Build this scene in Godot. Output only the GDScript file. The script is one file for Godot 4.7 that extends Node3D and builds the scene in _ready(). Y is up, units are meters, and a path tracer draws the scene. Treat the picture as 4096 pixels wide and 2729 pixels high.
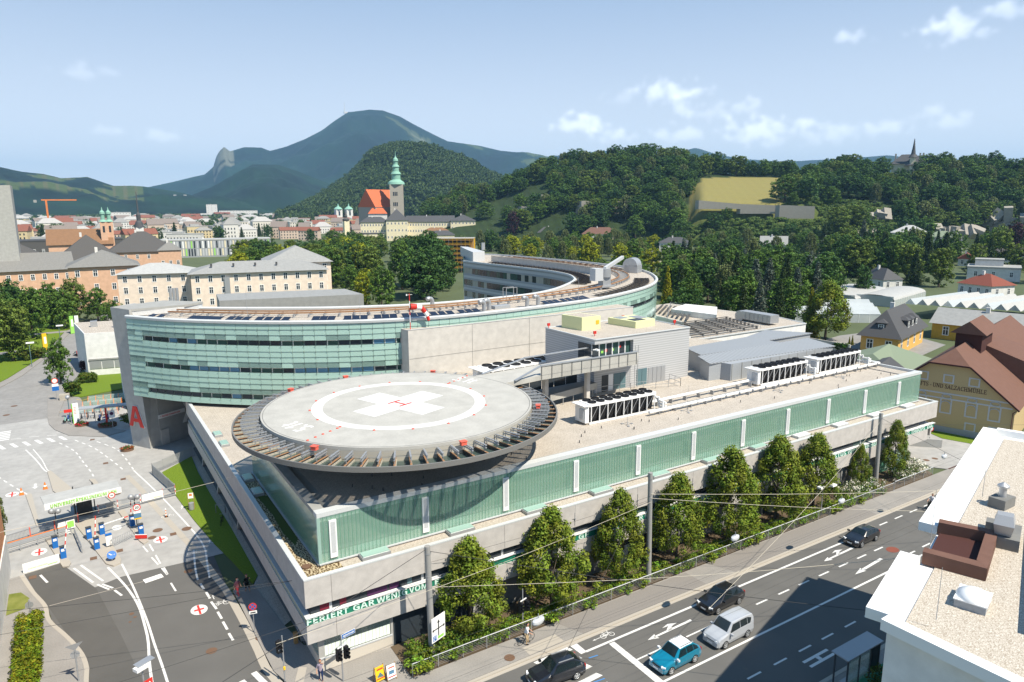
extends Node3D
# A hospital block with a rooftop helipad, its forecourt and street, and the town, woods and mountains behind it.
# World: metres, y up; x runs along the street front, -z along the side front, the origin is the plumb line of the corner.
var M := {}
var used := {}
var wins := {}
var rng := RandomNumberGenerator.new()
const EYE := Vector3(-11.82, 34.234, 46.90)
func _ready() -> void:
	rng.seed = 7
	var cam := Camera3D.new()
	cam.name = "camera"
	cam.position = EYE
	cam.rotation_degrees = Vector3(-10.883, -32.195, -0.272)
	cam.fov = 51.879
	cam.near = 0.5
	cam.far = 20000.0
	add_child(cam)
	var we := WorldEnvironment.new()
	we.name = "surroundings"
	var e := Environment.new()
	e.background_mode = Environment.BG_SKY
	var sm := ProceduralSkyMaterial.new()
	sm.sky_top_color = L(0.08, 0.20, 0.40)
	sm.sky_horizon_color = L(0.95, 0.98, 1.0)
	sm.sky_curve = 0.135
	sm.ground_bottom_color = L(0.20, 0.21, 0.19)
	sm.ground_horizon_color = L(0.45, 0.52, 0.58)
	sm.sun_angle_max = 12.0
	sm.sun_curve = 0.08
	sm.sky_cover = clouds()
	sm.sky_cover_modulate = Color(1, 1, 1, 0.55)
	var sky := Sky.new()
	sky.sky_material = sm
	e.sky = sky
	e.tonemap_mode = Environment.TONE_MAPPER_LINEAR
	e.tonemap_exposure = 1.5
	e.fog_enabled = true
	e.fog_density = 0.00008
	e.fog_light_color = L(0.34, 0.64, 0.96)
	e.sdfgi_enabled = true
	e.ssao_enabled = true
	e.ssil_enabled = true
	we.environment = e
	add_child(we)
	var sun := DirectionalLight3D.new()
	sun.name = "sun"
	sun.light_energy = 1.6
	sun.light_color = Color(1.0, 0.965, 0.90)
	sun.light_angular_distance = 0.5
	sun.shadow_enabled = true
	sun.look_at_from_position(Vector3.ZERO, Vector3(-0.24, -1.0, -0.67))
	add_child(sun)
	materials()
	ground()
	front_block()
	helipad()
	curved_wing()
	roof_houses()
	roof_plant()
	street()
	forecourt()
	left_side()
	right_near()
	right_houses()
	town()
	hills()
	woods()
	vehicles()
	people()
	small_things()
# ---------------------------------------------------------------- helpers
func L(r: float, g: float, b: float) -> Color:
	return Color(r, g, b).linear_to_srgb()
func bp(bearing: float, d: float, h: float) -> Vector3:
	var a := deg_to_rad(bearing)
	return Vector3(EYE.x + sin(a) * d, h, EYE.z - cos(a) * d)
class B:
	var v := PackedVector3Array()
	var n := PackedVector3Array()
	var c := PackedColorArray()
	var u := PackedVector2Array()
	var k := Color.WHITE
	func tri(a: Vector3, b: Vector3, d: Vector3) -> void:
		var m := (b - a).cross(d - a).normalized()
		v.append(a); v.append(d); v.append(b)
		n.append(m); n.append(m); n.append(m)
		c.append(k); c.append(k); c.append(k)
	func quad(a: Vector3, b: Vector3, d: Vector3, e: Vector3) -> void:
		tri(a, b, d)
		tri(a, d, e)
	func smooth(a: Vector3, b: Vector3, d: Vector3, na: Vector3, nb: Vector3, nd: Vector3) -> void:
		v.append(a); v.append(d); v.append(b)
		n.append(na); n.append(nd); n.append(nb)
		c.append(k); c.append(k); c.append(k)
	func hexa(p: Array) -> void:
		quad(p[4], p[5], p[6], p[7])
		quad(p[3], p[2], p[1], p[0])
		for i in 4:
			var j := (i + 1) % 4
			quad(p[i], p[j], p[j + 4], p[i + 4])
	func xbox(t: Transform3D, s: Vector3) -> void:
		var p := []
		for y in [-0.5, 0.5]:
			for q in [[-0.5, 0.5], [0.5, 0.5], [0.5, -0.5], [-0.5, -0.5]]:
				p.append(t * Vector3(q[0] * s.x, y * s.y, q[1] * s.z))
		hexa(p)
	func box(x: float, y: float, z: float, w: float, h: float, d: float, ry := 0.0) -> void:
		xbox(Transform3D(Basis(Vector3.UP, ry), Vector3(x, y + h * 0.5, z)), Vector3(w, h, d))
	func bar(a: Vector3, b: Vector3, w: float, h: float) -> void:
		var f := b - a
		if f.length() < 0.0001:
			return
		var z := f.normalized()
		var up := Vector3.UP if absf(z.y) < 0.98 else Vector3.RIGHT
		var x := up.cross(z).normalized()
		xbox(Transform3D(Basis(x, z.cross(x), z), (a + b) * 0.5), Vector3(w, h, f.length()))
	func prism(p: PackedVector2Array, y0: float, y1: float, bottom := true) -> void:
		var ar := 0.0
		for i in p.size():
			var q := p[(i + 1) % p.size()]
			ar += p[i].x * q.y - q.x * p[i].y
		if ar > 0.0:
			p = p.duplicate()
			p.reverse()
		var t := Geometry2D.triangulate_polygon(p)
		for i in range(0, t.size(), 3):
			var a := p[t[i]]
			var b := p[t[i + 1]]
			var d := p[t[i + 2]]
			if (b - a).cross(d - a) > 0.0:
				var s := b
				b = d
				d = s
			tri(Vector3(a.x, y1, a.y), Vector3(b.x, y1, b.y), Vector3(d.x, y1, d.y))
			if bottom:
				tri(Vector3(a.x, y0, a.y), Vector3(d.x, y0, d.y), Vector3(b.x, y0, b.y))
		if y1 > y0:
			for i in p.size():
				var a := p[i]
				var b := p[(i + 1) % p.size()]
				quad(Vector3(a.x, y0, a.y), Vector3(b.x, y0, b.y), Vector3(b.x, y1, b.y), Vector3(a.x, y1, a.y))
	func flat(p: PackedVector2Array, y: float) -> void:
		var t := Geometry2D.triangulate_polygon(p)
		for i in range(0, t.size(), 3):
			var a := p[t[i]]
			var b := p[t[i + 1]]
			var d := p[t[i + 2]]
			if (b - a).cross(d - a) > 0.0:
				var s := b
				b = d
				d = s
			tri(Vector3(a.x, y, a.y), Vector3(b.x, y, b.y), Vector3(d.x, y, d.y))
	func strip(pts: Array, w: float, y: float) -> void:
		for i in pts.size() - 1:
			var a: Vector2 = pts[i]
			var b: Vector2 = pts[i + 1]
			var s := (b - a).normalized().orthogonal() * w * 0.5
			var s2 := s
			if i < pts.size() - 2:
				s2 = ((pts[i + 2] - a) as Vector2).normalized().orthogonal() * w * 0.5
			var s1 := s
			if i > 0:
				s1 = ((b - pts[i - 1]) as Vector2).normalized().orthogonal() * w * 0.5
			flat(PackedVector2Array([a - s1, b - s2, b + s2, a + s1]), y)
	func cyl(a: Vector3, b: Vector3, r0: float, r1: float, seg := 8, caps := true) -> void:
		var z := (b - a).normalized()
		var up := Vector3.UP if absf(z.y) < 0.9 else Vector3.RIGHT
		var x := up.cross(z).normalized()
		var y := z.cross(x)
		for i in seg:
			var t0 := TAU * i / seg
			var t1 := TAU * (i + 1) / seg
			var d0 := x * cos(t0) + y * sin(t0)
			var d1 := x * cos(t1) + y * sin(t1)
			smooth(a + d0 * r0, a + d1 * r0, b + d1 * r1, d0, d1, d1)
			smooth(a + d0 * r0, b + d1 * r1, b + d0 * r1, d0, d1, d0)
			if caps:
				tri(b, b + d0 * r1, b + d1 * r1)
				tri(a, a + d1 * r0, a + d0 * r0)
	func tube(p: Array, r: float, seg := 6) -> void:
		for i in p.size() - 1:
			cyl(p[i], p[i + 1], r, r, seg, true)
	func ball(o: Vector3, r: Vector3, seg := 12, rings := 8, from := -1.0, to := 1.0) -> void:
		for j in rings:
			for i in seg:
				var q := []
				for w in [[i, j], [i + 1, j], [i + 1, j + 1], [i, j + 1]]:
					var la: float = lerpf(from, to, float(w[1]) / rings) * PI * 0.5
					var lo: float = TAU * w[0] / seg
					q.append(Vector3(cos(la) * sin(lo), sin(la), cos(la) * cos(lo)))
				smooth(o + q[0] * r, o + q[1] * r, o + q[2] * r, q[0], q[1], q[2])
				smooth(o + q[0] * r, o + q[2] * r, o + q[3] * r, q[0], q[2], q[3])
	func lathe(o: Vector3, p: Array, seg := 16) -> void:
		for j in p.size() - 1:
			var e := Vector2(p[j + 1][0] - p[j][0], p[j + 1][1] - p[j][1]).normalized()
			for i in seg:
				var t0 := TAU * i / seg
				var t1 := TAU * (i + 1) / seg
				var d0 := Vector3(sin(t0), 0, cos(t0))
				var d1 := Vector3(sin(t1), 0, cos(t1))
				var n0 := d0 * e.y - Vector3.UP * e.x
				var n1 := d1 * e.y - Vector3.UP * e.x
				var a: Vector3 = o + d0 * p[j][0] + Vector3.UP * p[j][1]
				var b: Vector3 = o + d1 * p[j][0] + Vector3.UP * p[j][1]
				var f: Vector3 = o + d1 * p[j + 1][0] + Vector3.UP * p[j + 1][1]
				var g: Vector3 = o + d0 * p[j + 1][0] + Vector3.UP * p[j + 1][1]
				if p[j][0] > 0.001: smooth(a, b, f, n0, n1, n1)
				if p[j + 1][0] > 0.001: smooth(a, f, g, n0, n1, n0)
	func put(m: ArrayMesh, mat: Material) -> void:
		if v.is_empty():
			return
		var a := []
		a.resize(Mesh.ARRAY_MAX)
		a[Mesh.ARRAY_VERTEX] = v
		a[Mesh.ARRAY_NORMAL] = n
		a[Mesh.ARRAY_COLOR] = c
		m.add_surface_from_arrays(Mesh.PRIMITIVE_TRIANGLES, a)
		m.surface_set_material(m.get_surface_count() - 1, mat)
func mesh_of(b: B, mat) -> ArrayMesh:
	var m := ArrayMesh.new()
	b.put(m, M[mat] if mat is String else mat)
	return m
func mesh2(l: Array) -> ArrayMesh:
	var m := ArrayMesh.new()
	for x in l:
		x[0].put(m, M[x[1]])
	return m
func part(called: String, what, mat, parent: Node3D, at := Vector3.ZERO, ry := 0.0, label := "") -> MeshInstance3D:
	var o := MeshInstance3D.new()
	o.name = called
	o.mesh = what if what is Mesh else mesh_of(what, mat)
	o.position = at
	o.rotation.y = ry
	if label: o.set_meta("label", label)
	parent.add_child(o, true)
	return o
func numbered(called: String) -> String:
	var k: int = used.get(called, 0)
	used[called] = k + 1
	return called if k == 0 else "%s_%03d" % [called, k]
func tag(o: Node, label: String, category: String, group := "") -> void:
	o.set_meta("label", label)
	o.set_meta("category", category)
	if group: o.set_meta("group", group)
func thing(called: String, label: String, category: String, at := Vector3.ZERO, ry := 0.0, group := "") -> Node3D:
	var o := Node3D.new()
	o.name = numbered(called)
	o.position = at
	o.rotation.y = ry
	add_child(o)
	tag(o, label, category, group)
	return o
func solo(called: String, what, mat, label: String, category: String, at := Vector3.ZERO, ry := 0.0, group := "") -> MeshInstance3D:
	var o := MeshInstance3D.new()
	o.name = numbered(called)
	o.mesh = what if what is Mesh else mesh_of(what, mat)
	o.position = at
	o.rotation.y = ry
	add_child(o)
	tag(o, label, category, group)
	return o
func copy(o: Node3D, at: Vector3, ry: float, label: String, s := Vector3.ONE) -> Node3D:
	var c: Node3D = o.duplicate()
	c.name = numbered(String(o.name).rstrip("0123456789").trim_suffix("_"))
	c.position = at
	c.rotation = Vector3(0, ry, 0)
	c.scale = s
	if label: c.set_meta("label", label)
	add_child(c)
	return c
func struct(called: String, what, mat, at := Vector3.ZERO) -> MeshInstance3D:
	var o := MeshInstance3D.new()
	o.name = numbered(called)
	o.mesh = what if what is Mesh else mesh_of(what, mat)
	o.position = at
	o.set_meta("kind", "structure")
	add_child(o)
	return o
func stuff(o: Node) -> void:
	o.set_meta("kind", "stuff")
func V2(l: Array) -> PackedVector2Array:
	var p := PackedVector2Array()
	for i in range(0, l.size(), 2):
		p.append(Vector2(l[i], l[i + 1]))
	return p
func spline(l: Array, step: float) -> Array:
	var c := Curve3D.new()
	c.bake_interval = 0.3
	var p := V2(l)
	for i in p.size():
		var t := (p[mini(i + 1, p.size() - 1)] - p[maxi(i - 1, 0)]) / 6.0
		c.add_point(Vector3(p[i].x, 0, p[i].y), Vector3(-t.x, 0, -t.y), Vector3(t.x, 0, t.y))
	var out := []
	var n := maxi(1, roundi(c.get_baked_length() / step))
	for i in n + 1:
		var q := c.sample_baked(c.get_baked_length() * i / n, true)
		out.append(Vector2(q.x, q.z))
	return out
func text(s: String, h: float, depth: float, mat: String, parent: Node3D, t: Transform3D, called := "lettering", bold := true, width := 0.0, serif := false) -> MeshInstance3D:
	var m := TextMesh.new()
	var f := SystemFont.new()
	f.font_names = PackedStringArray(["Droid Serif" if serif else "Droid Sans"])
	f.font_weight = 700 if bold else 400
	m.font = f
	m.text = s
	m.font_size = 64
	m.pixel_size = h / 46.0
	m.depth = depth
	m.curve_step = 6.0
	m.material = M[mat]
	var o := MeshInstance3D.new()
	o.name = called
	o.mesh = m
	o.transform = t
	if width > 0.0:
		o.scale.x *= width / maxf(0.01, m.get_aabb().size.x)
	parent.add_child(o, true)
	return o
# ---------------------------------------------------------------- materials
func ntex(kind: int, freq: float, octaves: int, lo: Color, hi: Color, size := 512, sd := 1, mid := -1.0) -> NoiseTexture2D:
	var f := FastNoiseLite.new()
	f.seed = sd
	f.noise_type = kind
	f.frequency = freq
	f.fractal_octaves = octaves
	if kind == FastNoiseLite.TYPE_CELLULAR:
		f.cellular_return_type = FastNoiseLite.RETURN_CELL_VALUE
		f.fractal_type = FastNoiseLite.FRACTAL_NONE
	var g := Gradient.new()
	g.set_color(0, lo)
	g.set_color(1, hi)
	if mid >= 0.0:
		g.set_offset(0, mid)
		g.set_offset(1, mid + 0.25)
	var t := NoiseTexture2D.new()
	t.width = size
	t.height = size
	t.seamless = true
	t.noise = f
	t.color_ramp = g
	return t
func gray(x: float) -> Color:
	return Color(x, x, x)
func mat(key: String, col: Color, rough := 0.9, tex: Texture2D = null, tile := 4.0, metal := 0.0) -> StandardMaterial3D:
	var m := StandardMaterial3D.new()
	m.resource_name = key
	m.albedo_color = col.linear_to_srgb()
	m.roughness = rough
	m.metallic = metal
	if metal == 0.0: m.metallic_specular = 0.35
	if tex:
		m.albedo_texture = tex
		m.uv1_triplanar = true
		m.uv1_world_triplanar = true
		m.uv1_scale = Vector3.ONE / tile
		m.uv1_triplanar_sharpness = 4.0
	M[key] = m
	return m
func detail(key: String, tex: Texture2D) -> void:
	M[key].detail_enabled = true
	M[key].detail_albedo = tex
	M[key].detail_blend_mode = BaseMaterial3D.BLEND_MODE_MUL
	M[key].detail_uv_layer = BaseMaterial3D.DETAIL_UV_2
	M[key].uv2_triplanar = true
	M[key].uv2_world_triplanar = true
func glass(key: String, col: Color, a: float, rough := 0.05) -> void:
	var m := mat(key, col, rough)
	m.metallic_specular = 0.5
	m.transparency = BaseMaterial3D.TRANSPARENCY_ALPHA
	m.albedo_color.a = a
func vmat(key: String, rough: float, tex: Texture2D = null, tile := 4.0, back := 0.0) -> void:
	var m := mat(key, Color.WHITE, rough, tex, tile)
	m.vertex_color_use_as_albedo = true
	if back > 0.0:
		m.backlight_enabled = true
		m.backlight = Color(back * 0.9, back, back * 0.35)
		m.metallic_specular = 0.25
func stripes(n: int, lo: float, hi: float, along_x: bool) -> ImageTexture:
	var im := Image.create(n, n, false, Image.FORMAT_RGB8)
	for y in n:
		for x in n:
			var t: int = x if along_x else y
			var f := lerpf(lo, hi, 0.5 + 0.5 * sin(TAU * t / n))
			im.set_pixel(x, y, Color(f, f, f))
	return ImageTexture.create_from_image(im)
func materials() -> void:
	var S := FastNoiseLite.TYPE_SIMPLEX_SMOOTH
	var fine := ntex(S, 0.06, 4, gray(0.91), gray(1.0), 512, 2)
	var blot := ntex(S, 0.012, 5, gray(0.91), gray(1.0), 512, 3)
	var speck := ntex(S, 0.25, 2, gray(0.82), gray(1.0), 512, 4)
	var pebble := ntex(FastNoiseLite.TYPE_CELLULAR, 0.12, 1, Color(0.66, 0.62, 0.57), Color(1.0, 0.99, 0.97), 512, 5)
	var grass := ntex(S, 0.05, 5, Color(0.74, 0.80, 0.6), Color(1.0, 1.0, 1.0), 512, 6)
	var moss := ntex(S, 0.02, 5, Color(0.42, 0.34, 0.24), Color(1.0, 0.97, 0.92), 512, 7, 0.35)
	var wear := ntex(S, 0.006, 5, gray(0.93), gray(1.0), 1024, 8)
	var leafy := ntex(S, 0.09, 4, Color(0.35, 0.40, 0.35), Color(1.0, 1.0, 0.9), 1024, 9)
	M["tex_fine"] = fine
	M["tex_blot"] = blot
	mat("asphalt", Color(0.165, 0.160, 0.150), 0.92, speck, 3.0); detail("asphalt", wear); M["asphalt"].uv2_scale = Vector3.ONE / 30.0
	mat("asphalt_dark", Color(0.135, 0.130, 0.120), 0.92, speck, 3.0); detail("asphalt_dark", wear); M["asphalt_dark"].uv2_scale = Vector3.ONE / 23.0
	mat("asphalt_light", Color(0.43, 0.42, 0.40), 0.92, blot, 9.0); detail("asphalt_light", wear); M["asphalt_light"].uv2_scale = Vector3.ONE / 31.0
	mat("asphalt_mid", Color(0.31, 0.30, 0.285), 0.92, blot, 9.0); detail("asphalt_mid", wear); M["asphalt_mid"].uv2_scale = Vector3.ONE / 31.0
	mat("pavement", Color(0.33, 0.31, 0.285), 0.9, fine, 5.0); detail("pavement", wear); M["pavement"].uv2_scale = Vector3.ONE / 19.0
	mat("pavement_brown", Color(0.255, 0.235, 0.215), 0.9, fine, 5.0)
	mat("kerb", Color(0.44, 0.40, 0.34), 0.85, fine, 2.0)
	mat("paint", Color(0.74, 0.73, 0.70), 0.7, fine, 3.0)
	mat("paint_red", Color(0.55, 0.045, 0.035), 0.7)
	mat("paint_yellow", Color(0.62, 0.42, 0.10), 0.7)
	mat("paint_blue", Color(0.06, 0.22, 0.50), 0.7)
	mat("grass", Color(0.175, 0.245, 0.022), 0.95, grass, 6.0)
	mat("meadow", Color(0.24, 0.24, 0.07), 0.95, grass, 40.0)
	mat("plain", Color(0.10, 0.125, 0.06), 0.95, blot, 120.0)
	mat("soil", Color(0.13, 0.095, 0.06), 0.95, fine, 3.0)
	mat("gravel", Color(0.70, 0.665, 0.62), 0.95, pebble, 1.6); detail("gravel", wear); M["gravel"].uv2_scale = Vector3.ONE / 14.0
	mat("gravel_coarse", Color(0.68, 0.645, 0.59), 0.95, pebble, 1.7)
	mat("gravel_moss", Color(0.50, 0.45, 0.33), 0.95, moss, 2.2)
	mat("moss", Color(0.085, 0.11, 0.025), 0.95, grass, 1.2)
	mat("manhole", Color(0.16, 0.095, 0.06), 0.7)
	mat("green_lane", Color(0.03, 0.25, 0.15), 0.8)
	mat("concrete", Color(0.60, 0.565, 0.53), 0.85, blot, 7.0); detail("concrete", fine); M["concrete"].uv2_scale = Vector3(1.2, 0.16, 1.2)
	mat("concrete_pale", Color(0.66, 0.63, 0.58), 0.85, blot, 9.0); detail("concrete_pale", fine); M["concrete_pale"].uv2_scale = Vector3(0.8, 0.12, 0.8)
	mat("concrete_grey", Color(0.47, 0.465, 0.44), 0.85, blot, 8.0); detail("concrete_grey", fine); M["concrete_grey"].uv2_scale = Vector3(1.0, 0.14, 1.0)
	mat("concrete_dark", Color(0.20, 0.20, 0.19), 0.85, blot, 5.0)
	mat("deck", Color(0.525, 0.51, 0.465), 0.8, blot, 16.0); detail("deck", fine); M["deck"].uv2_scale = Vector3(0.10, 0.5, 0.35)
	mat("coping", Color(0.60, 0.62, 0.62), 0.45, fine, 4.0)
	mat("render_white", Color(0.80, 0.795, 0.775), 0.85, blot, 9.0)
	mat("stone_plinth", Color(0.62, 0.57, 0.49), 0.85, fine, 2.0)
	mat("cream_render", Color(0.84, 0.71, 0.59), 0.9, blot, 12.0)
	mat("peach_render", Color(0.68, 0.43, 0.29), 0.9, blot, 12.0)
	mat("orange_render", Color(0.60, 0.27, 0.13), 0.9, blot, 6.0)
	mat("tan_render", Color(0.60, 0.46, 0.24), 0.95, speck, 1.2)
	mat("yellow_render", Color(0.72, 0.43, 0.12), 0.9, blot, 7.0)
	mat("ochre_render", Color(0.62, 0.36, 0.05), 0.9, blot, 7.0)
	mat("pale_yellow", Color(0.82, 0.73, 0.50), 0.9, blot, 12.0)
	mat("white_wall", Color(0.74, 0.72, 0.68), 0.9, blot, 12.0)
	mat("stone_grey", Color(0.42, 0.385, 0.32), 0.9, blot, 10.0)
	mat("rock", Color(0.36, 0.33, 0.28), 0.95, blot, 18.0)
	mat("brick_dark", Color(0.075, 0.03, 0.025), 0.9, fine, 3.0)
	mat("roof_slate", Color(0.085, 0.085, 0.088), 0.7, fine, 5.0)
	mat("roof_grey", Color(0.225, 0.22, 0.205), 0.75, blot, 7.0)
	mat("roof_lightgrey", Color(0.46, 0.46, 0.44), 0.6, blot, 9.0)
	mat("roof_zinc", Color(0.33, 0.33, 0.315), 0.6, blot, 9.0)
	mat("roof_brown", Color(0.215, 0.115, 0.085), 0.9, speck, 2.0); detail("roof_brown", blot); M["roof_brown"].uv2_scale = Vector3.ONE / 6.0
	mat("roof_rust", Color(0.25, 0.14, 0.075), 0.9, blot, 14.0)
	mat("roof_dark", Color(0.10, 0.095, 0.09), 0.85, fine, 5.0)
	mat("roof_red", Color(0.24, 0.075, 0.05), 0.85, fine, 5.0)
	mat("roof_orange", Color(0.62, 0.155, 0.065), 0.85, fine, 7.0)
	mat("roof_green", Color(0.225, 0.275, 0.19), 0.8, fine, 5.0)
	mat("copper", Color(0.26, 0.48, 0.38), 0.7, fine, 6.0)
	mat("roof_flat", Color(0.36, 0.36, 0.34), 0.9, blot, 10.0)
	mat("steel", Color(0.42, 0.43, 0.44), 0.45, null, 1.0, 0.5)
	mat("galvanised", Color(0.40, 0.41, 0.42), 0.5, fine, 1.5, 0.35)
	mat("dark_metal", Color(0.055, 0.06, 0.065), 0.5)
	mat("rim_metal", Color(0.20, 0.195, 0.185), 0.6, fine, 3.0)
	mat("rust_flange", Color(0.34, 0.19, 0.10), 0.8, fine, 1.0)
	mat("beige_beam", Color(0.47, 0.44, 0.37), 0.8, fine, 1.0)
	mat("grey_panel", Color(0.36, 0.38, 0.40), 0.5, fine, 6.0)
	mat("grey_light", Color(0.55, 0.565, 0.575), 0.5, fine, 6.0)
	mat("corrugated", Color(0.50, 0.505, 0.51), 0.45, stripes(64, 0.86, 1.0, false), 0.3)  # flat sheet; the shade between its ribs is put into the colour as stripes
	mat("shade_striped_metal", Color(0.34, 0.36, 0.38), 0.5, stripes(64, 0.8, 1.0, true), 0.6)  # no relief: shade along the seams is painted as colour stripes
	mat("white_metal", Color(0.78, 0.78, 0.77), 0.4)
	mat("black", Color(0.016, 0.016, 0.018), 0.5)
	mat("black_gloss", Color(0.008, 0.008, 0.010), 0.12)
	mat("solar", Color(0.012, 0.016, 0.032), 0.25)
	mat("yellow_box", Color(0.78, 0.78, 0.42), 0.6, fine, 6.0)
	mat("blue", Color(0.015, 0.13, 0.42), 0.45)
	mat("red", Color(0.62, 0.035, 0.025), 0.5)
	mat("lamp_red", Color(0.75, 0.13, 0.085), 0.5)
	mat("orange", Color(0.68, 0.20, 0.04), 0.6)
	mat("sign_green", Color(0.30, 0.62, 0.12), 0.6)
	mat("sign_yellow", Color(0.80, 0.50, 0.02), 0.6)
	mat("white", Color(0.82, 0.82, 0.80), 0.55)
	mat("maroon", Color(0.16, 0.012, 0.03), 0.7)
	mat("purple", Color(0.07, 0.02, 0.075), 0.7)
	mat("letter_pale", Color(0.62, 0.80, 0.72), 0.4)
	mat("wood", Color(0.42, 0.24, 0.09), 0.85, fine, 3.0)
	mat("scaffold_yellow", Color(0.70, 0.42, 0.03), 0.6)
	mat("concrete_pole", Color(0.33, 0.325, 0.31), 0.85, fine, 2.0)
	mat("wire", Color(0.05, 0.05, 0.05), 0.6)
	mat("wire_pale", Color(0.55, 0.50, 0.40), 0.6)
	mat("window_dark", Color(0.035, 0.045, 0.055), 0.08)
	mat("window_blue", Color(0.10, 0.22, 0.34), 0.1)
	mat("window_green", Color(0.04, 0.085, 0.075), 0.1)
	mat("blind", Color(0.50, 0.50, 0.48), 0.6)
	mat("teal_panel", Color(0.10, 0.17, 0.19), 0.2)
	mat("glass_green_backing", Color(0.02, 0.20, 0.125), 0.35)
	mat("olive_backing", Color(0.40, 0.43, 0.33), 0.8, blot, 5.0)
	mat("pale_backing", Color(0.78, 0.86, 0.77), 0.7)
	glass("plank_glass", Color(0.30, 0.50, 0.40), 0.36, 0.12)
	mat("plank_rib", Color(0.10, 0.26, 0.18), 0.3)
	glass("louvre_glass", Color(0.40, 0.585, 0.515), 0.68, 0.15)
	glass("louvre_dark", Color(0.20, 0.31, 0.275), 0.62, 0.15)
	mat("louvre_backing", Color(0.38, 0.48, 0.43), 0.7)
	glass("clear_glass", Color(0.55, 0.72, 0.66), 0.22, 0.05)
	glass("rim_glass", Color(0.07, 0.11, 0.10), 0.72, 0.06)
	glass("greenhouse_glass", Color(0.62, 0.66, 0.66), 0.6, 0.1)
	vmat("leaf", 0.55, null, 1.0, 0.35)
	vmat("bark", 0.95, fine, 0.8)
	vmat("vc", 0.75)
	vmat("vc_terrain", 0.95, leafy, 130.0)
	vmat("vc_wall", 0.9, blot, 12.0)
	vmat("cloth", 0.9)
	mat("plate_white", Color(0.75, 0.75, 0.75), 0.4)
	mat("headlight", Color(0.72, 0.74, 0.76), 0.1)
	mat("tail_red", Color(0.35, 0.01, 0.01), 0.15)
	mat("tyre", Color(0.02, 0.02, 0.02), 0.85)
	mat("alloy", Color(0.55, 0.56, 0.57), 0.3, null, 1.0, 0.7)
	glass("car_glass", Color(0.012, 0.02, 0.022), 0.80, 0.04)
	for k in [["car_black", Color(0.010, 0.010, 0.012)], ["car_navy", Color(0.012, 0.014, 0.020)], ["car_silver", Color(0.42, 0.44, 0.47)], ["car_teal", Color(0.0, 0.18, 0.29)], ["car_white", Color(0.80, 0.80, 0.79)], ["car_red", Color(0.45, 0.02, 0.02)], ["car_blue", Color(0.02, 0.08, 0.35)], ["car_mint", Color(0.30, 0.55, 0.47)]]:
		var m := mat(k[0], k[1], 0.3)
		m.clearcoat_enabled = true
		m.clearcoat = 1.0
		m.clearcoat_roughness = 0.06
		m.metallic_specular = 0.5
func clouds() -> ImageTexture:
	var w := 2048
	var h := 1024
	var im := Image.create(w, h, false, Image.FORMAT_RGBA8)
	im.fill(Color(0, 0, 0, 0))
	var f := FastNoiseLite.new()
	f.seed = 11
	f.frequency = 0.035
	f.fractal_octaves = 5
	var r := RandomNumberGenerator.new()
	r.seed = 5
	var heaps := [[37.6, 6.2, 2.3, 1.0, 0.9], [40.2, 5.3, 1.6, 0.7, 0.6], [44.2, 8.4, 2.6, 1.0, 0.75], [45.4, 7.3, 1.1, 0.8, 0.6], [47.6, 6.9, 1.6, 0.7, 0.35], [50.0, 7.1, 1.3, 0.8, 0.55], [45.4, 5.4, 2.2, 0.8, 0.6], [51.0, 5.2, 3.0, 1.3, 0.8], [54.0, 5.8, 1.6, 0.6, 0.6], [56.0, 5.0, 2.6, 0.9, 0.55], [58.9, 5.2, 2.0, 0.8, 0.5], [61.9, 6.0, 1.2, 0.6, 0.4], [63.2, 5.5, 1.4, 0.7, 0.45], [62.8, 11.2, 2.0, 1.1, 0.9], [65.8, 11.9, 2.3, 0.7, 0.6], [56.9, 11.4, 1.3, 0.5, 0.6], [2.2, 8.9, 1.8, 0.6, 0.3], [3.3, 5.2, 1.0, 0.5, 0.4], [6.5, 5.0, 1.6, 0.6, 0.35], [40.9, 8.2, 1.6, 0.6, 0.25]]
	for i in 60:
		heaps.append([72.0 + r.randf() * 280.0, 4.0 + r.randf() * 6.0, 1.2 + r.randf() * 2.6, 0.6 + r.randf() * 0.8, 0.3 + r.randf() * 0.6])
	for q in heaps:
		var cx: float = fposmod(float(q[0]) / 360.0, 1.0) * w
		var cy: float = (0.5 - float(q[1]) / 180.0) * h
		var rx: float = q[2] / 360.0 * w
		var ry: float = q[3] / 180.0 * h
		for y in range(int(cy - ry * 1.6), int(cy + ry * 1.4)):
			for x in range(int(cx - rx * 1.6), int(cx + rx * 1.6)):
				var dx := (x - cx) / rx
				var dy := (y - cy) / ry
				if dy > 0.0: dy *= 1.5
				var d := 1.0 - sqrt(dx * dx + dy * dy) + f.get_noise_2d(x * 4.0, y * 5.0) * 1.1
				var a: float = clampf(d * 1.3, 0.0, 1.0) * q[4]
				if a > 0.01:
					var p := im.get_pixel(posmod(x, w), y)
					a = maxf(a, p.a)
					var s := clampf(0.80 + (0.25 - dy) * 0.16, 0.0, 1.0)
					im.set_pixel(posmod(x, w), y, Color(s, s * 0.985, s * 0.97, a))
	return ImageTexture.create_from_image(im)
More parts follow.
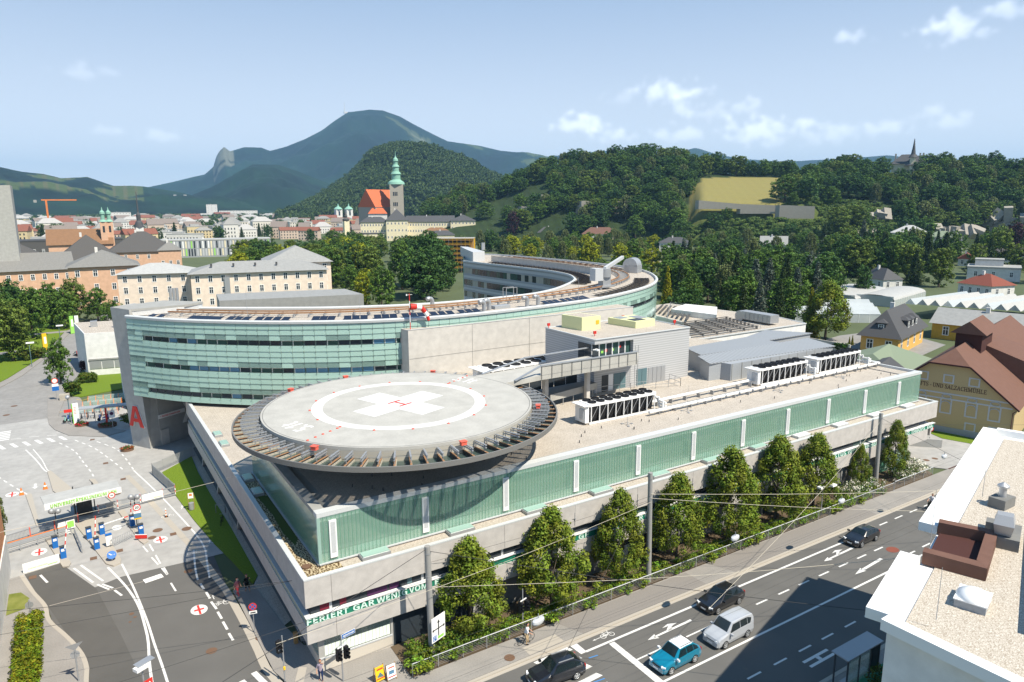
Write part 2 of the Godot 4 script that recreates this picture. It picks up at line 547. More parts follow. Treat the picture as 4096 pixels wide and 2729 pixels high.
# ---------------------------------------------------------------- ground, street and forecourt surfaces
func sheet(called: String, l: Array, y: float, mat_: String, parent: Node3D = null) -> MeshInstance3D:
	var b := B.new()
	b.flat(V2(l), y)
	return part(called, b, mat_, parent) if parent else struct(called, b, mat_)
func slab(called: String, l: Array, y0: float, y1: float, mat_: String, parent: Node3D = null) -> MeshInstance3D:
	var b := B.new()
	b.prism(V2(l), y0, y1, false)
	return part(called, b, mat_, parent) if parent else struct(called, b, mat_)
func line(called: String, pts: Array, w: float, y: float, mat_: String, parent: Node3D) -> MeshInstance3D:
	var b := B.new()
	b.strip(pts, w, y)
	return part(called, b, mat_, parent)
func seg_lines(called: String, parent: Node3D, l: Array, w: float, y: float, mat_ := "paint") -> void:
	for i in range(0, l.size(), 4):
		line(called, [Vector2(l[i], l[i + 1]), Vector2(l[i + 2], l[i + 3])], w, y, mat_, parent)
func disc(called: String, parent: Node3D, x: float, z: float, r: float, y: float, mat_: String, sx := 1.0) -> MeshInstance3D:
	var b := B.new()
	var p := PackedVector2Array()
	for i in 24:
		p.append(Vector2(x + cos(TAU * i / 24) * r * sx, z + sin(TAU * i / 24) * r))
	b.flat(p, y)
	return part(called, b, mat_, parent)
func arrow(parent: Node3D, o: Vector2, ry: float, s: float, shape: Array, y: float) -> void:
	var b := B.new()
	for l in shape:
		var p := PackedVector2Array()
		for q in V2(l):
			p.append(o + (q * s).rotated(ry))
		b.flat(p, y)
	part("arrow_marking", b, "paint", parent)
func bike_mark(parent: Node3D, o: Vector2, ry: float, s: float, y: float) -> void:
	var b := B.new()
	for c in [Vector2(-0.5, 0.0), Vector2(0.5, 0.0)]:
		var l := []
		for i in 15: l.append(o + (c * s + Vector2(cos(TAU * i / 14), sin(TAU * i / 14)) * 0.3 * s).rotated(ry))
		b.strip(l, 0.07 * s, y)
	var k := 0
	for q in [[-0.5, 0, -0.25, -0.42], [-0.25, -0.42, 0.3, -0.42], [-0.25, -0.42, 0.0, 0.02], [0.0, 0.02, 0.3, -0.42], [-0.5, 0, 0.0, 0.02], [0.5, 0, 0.25, -0.62], [0.25, -0.62, 0.42, -0.66], [-0.4, -0.55, -0.15, -0.55]]:
		k += 1
		b.strip([o + (Vector2(q[0], q[1]) * s).rotated(ry), o + (Vector2(q[2], q[3]) * s).rotated(ry)], 0.06 * s, y + 0.0006 * k)
	part("bicycle_marking", b, "paint", parent)
func walker_mark(parent: Node3D, o: Vector2, ry: float, s: float, y: float) -> void:
	var b := B.new()
	var l := PackedVector2Array()
	for i in 10: l.append(o + (Vector2(0, -0.85) * s + Vector2(cos(TAU * i / 10), sin(TAU * i / 10)) * 0.13 * s).rotated(ry))
	b.flat(l, y)
	var k := 0
	for q in [[0, -0.7, 0, -0.2, 0.2], [0, -0.25, -0.25, 0.3, 0.1], [0, -0.25, 0.28, 0.25, 0.1], [0, -0.6, -0.3, -0.35, 0.08], [0, -0.6, 0.3, -0.4, 0.08]]:
		k += 1
		b.strip([o + (Vector2(q[0], q[1]) * s).rotated(ry), o + (Vector2(q[2], q[3]) * s).rotated(ry)], q[4] * s, y + 0.0006 * k)
	part("walker_marking", b, "paint", parent)
func ground() -> void:
	var b := B.new()
	var last := []
	for j in 26:
		var r := 30.0 * pow(1.28, j) if j > 0 else 0.0
		var row := []
		for i in 49:
			row.append(Vector3(sin(TAU * i / 48) * r, -0.06, -cos(TAU * i / 48) * r))
		if j > 0:
			for i in 48:
				if j == 1: b.tri(last[i], row[i], row[i + 1])
				else: b.quad(last[i], row[i], row[i + 1], last[i + 1])
		last = row
	struct("ground", b, "plain")
	var st := sheet("street", [-60, 7, -14.4, 6.7, -13.8, -8.6, -13.7, -9.9, -13.9, -12.1, -14.4, -14.3, -15.1, -16.4, -16.2, -19.5, -16.5, -22.2, -10.7, -24.4, -2.6, -24.0, -2.6, -6.5, -2.4, -2.0, -1.2, 2.4, 1.8, 5.6, 6.0, 6.7, 220, 6.7, 220, 20.3, -60, 20.3], 0.0, "asphalt")
	sheet("side_road_patch", [-18.5, -29.9, -15.6, -30.6, -12.8, -23.3, -11.4, -14.1, -10.4, -6.6, -9.8, 2, -13.4, 2, -13.8, -8.6, -13.9, -12.1, -15.1, -16.4, -16.5, -22.2, -17.5, -25.6], 0.004, "asphalt_dark", st)
	line("pale_joint", [Vector2(-16.4, -22.2), Vector2(-9.1, -22.3), Vector2(-8.2, -22.3)], 0.08, 0.009, "kerb", st)
	for z in [8.25, 14.1]:
		line("solid_line", [Vector2(19.2 if z < 10.0 else 21.6, z), Vector2(52.8 if z < 10.0 else 57.0, z)], 0.22 if z < 10.0 else 0.2, 0.012, "paint", st)
	var db := B.new()
	db.flat(V2([0, -0.08, 1.5, -0.08, 1.5, 0.08, 0, 0.08]), 0.0)
	var dash := mesh_of(db, "paint")
	for x in [35.8, 38.8, 41.7, 44.7, 47.8, 50.8, 53.7, 56.7, 59.7, 62.7, 65.7, 68.7, 71.7, 74.7]:
		part("dash", dash, null, st, Vector3(x, 0.012, 11.05 if x < 56 else 8.05))
	for x in [55.6, 58.6, 61.6, 64.6, 67.6, 70.6, 73.6, 76.6]:
		part("dash", dash, null, st, Vector3(x, 0.012, 13.3 - (x - 54.0) * 0.02))
	for x in [21.2, 24.2, 27.2, 30.2, 33.2, 36.1, 39.2, 42.0, 45.1, 48.1, 51.1, 54.1, 57.1]:
		part("dash", dash, null, st, Vector3(x, 0.012, 17.2))
	line("lane_line", [Vector2(21.8, 11.15), Vector2(30.2, 11.1)], 0.14, 0.012, "paint", st)
	sheet("stop_line", [21.35, 8.45, 21.9, 8.45, 21.85, 14.0, 21.25, 14.0], 0.014, "paint", st)
	var straight := [[0.7, -0.09, 5.0, -0.22, 5.0, 0.02, 0.7, 0.09], [0, 0, 1.0, -0.3, 0.85, 0, 1.0, 0.3], [2.2, 0, 2.6, -0.22, 2.9, -0.22, 2.7, 0.0]]
	var turn := [[2.9, -0.75, 3.7, -0.45, 3.2, -0.4, 2.5, -0.15, 2.2, -0.15, 2.75, -0.5, 2.1, -0.55]]
	arrow(st, Vector2(24.3, 9.75), 0.0, 1.0, straight + turn, 0.012)
	arrow(st, Vector2(47.6, 9.6), 0.0, 1.0, straight + turn, 0.012)
	arrow(st, Vector2(47.8, 12.6), 0.0, 1.0, [[1.1, -0.12, 5.0, -0.42, 5.0, -0.12, 1.7, 0.1, 1.3, 0.05], [0, 0.1, 1.5, 0.28, 1.35, -0.05, 1.55, -0.35, 1.15, -0.2]], 0.012)
	for q in [[0.0, -0.32], [0.0, 0.28]]:
		sheet("bus_stop_marking", [32.3, 18.55 + q[1] - 0.12, 35.3, 18.55 + q[1] - 0.12, 35.3, 18.55 + q[1] + 0.12, 32.3, 18.55 + q[1] + 0.12], 0.012, "paint", st)
	sheet("bus_stop_marking", [33.6, 18.36, 34.0, 18.36, 34.0, 18.70, 33.6, 18.70], 0.0135, "paint", st)
	bike_mark(st, Vector2(22.0, 7.5), 0.1, 0.8, 0.012)
	arrow(st, Vector2(20.5, 7.45), 0.0, 0.32, straight, 0.012)
	for i in 8:
		sheet("crossing_bar", [15.0, 7.15 + i * 1.22, 18.3, 7.0 + i * 1.22, 18.5, 7.5 + i * 1.22, 15.2, 7.65 + i * 1.22], 0.012, "paint", st)
	for q in [[18.6, 7.05, 19.25, 7.05, 19.25, 8.3, 18.7, 8.3]]:
		sheet("line_end", q, 0.0125, "paint", st)
	for q in [[18.9, 9.0, 19.7, 9.1], [17.4, 11.4, 18.4, 11.5]]:
		seg_lines("blue_survey_mark", st, q, 0.1, 0.012, "paint_blue")
	for i in 8:
		var x := -3.09 - i * 0.97
		var z := -3.24 + i * 0.5
		sheet("crossing_bar", [x, z, x - 0.42, z + 0.08, x + 0.25, z + 3.0, x + 0.7, z + 2.9], 0.012, "paint", st)
	line("solid_line", spline([-11.7, -27.1, -10.5, -22.3, -9.8, -18.1, -9.6, -14.0, -9.6, -11.6, -9.8, -8.5, -9.9, -4], 1.2), 0.2, 0.016, "paint", st)
	line("solid_line", spline([-10.5, -27.1, -9.9, -21.6, -9.4, -15.2, -9.2, -10.9, -9.0, -7.7, -8.8, -3], 1.2), 0.18, 0.017, "paint", st)
	seg_lines("dash", st, [-8.4, -30.1, -8.1, -28.4, -7.9, -27.0, -7.5, -25.0, -7.8, -30.2, -7.6, -28.3, -7.5, -27.3, -7.3, -25.1, -7.3, -24.1, -7.0, -22.4, -7.1, -24.1, -6.95, -22.5, -6.9, -20.6, -6.7, -18.8], 0.16, 0.018)
	seg_lines("dash", st, [-4.6, -19.0, -4.5, -17.8, -4.4, -17.1, -4.3, -15.8, -4.3, -15.2, -4.1, -13.7, -4.1, -13.2, -4.0, -11.9, -4.0, -11.4, -3.9, -10.0, -3.9, -9.4, -3.8, -8.2, -14.5, -28.7, -13.0, -24.6, -13.9, -29.0, -12.2, -24.4, -12.7, -24.0, -11.8, -22.4, -12.3, -23.8, -11.5, -22.5, -11.4, -22.0, -10.9, -20.6, -17.2, -28.9, -16.6, -26.9], 0.2, 0.019)
	arrow(st, Vector2(-4.0, -16.3), PI / 2, 0.36, [[0, 0, 1.0, -0.35, 1.0, 0.35], [1.0, -0.1, 2.2, -0.1, 2.2, 0.1, 1.0, 0.1]], 0.012)
	bike_mark(st, Vector2(-3.6, -14.4), 0.1, 0.85, 0.012)
	for q in [[-5.5, -7.7, 0.42], [-5.2, -22.1, 0.4], [13.7, 5.8, 0.42], [-10.4, -16.9, 0.2], [-10.2, -16.2, 0.14], [-10.6, -15.6, 0.12]]:
		disc("manhole_cover", st, q[0], q[1], q[2], 0.125 if q[0] > 5.0 else 0.0115, "manhole")
	disc("faded_pink_marking", st, 55.5, 11.9, 0.55, 0.0112, "roof_red", 1.3)
	for q in [[-17.4, -34.4], [-6.7, -30.7], [-5.4, -14.4], [-20.6, -53.7]]:
		disc("ambulance_mark", st, q[0], q[1], 0.85, 0.022, "paint", 0.8)
		sheet("ambulance_cross", [q[0] - 0.09, q[1] - 0.8, q[0] + 0.09, q[1] - 0.8, q[0] + 0.09, q[1] + 0.8, q[0] - 0.09, q[1] + 0.8], 0.027, "paint_red", st)
		sheet("ambulance_cross", [q[0] - 0.4, q[1] - 0.13, q[0] + 0.4, q[1] - 0.13, q[0] + 0.4, q[1] + 0.13, q[0] - 0.4, q[1] + 0.13], 0.032, "paint_red", st)
	disc("blank_mark", st, -10.4, -36.4, 0.75, 0.022, "paint", 0.62)
	var fc := sheet("forecourt", [-60, -21.8, -18.8, -22.0, -16.5, -22.2, -10.7, -24.4, -2.6, -24.0, -0.4, -24.0, 0.3, -56.0, 3.0, -57.0, 3.0, -66.0, -2, -70, -6, -78, -6, -90, -60, -90], 0.002, "asphalt_light")
	var pr := sheet("park_road", [-60, -89, -12.0, -89, -12.5, -100, -14.5, -112, -12.5, -122, -10.5, -140, -5, -186, 4, -215, -4, -218, -10.3, -187.5, -13.2, -184.4, -19.3, -142.7, -22.5, -127.3, -25.6, -118.1, -32, -108, -60, -104], 0.006, "asphalt_mid")
	slab("park_path", [-27.5, -118.5, -25.6, -118.1, -22.5, -127.3, -19.3, -142.7, -13.2, -184.4, -10.3, -187.5, -11.9, -192, -14.6, -186.0, -19.6, -146.5, -24.8, -126.0], -0.05, 0.12, "pavement")
	slab("park_lawn", [-60, -109, -33, -112, -27.8, -119, -25.0, -126.2, -19.8, -146.6, -14.8, -186, -12, -193, -14, -250, -90, -250, -90, -109], -0.05, 0.08, "grass")
	sheet("cross_path", [-60, -146, -25, -157, -19.5, -152, -19.2, -155, -25, -160.5, -60, -150], 0.085, "pavement")
	sheet("cross_path", [-60, -186, -30, -183, -14.8, -184, -14.4, -187, -30, -186.5, -60, -190], 0.085, "pavement")
	slab("building_lawn", [-12.3, -119, -9, -121, -2, -119, 2, -112, -5.9, -104, -12.6, -101.5, -14.6, -103.6, -14.4, -108], -0.05, 0.11, "grass")
	slab("corner_pavement", [-17.7, -105.8, -16.4, -107.5, -14.8, -104, -15.2, -99, -16.0, -89, -13, -86.2, -12.2, -80.5, -9, -77.2, -7, -74.2, -10, -72.6, -14.6, -76.4, -16.4, -80.8, -17.2, -84.6, -17.5, -89.3], -0.05, 0.10, "pavement")
	seg_lines("yellow_marking", pr, [-16.0, -93.6, -15.7, -92.0, -15.7, -92.0, -13.6, -92.6, -13.2, -89.6, -14.6, -88.0, -14.8, -86.5, -13.3, -87.5, -13.2, -100.0, -12.3, -98.6, -12.3, -98.6, -10.3, -100.4, -10.3, -100.4, -9.5, -98.9, -9.5, -98.9, -7.8, -100.9, -7.8, -100.9, -7.0, -99.4], 0.14, 0.02, "paint_yellow")
	for i in 6:
		sheet("crossing_bar", [-23.6 + i * 1.52, -76.7, -23.1 + i * 1.52, -76.7, -22.3 + i * 1.52, -74.3, -22.8 + i * 1.52, -74.3], 0.012, "paint", fc)
	for i in 6:
		sheet("crossing_bar", [-24.6, -84.2 + i * 0.95, -22.2, -84.4 + i * 0.95, -22.2, -83.9 + i * 0.95, -24.6, -83.7 + i * 0.95], 0.012, "paint", fc)
	line("solid_line", spline([-19.9, -72.3, -18.4, -66, -17.4, -61, -16.8, -59.6], 1.5), 0.16, 0.012, "paint", fc)
	line("solid_line", spline([-19.0, -72.0, -17.8, -66, -17.1, -61, -16.5, -59.6], 1.5), 0.12, 0.013, "paint", fc)
	var d1 := spline([-15.8, -73.2, -14.0, -68.0, -13.0, -62.0, -12.2, -57.0, -11.9, -54.0], 1.1)
	var d2 := spline([-13.8, -73.4, -11.6, -68.0, -10.3, -63.2, -9.2, -58.6, -8.4, -54.8], 1.1)
	var d3 := spline([-12.0, -72.8, -10.4, -69.4, -8.8, -65.4, -8.0, -60.6, -7.4, -55.0], 1.1)
	var d4 := spline([-24.8, -68.0, -22.6, -62.0, -20.6, -56.6, -19.0, -52.6], 1.1)
	for l in [d1, d2, d3, d4]:
		for i in range(0, l.size() - 1, 2):
			line("dash", [l[i], l[i + 1]], 0.17, 0.013, "paint", fc)
	for i in 5:
		seg_lines("dash", fc, [-22.0 + i * 2.3, -79.2 + i * i * 0.24, -20.7 + i * 2.3, -79.0 + i * i * 0.26 + 0.2], 0.14, 0.012)
	line("bike_path_line", spline([-7.4, -54.6, -5.8, -45.9, -5.1, -41.7, -3.5, -31.0, -3.1, -26.4, -3.4, -22.9, -3.7, -19.6], 1.2), 0.17, 0.02, "paint", fc)
	line("bike_path_line", spline([-4.1, -26.4, -4.55, -22.3, -4.7, -19.8], 1.2), 0.17, 0.021, "paint", fc)
	line("pale_strip", spline([-8.3, -53.0, -7.1, -46.4, -6.6, -42.4, -5.3, -34.3, -3.9, -25.4, -3.2, -19.5, -2.8, -16.2, -2.5, -10.0, -2.4, -6.0, -2.3, -2.4, -1.1, 2.2, 1.8, 5.4, 6.0, 6.55], 1.2), 0.62, 0.0145, "kerb", fc)
	for q in [[-5.6, -45.0, 0.14], [-4.9, -36.6, 0.1], [-3.7, -25.7, 0.1]]:
		bike_mark(fc, Vector2(q[0] - 0.45, q[1]), 0.05, 0.8, 0.02)
		walker_mark(fc, Vector2(q[0] + 1.3, q[1] - 1.4), 0.0, 0.85, 0.02)
	arrow(fc, Vector2(-18.3, -54.3), -PI / 2, 0.75, [[0, 0, 0.9, -0.45, 0.9, 0.45], [0.9, -0.17, 2.6, -0.17, 2.6, 0.17, 0.9, 0.17]], 0.012)
	arrow(fc, Vector2(-14.9, -37.3), -PI / 2, 0.75, [[0, 0, 0.9, -0.45, 0.9, 0.45], [0.9, -0.17, 2.6, -0.17, 2.6, 0.17, 0.9, 0.17]], 0.012)
	for q in [[-4.0, -32.0, 0.5], [-6.7, -33.3, 0.5], [-7.4, -31.7, 0.42], [-1.9, -15.2, 0.5], [-9.8, -47.0, 0.45], [-22.6, -101, 0.5], [-23.4, -95, 0.5], [-16.2, -86.6, 0.4], [-1.7, -7.4, 0.55]]:
		disc("manhole_cover", fc, q[0], q[1], q[2], 0.0255, "manhole")
	for q in [[-12.8, -29.9], [-10.5, -30.3], [-5.4, -31.4], [-17.8, -28.8], [-10.4, -59.7], [-8.8, -51.9], [-11.6, -72.2]]:
		sheet("drain_grate", [q[0] - 0.3, q[1] - 0.35, q[0] + 0.3, q[1] - 0.35, q[0] + 0.3, q[1] + 0.35, q[0] - 0.3, q[1] + 0.35], 0.0255, "manhole", fc)
	slab("side_lawn", [-4.3, -51.6, -0.1, -56.1, -0.3, -49.4, -0.2, -40.6, 0.1, -29.5, 0.2, -17.5, -0.5, -16.2, -1.3, -21.9, -2.1, -26.5, -3.0, -33.7, -3.8, -42.3], -0.02, 0.09, "grass")
	sheet("gravel_margin", [0.0, -56, 0.6, -56, 0.9, -8.5, 0.2, -8.0, -0.5, -16.0, 0.2, -17.5, 0.1, -29.5, -0.2, -40.6], 0.04, "gravel")
	sheet("sunk_passage", [0.6, -60, 4.0, -60, 4.0, -4.6, 0.9, -4.6], 0.02, "concrete_dark")
	slab("street_pavement", [6.5, 3.9, 83.0, 3.6, 92, 3.75, 140, 3.75, 140, 6.45, 20, 6.45, 6.3, 6.45, 2.2, 5.2, -0.8, 2.2, -2.0, -2.4, -2.1, -6.0, -2.3, -16, -0.5, -16.0, 0.2, -8.0, 0.8, -4.4, 6.5, -0.4], -0.02, 0.10, "pavement")
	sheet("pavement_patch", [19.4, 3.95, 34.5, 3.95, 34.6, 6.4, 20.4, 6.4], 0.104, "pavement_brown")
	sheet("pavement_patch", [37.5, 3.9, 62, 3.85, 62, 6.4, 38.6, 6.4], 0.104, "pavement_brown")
	slab("kerb", [6.3, 6.45, 140, 6.45, 140, 6.72, 6.2, 6.72], -0.02, 0.12, "kerb")
	sheet("gutter", [6.2, 6.72, 140, 6.72, 140, 7.02, 6.2, 7.02], 0.010, "kerb")
	sheet("tactile_paving", [0.2, -1.5, -0.9, 1.0, -1.4, 0.5, -0.3, -1.9], 0.106, "kerb")
	sheet("tactile_paving", [15.2, 5.3, 18.4, 5.2, 18.5, 6.3, 15.2, 6.35], 0.106, "kerb")
	slab("planting_strip", [6.4, 3.75, 79.4, 3.55, 81.0, 1.2, 80, -0.4, 6.5, -0.4], -0.02, 0.14, "soil")
	slab("far_pavement", [-60, 20.6, 140, 20.6, 140, 24.0, -60, 24.0], -0.02, 0.10, "pavement")
	sheet("far_bike_lane", [20, 21.6, 60, 21.6, 60, 22.9, 20, 22.9], 0.104, "green_lane")
	slab("far_kerb", [-60, 20.3, 140, 20.3, 140, 20.6, -60, 20.6], -0.02, 0.12, "kerb")
	var yard := slab("mill_yard", [80.2, -0.6, 86, -4, 88, -12, 92, -20, 96.5, -6, 95.2, -3.2, 96.9, 2.1, 98, 3.75, 83.2, 3.75], -0.02, 0.07, "asphalt_light")
	slab("mill_lawn", [96.3, -6, 95.1, -3.2, 96.7, 2.1, 100.4, 3.8, 99.0, 0, 98.2, -6.4], -0.02, 0.12, "grass")
	line("slot_drain", [Vector2(83.0, 3.64), Vector2(91.8, 3.64)], 0.22, 0.108, "brick_dark", yard)
	for q in [[84.0, 0.3, 0.4], [85.6, 0.6, 0.4], [93.5, 2.5, 0.4]]:
		disc("manhole_cover", yard, q[0], q[1], q[2], 0.075, "manhole")
	slab("west_pavement", [-60, 6.2, -14.6, 6.2, -14.05, -8.6, -13.95, -9.9, -14.15, -12.1, -14.7, -14.3, -15.4, -16.4, -16.5, -19.5, -16.8, -22.2, -17.8, -25.6, -18.8, -29.6, -22, -29.2, -22, -18, -60, -14], -0.02, 0.09, "pavement")
	var wk := B.new()
	wk.strip(spline([-14.5, 6.2, -13.95, -8.6, -13.85, -9.9, -14.05, -12.1, -14.6, -14.3, -15.3, -16.4, -16.4, -19.5, -16.7, -22.2, -17.7, -25.6, -18.7, -29.6], 0.8), 0.32, 0.10)
	struct("kerb", wk, "kerb")
	for l in [[-14.3, -40.1, -13.8, -39.7, -12.3, -41.0, -10.5, -28.0, -10.6, -27.2, -11.2, -26.9, -11.8, -27.8], [-17.0, -37.6, -16.2, -37.5, -14.7, -29.9, -14.9, -29.1, -15.4, -29.4], [-10.0, -40.9, -9.4, -41.0, -7.8, -30.9, -8.3, -30.4, -8.6, -31.4], [-17.1, -60.2, -16.7, -60.2, -14.5, -52.0, -14.2, -45.0, -16.4, -52.1], [-19.2, -52.4, -18.6, -52.5, -17.5, -41.3, -17.8, -41.4], [-12.5, -53.9, -11.9, -53.8, -10.0, -42.6, -10.9, -46.0]]:
		slab("traffic_island", l, -0.02, 0.13, "kerb")
# ---------------------------------------------------------------- the front block
func box_mesh(w: float, h: float, d: float, mat_: String) -> ArrayMesh:
	var key := "b%.3f_%.3f_%.3f_%s" % [w, h, d, mat_]
	if not wins.has(key):
		var b := B.new()
		b.box(0, 0, 0, w, h, d)
		wins[key] = mesh_of(b, mat_)
	return wins[key]
func skylight(parent: Node3D, x: float, z: float, w: float, d: float, y: float, white: bool) -> void:
	var b := B.new()
	b.box(0, 0, 0, w, 0.26, d)
	var o := part("skylight", b, "galvanised" if not white else "grey_light", parent, Vector3(x, y, z))
	var g := B.new()
	g.box(0, 0.262, 0, w - 0.2, 0.05, d - 0.2)
	part("skylight_pane", g, "white" if white else "pale_backing", o)
	if not white:
		var c := B.new()
		c.box(0, 0.33, 0, w - 0.16, 0.02, d - 0.16)
		part("skylight_glass", c, "louvre_glass", o)
func front_block() -> void:
	var t := thing("hospital_block", "long two tier hospital block with pale concrete bands below a green channel glass storey", "building")
	var b := B.new()
	b.prism(V2([0.3, -0.3, 85.7, -0.3, 85.7, -30, 80, -58, 0.3, -58]), 7.2, 7.75)
	part("lower_roof", b, "gravel", t)
	b = B.new()
	b.flat(V2([0.4, -24, 1.7, -24, 1.7, -3.4, 0.4, -8]), 7.756)
	b.flat(V2([0.4, -7.9, 1.7, -3.3, 3.2, -2.0, 3.2, -0.4, 0.4, -0.4]), 7.756)
	part("mossy_gravel", b, "gravel_moss", t)
	b = B.new()
	b.flat(V2([0.75, -18, 1.65, -17.5, 1.6, -7.2, 1.1, -6.2, 0.85, -9, 1.0, -13]), 7.762)
	part("moss_patch", b, "moss", t)
	b = B.new()
	b.prism(V2([0.35, -0.35, 85.6, -0.35, 85.6, -24, 0.35, -60]), 2.9, 3.1)
	part("soffit", b, "concrete_grey", t)
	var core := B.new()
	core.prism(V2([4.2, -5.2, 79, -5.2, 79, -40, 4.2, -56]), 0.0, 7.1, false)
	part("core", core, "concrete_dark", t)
	for k in 12:
		var x0 := 0.0 if k == 0 else 1.98 + (k - 1) * 7.45
		var x1 := minf(1.98 + k * 7.45, 86.0) if k < 12 else 86.0
		if x0 >= 86.0: continue
		if k == 11: x1 = 85.98 if x1 < 86.2 else x1
		var w := x1 - x0 - 0.025
		part("upper_panel", box_mesh(w, 2.13, 0.3, "concrete"), null, t, Vector3((x0 + x1) * 0.5, 5.77, -0.15))
	for k in 12:
		var x0 := 0.0 if k == 0 else 2.2 + (k - 1) * 7.45
		var x1 := minf(2.2 + k * 7.45, 85.9)
		part("lower_panel", box_mesh(x1 - x0 - 0.025, 1.47, 0.3, "concrete"), null, t, Vector3((x0 + x1) * 0.5, 2.88, -0.16))
	for k in 8:
		var z0 := -0.302 - k * 7.45
		var z1 := maxf(z0 - 7.45, -58.0)
		var zl := z0 - z1 - 0.025
		part("upper_panel", box_mesh(0.3, 2.13, zl, "concrete"), null, t, Vector3(0.15, 5.77, (z0 + z1) * 0.5))
		part("lower_panel", box_mesh(0.3, 1.47, zl, "concrete"), null, t, Vector3(0.16, 2.88, (z0 + z1) * 0.5))
	for q in [[43.0, -0.16, 86.0, 0.36, 7.9], [85.8, -12.5, 0.36, 24.3, 7.9]]:
		part("coping", box_mesh(q[2], 0.11, q[3], "coping"), null, t, Vector3(q[0], q[4], q[1]))
	part("coping", box_mesh(0.4, 0.11, 57.6, "coping"), null, t, Vector3(0.18, 7.9, -29.15))
	part("end_wall", box_mesh(0.3, 2.13, 23.6, "concrete"), null, t, Vector3(85.8, 5.77, -12.2))
	part("end_wall", box_mesh(0.3, 1.47, 23.6, "concrete"), null, t, Vector3(85.7, 2.88, -12.2))
	part("ledge", box_mesh(85.9, 0.05, 0.42, "white_metal"), null, t, Vector3(42.95, 4.93, -0.2))
	part("ledge", box_mesh(0.42, 0.05, 57.0, "coping"), null, t, Vector3(0.2, 4.93, -28.95))
	part("letter_strip", box_mesh(85.7, 0.575, 0.06, "glass_green_backing"), null, t, Vector3(42.9, 4.352, -0.12))
	part("side_strip", box_mesh(0.06, 0.575, 57.0, "olive_backing"), null, t, Vector3(0.12, 4.352, -28.9))
	part("ledge_core", box_mesh(85.0, 1.36, 0.2, "concrete_dark"), null, t, Vector3(43.2, 4.4, -1.4))
	part("window_sill", box_mesh(85.0, 0.04, 1.0, "white_metal"), null, t, Vector3(43.0, 4.90, -0.9))
	for k in 22:
		var pane := box_mesh(3.7, 0.78, 0.03, "window_dark" if k % 5 != 3 else "window_green")
		part("window_pane", pane, null, t, Vector3(2.3 + k * 3.725, 4.985, -0.42))
		if k % 2 == 0:
			part("window_post", box_mesh(0.2, 0.78, 0.08, "grey_light"), null, t, Vector3(1.95 + k * 3.725, 4.985, -0.40))
	for q in [[1.6, 0.9, "maroon"], [2.9, 0.5, "maroon"], [5.6, 1.6, "purple"], [7.0, 0.8, "purple"], [8.3, 0.4, "teal_panel"]]:
		part("curtain", box_mesh(q[1], 0.5, 0.02, q[2]), null, t, Vector3(q[0], 5.05, -0.385))
	for k in 15:
		part("side_window", box_mesh(0.03, 0.78, 3.7, "window_dark"), null, t, Vector3(0.42, 4.985, -2.4 - k * 3.725))
	for q in [["FERIERT", 0.02, 3.15], ["GAR", 3.5, 5.2], ["WENIG", 5.42, 7.95], ["VOM", 8.12, 9.72], ["E", 10.3, 10.7], ["GE", 24.8, 25.95], ["R", 32.1, 32.6], ["M", 32.85, 33.55], ["BE", 40.6, 41.7], ["STUS", 63.3, 65.6], ["VON", 65.9, 67.3], ["HOHENHEIM", 67.6, 72.8], ["PHILIPPUS", 75.6, 79.6], ["THEOFS", 80.0, 83.4], ["DA", 83.9, 85.3]]:
		text(q[0], 0.47, 0.03, "letter_pale", t, Transform3D(Basis(), Vector3((q[1] + q[2]) * 0.5, 4.63, -0.05)), "lettering", true, q[2] - q[1])
	for x in [9.65, 24.3, 39.2, 31.8]:
		var bk := B.new()
		bk.tube([Vector3(x, 7.2, 0.02), Vector3(x, 6.0, 0.03)], 0.025)
		bk.box(x, 6.55, 0.05, 0.12, 0.1, 0.12)
		part("wire_bracket", bk, "galvanised", t)
	b = B.new()
	b.box(3.85, 0.0, -0.66, 5.7, 0.95, 0.4)
	b.box(1.2, 0.0, -2.6, 0.4, 0.95, 3.5)
	part("stone_plinth", b, "stone_plinth", t)
	var rail := B.new()
	rail.box(3.85, 1.0, -0.5, 5.8, 0.12, 0.1)
	part("plinth_rail", rail, "grey_light", t)
	for k in 19:
		part("glass_plank", box_mesh(0.27, 0.85, 0.04, "pale_backing"), null, t, Vector3(1.2 + k * 0.292, 1.14, -0.62))
		part("glass_plank", box_mesh(0.27, 0.95, 0.03, "clear_glass"), null, t, Vector3(1.2 + k * 0.292, 1.99, -0.62))
	for k in 10:
		part("side_glass", box_mesh(0.03, 1.8, 0.33, "clear_glass"), null, t, Vector3(1.04, 1.0, -0.9 - k * 0.35))
	part("corner_post", box_mesh(0.45, 2.0, 0.2, "concrete_grey"), null, t, Vector3(1.15, 0.95, -0.66), 0.0)
	for k in 10:
		var dk := "concrete_dark" if k % 3 else "window_dark"
		part("ground_wall", box_mesh(7.2, 2.88, 0.25, dk if k < 9 else "plank_rib"), null, t, Vector3(10.4 + k * 7.4, 0.0, -0.8))
		part("wall_pier", box_mesh(0.2, 2.88, 0.3, "concrete_grey"), null, t, Vector3(6.75 + k * 7.4, 0.0, -0.72))
	for k in 14:
		part("glass_plank", box_mesh(0.27, 2.4, 0.04, "louvre_glass"), null, t, Vector3(75.4 + k * 0.3, 0.4, -0.5))
	for z in [-26.5, -38.0, -49.0]:
		var s := B.new()
		s.bar(Vector3(0.75, 2.9, z), Vector3(0.75, -0.1, z - 2.6), 0.35, 0.35)
		part("raking_strut", s, "concrete", t)
	part("passage_glass", box_mesh(0.05, 2.6, 48.0, "window_green"), null, t, Vector3(3.9, 0.2, -31.0))
	part("step_cheek", box_mesh(0.3, 1.0, 0.3, "wood"), null, t, Vector3(0.35, 0.05, -5.0))
